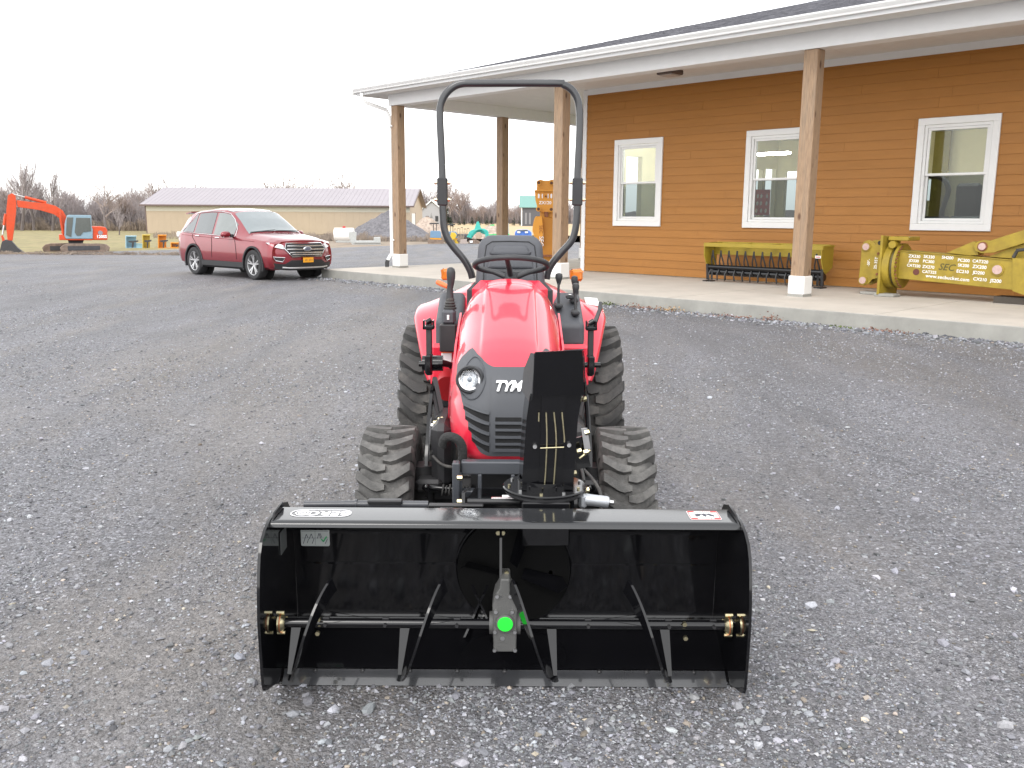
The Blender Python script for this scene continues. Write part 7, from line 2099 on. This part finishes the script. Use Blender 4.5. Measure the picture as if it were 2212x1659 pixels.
# instruction plate on the inside of the back
ip = bpy.data.objects.new('instruction_decal', None); COL.objects.link(ip); ip.parent = blow
yb, zb = 3.083, .54
sl = Vector((0, .11, -.10)).normalized()
T = frame((BLX - .685, 3.052, .5605), (1, 0, 0), -sl)
T = frame(Vector((-.713, 3.1385, .452)), (1, 0, 0), (0, 0, 1))
PLATE = mat('grey_plate', (.42, .45, .44), .4, var=.02)
g = MB(); g.prism([T @ Vector((x, y, 0)) for x, y in rounded(.104, .078, .006)], T.to_3x3() @ Vector((0, 0, .0008))); bb(g, 'plate', PLATE, ip)
g = MB()
def stroke(x0, y0, x1, y1, w=.0016, z=.0012):
    d = Vector((x1 - x0, y1 - y0, 0)).normalized(); n_ = Vector((-d.y, d.x, 0)) * w / 2
    a, b = Vector((x0, y0, z)), Vector((x1, y1, z))
    g.prism([T @ (a - n_), T @ (b - n_), T @ (b + n_), T @ (a + n_)], T.to_3x3() @ Vector((0, 0, .0003)))
stroke(-.048, .018, .048, .018); stroke(-.048, -.008, .048, -.008, .001); stroke(0, .018, 0, -.034, .001)
for x0, y0, x1, y1 in ((-.044, -.03, -.032, .006), (-.032, .006, -.026, -.008), (-.022, -.012, -.014, .008), (-.014, .008, -.008, -.01), (.008, -.01, .014, .010), (.014, .010, .020, -.01), (.018, .01, .024, -.006), (-.012, -.03, -.004, -.01), (-.03, -.028, -.024, -.012), (.036, -.03, .044, -.012), (-.03, .024, -.018, .030), (.02, .024, .034, .030), (.040, .034, .044, .022)):
    stroke(x0, y0, x1, y1, .0022)
bb(g, 'line_drawing', INK, ip)
g = MB(); stroke(.022, -.012, .030, -.022, .005, .0014); stroke(.029, -.022, .042, -.002, .005, .0014); bb(g, 'tick_mark', mat('green_ink', (.02, .32, .10), .5), ip)
# smaller decal on the side plate's inner face
g = MB(); g.box(BLX - HB + .001, BLX - HB + .003, 2.95, 3.03, .45, .53); bb(g, 'side_decal', mat('dull_plate', (.10, .105, .105), .5))

# --- chute ring and chute
CHX, CHY, RZ_ = .122, 3.20, .632
ch = bpy.data.objects.new('discharge_chute', None); COL.objects.link(ch); ch.parent = blow
g = MB(); g.lathe([(.098, 0), (.150, 0), (.154, -.004), (.154, -.010), (.098, -.010)], (CHX, CHY, RZ_), (0, 0, 1), 56, closed=True); bb(g, 'ring', BLACK, ch, smooth=30)
g = MB(); g.lathe([(.100, -.03), (.138, -.03), (.146, -.022), (.146, -.011), (.100, -.011)], (CHX, CHY, RZ_), (0, 0, 1), 56, closed=True); bb(g, 'ring_guide', BLACK_SATIN, ch, smooth=30)
g = MB(); g.lathe([(.094, -.14), (.094, .03), (.100, .03), (.100, -.14)], (CHX, CHY, RZ_), (0, 0, 1), 48, closed=True); bb(g, 'collar', BLACK, ch, smooth=30)
g = MB(); g.bbox((CHX, 3.10, .53), (.17, .10, .16), .004); bb(g, 'chute_neck', BLACK, ch)
for k in range(10):
    a = 2 * PI * (k + .3) / 10
    g = MB(); g.cyl((CHX + .132 * math.cos(a), CHY + .132 * math.sin(a), RZ_), (CHX + .132 * math.cos(a), CHY + .132 * math.sin(a), RZ_ + .007), .006, n=6); bb(g, 'bolt', ZINC if k % 2 else STEEL, ch)
# body: a box-section trunk, narrower at the foot
def quad_ring(z, x0, x1, yf, yb_): return [Vector((x0, yf, z)), Vector((x1, yf, z)), Vector((x1 + .004, yb_, z)), Vector((x0 - .010, yb_, z))]
def slab_loft(g, rings, t=.004):
    g.loft(rings, cap=False)
g = MB()
body = [quad_ring(.636, .038, .222, 3.125, 3.27), quad_ring(.70, .040, .224, 3.122, 3.275), quad_ring(.80, .046, .228, 3.118, 3.28), quad_ring(.90, .052, .233, 3.112, 3.285), quad_ring(.99, .064, .244, 3.105, 3.29)]
g.loft(body, cap=False); bb(g, 'trunk', CHUTEB, ch, smooth=30, solid=.004)
# raised centre channel on the front of the trunk
g = MB(); g.prism([Vector(p) for p in ((.098, 3.1235, .645), (.180, 3.1235, .645), (.188, 3.102, .985), (.104, 3.102, .985))], (0, -.006, 0)); bb(g, 'front_channel', CHUTEB, ch)
# deflector: hood tipped towards the viewer, cheeks on both sides
g = MB()
P = [(.078, 3.045, 1.142), (.240, 3.045, 1.150), (.252, 3.088, .990), (.072, 3.088, .985)]
g.prism([Vector(p) for p in P], (0, .005, 0)); bb(g, 'deflector', CHUTEB, ch)
g = MB(); g.prism([Vector(p) for p in ((.0775, 3.046, 1.141), (.0755, 3.086, 1.001), (.066, 3.11, .955), (.036, 3.20, .985), (.046, 3.215, 1.06), (.068, 3.17, 1.125))], (-.003, .001, 0)); bb(g, 'deflector_cheek', BLACK_SKYLIT, ch, recalc=True)  # left cheek takes the lighter black as its lit side
g = MB(); g.prism([Vector(p) for p in ((.241, 3.046, 1.150), (.253, 3.086, 1.006), (.246, 3.11, .96), (.262, 3.22, .98), (.258, 3.22, 1.10))], (.003, .001, 0)); bb(g, 'deflector_cheek', CHUTEB, ch, recalc=True)
g = MB(); g.prism([Vector(p) for p in ((.078, 3.046, 1.143), (.240, 3.046, 1.151), (.258, 3.22, 1.13), (.062, 3.22, 1.10))], (0, 0, .003)); bb(g, 'deflector_lid', CHUTEB, ch)
# zinc rods over the front
g = MB(); g.tube(smooth_pts([Vector(p) for p in ((.120, 3.094, .925), (.124, 3.098, .822), (.121, 3.108, .70), (.118, 3.112, .652), (.122, 3.113, .644), (.145, 3.113, .644), (.150, 3.112, .652), (.153, 3.108, .70), (.157, 3.098, .822), (.147, 3.094, .926))], 4), .0030, 8); bb(g, 'bail_rod', ZINC, ch, smooth=60)
g = MB(); g.tube([Vector((.101, 3.093, .797)), Vector((.184, 3.093, .801))], .0028, 8); bb(g, 'bail_rod', ZINC, ch, smooth=60)
g = MB(); g.tube([Vector((.175, 3.091, .927)), Vector((.1855, 3.096, .83)), Vector((.1855, 3.097, .818))], .0028, 8); bb(g, 'bail_rod', ZINC, ch, smooth=60)
g = MB(); g.tube([Vector((.0945, 3.095, .925)), Vector((.0945, 3.096, .893))], .0026, 8); bb(g, 'bail_rod', ZINC, ch, smooth=60)
for x, z in ((.082, .799), (.203, .805)):
    g = MB(); g.cyl((x, 3.118, z), (x, 3.104, z), .0075, n=12); bb(g, 'bolt', STEEL, ch)
# deflector linkage on the right
lk = bpy.data.objects.new('deflector_linkage', None); COL.objects.link(lk); lk.parent = blow
g = MB(); g.tube(smooth_pts([Vector(at(*p)) for p in ((1259, 825, 3.2), (1266, 870, 3.2), (1269, 930, 3.2), (1268, 970, 3.2))], 4), .007, 8); bb(g, 'arm', BLACK, lk, smooth=60)
g = MB(); g.bar(at(1262, 925, 3.17), at(1269, 970, 3.17), .006, .022); bb(g, 'plate', STEEL, lk)
g = MB(); g.cyl(at(1252, 990, 3.17), at(1275, 972, 3.17), .006, n=8)
for p in ((1250, 864, 3.15), (1262, 862, 3.15), (1251, 974, 3.17), (1266, 976, 3.17), (1268, 934, 3.17), (1241, 1022, 3.2), (1268, 1058, 3.2)):
    c = at(*p); g.cyl(c - Vector((.008, 0, .002)), c + Vector((.008, 0, .002)), .010, n=6)
g.cyl(at(1248, 864, 3.15), at(1266, 862, 3.15), .004, n=8)
bb(g, 'bolt_set', ZINC, lk, kind='stuff')
g = MB(); g.bar(at(1246, 945, 3.22), at(1262, 1010, 3.22), .012, .05); bb(g, 'bracket', BLACK, lk)
# chute motor
mo = bpy.data.objects.new('chute_motor', None); COL.objects.link(mo); mo.parent = blow
m0 = at(1258, 1078, 3.17); m1 = at(1316, 1085, 3.17); m2 = at(1325, 1086, 3.17)
dv = (m1 - m0).normalized()
g = MB(); g.lathe([(.004, 0), (.020, .0), (.023, .01), (.021, .03), (.0215, .088), (.019, .096), (.010, .098)], m0, dv, 24); bb(g, 'can', ALU, mo, smooth=40)
g = MB(); g.cyl(m1, m2, .009, n=16); bb(g, 'end_cap', STEEL, mo)
g = MB(); g.bbox(m0 + Vector((.0, .0, -.004)), (.03, .05, .055), .01); bb(g, 'gear_case', ALU, mo, smooth=40)
# drive tube lying behind the top plate, and lift frame to the tractor
g = MB(); g.cyl(at(657, 1090, 3.16), at(745, 1089, 3.16), .0125, n=16); g.cyl(at(745, 1089, 3.16), at(925, 1090, 3.16), .014, n=16); g.cyl(at(768, 1089, 3.16), at(772, 1089, 3.16), .019, n=16)
bb(g, 'drive_tube', mat('grey_tube_paint', (.055, .057, .065), .4, coat=.2), smooth=40)
g = MB(); g.bbox(at(832, 1083, 3.15), (.125, .03, .016), .004); g.bbox(at(985, 1091, 3.15), (.20, .03, .008), .003); bb(g, 'tube_clamp', BLACK_SATIN)
g = MB(); g.prism([Vector(p) for p in ((-.150, 3.56, .50), (.19, 3.56, .50), (.20, 3.20, .565), (-.165, 3.20, .565))], (0, 0, .006)); g.box(-.165, .20, 3.195, 3.203, .50, .565)
bb(g, 'mount_plate', BLACK)
g = MB(); g.cyl((-.16, 3.17, .575), (.04, 3.17, .575), .010, n=12); bb(g, 'pivot_bar', BLACK_SATIN)
g = MB(); g.bar((-.175, 3.60, .44), (-.175, 3.16, .56), .012, .10); g.bar((.235, 3.60, .44), (.235, 3.16, .56), .012, .10); bb(g, 'lift_arm', BLACK)
g = MB(); T = frame(Vector((-.022, 3.235, .566)), (1, 0, 0), (0, 1, -.18)); g.bbox((0, 0, .002), (.105, .035, .002), .0008, T=T); bb(g, 'caution_label', DECALW)
g = MB(); outline_strip(g, rounded(.103, .033, .004), .002, T, .0045); bb(g, 'caution_border', REDV)
g = MB(); g.bbox((.02, .002, .0045), (.02, .006, .0006), .0002, T=T); bb(g, 'caution_mark', INK)
g = MB(); g.bbox((-.005, 3.275, .562), (.06, .03, .002), .0006); bb(g, 'caution_label', DECALW)
for px_, py_ in ((993, 1032), (993, 1083), (985, 1092)):
    g = MB(); c = at(px_, py_, 3.4); g.cyl(c - Vector((.01, 0, 0)), c + Vector((.01, 0, 0)), .010, n=6); bb(g, 'bolt', ZINC)
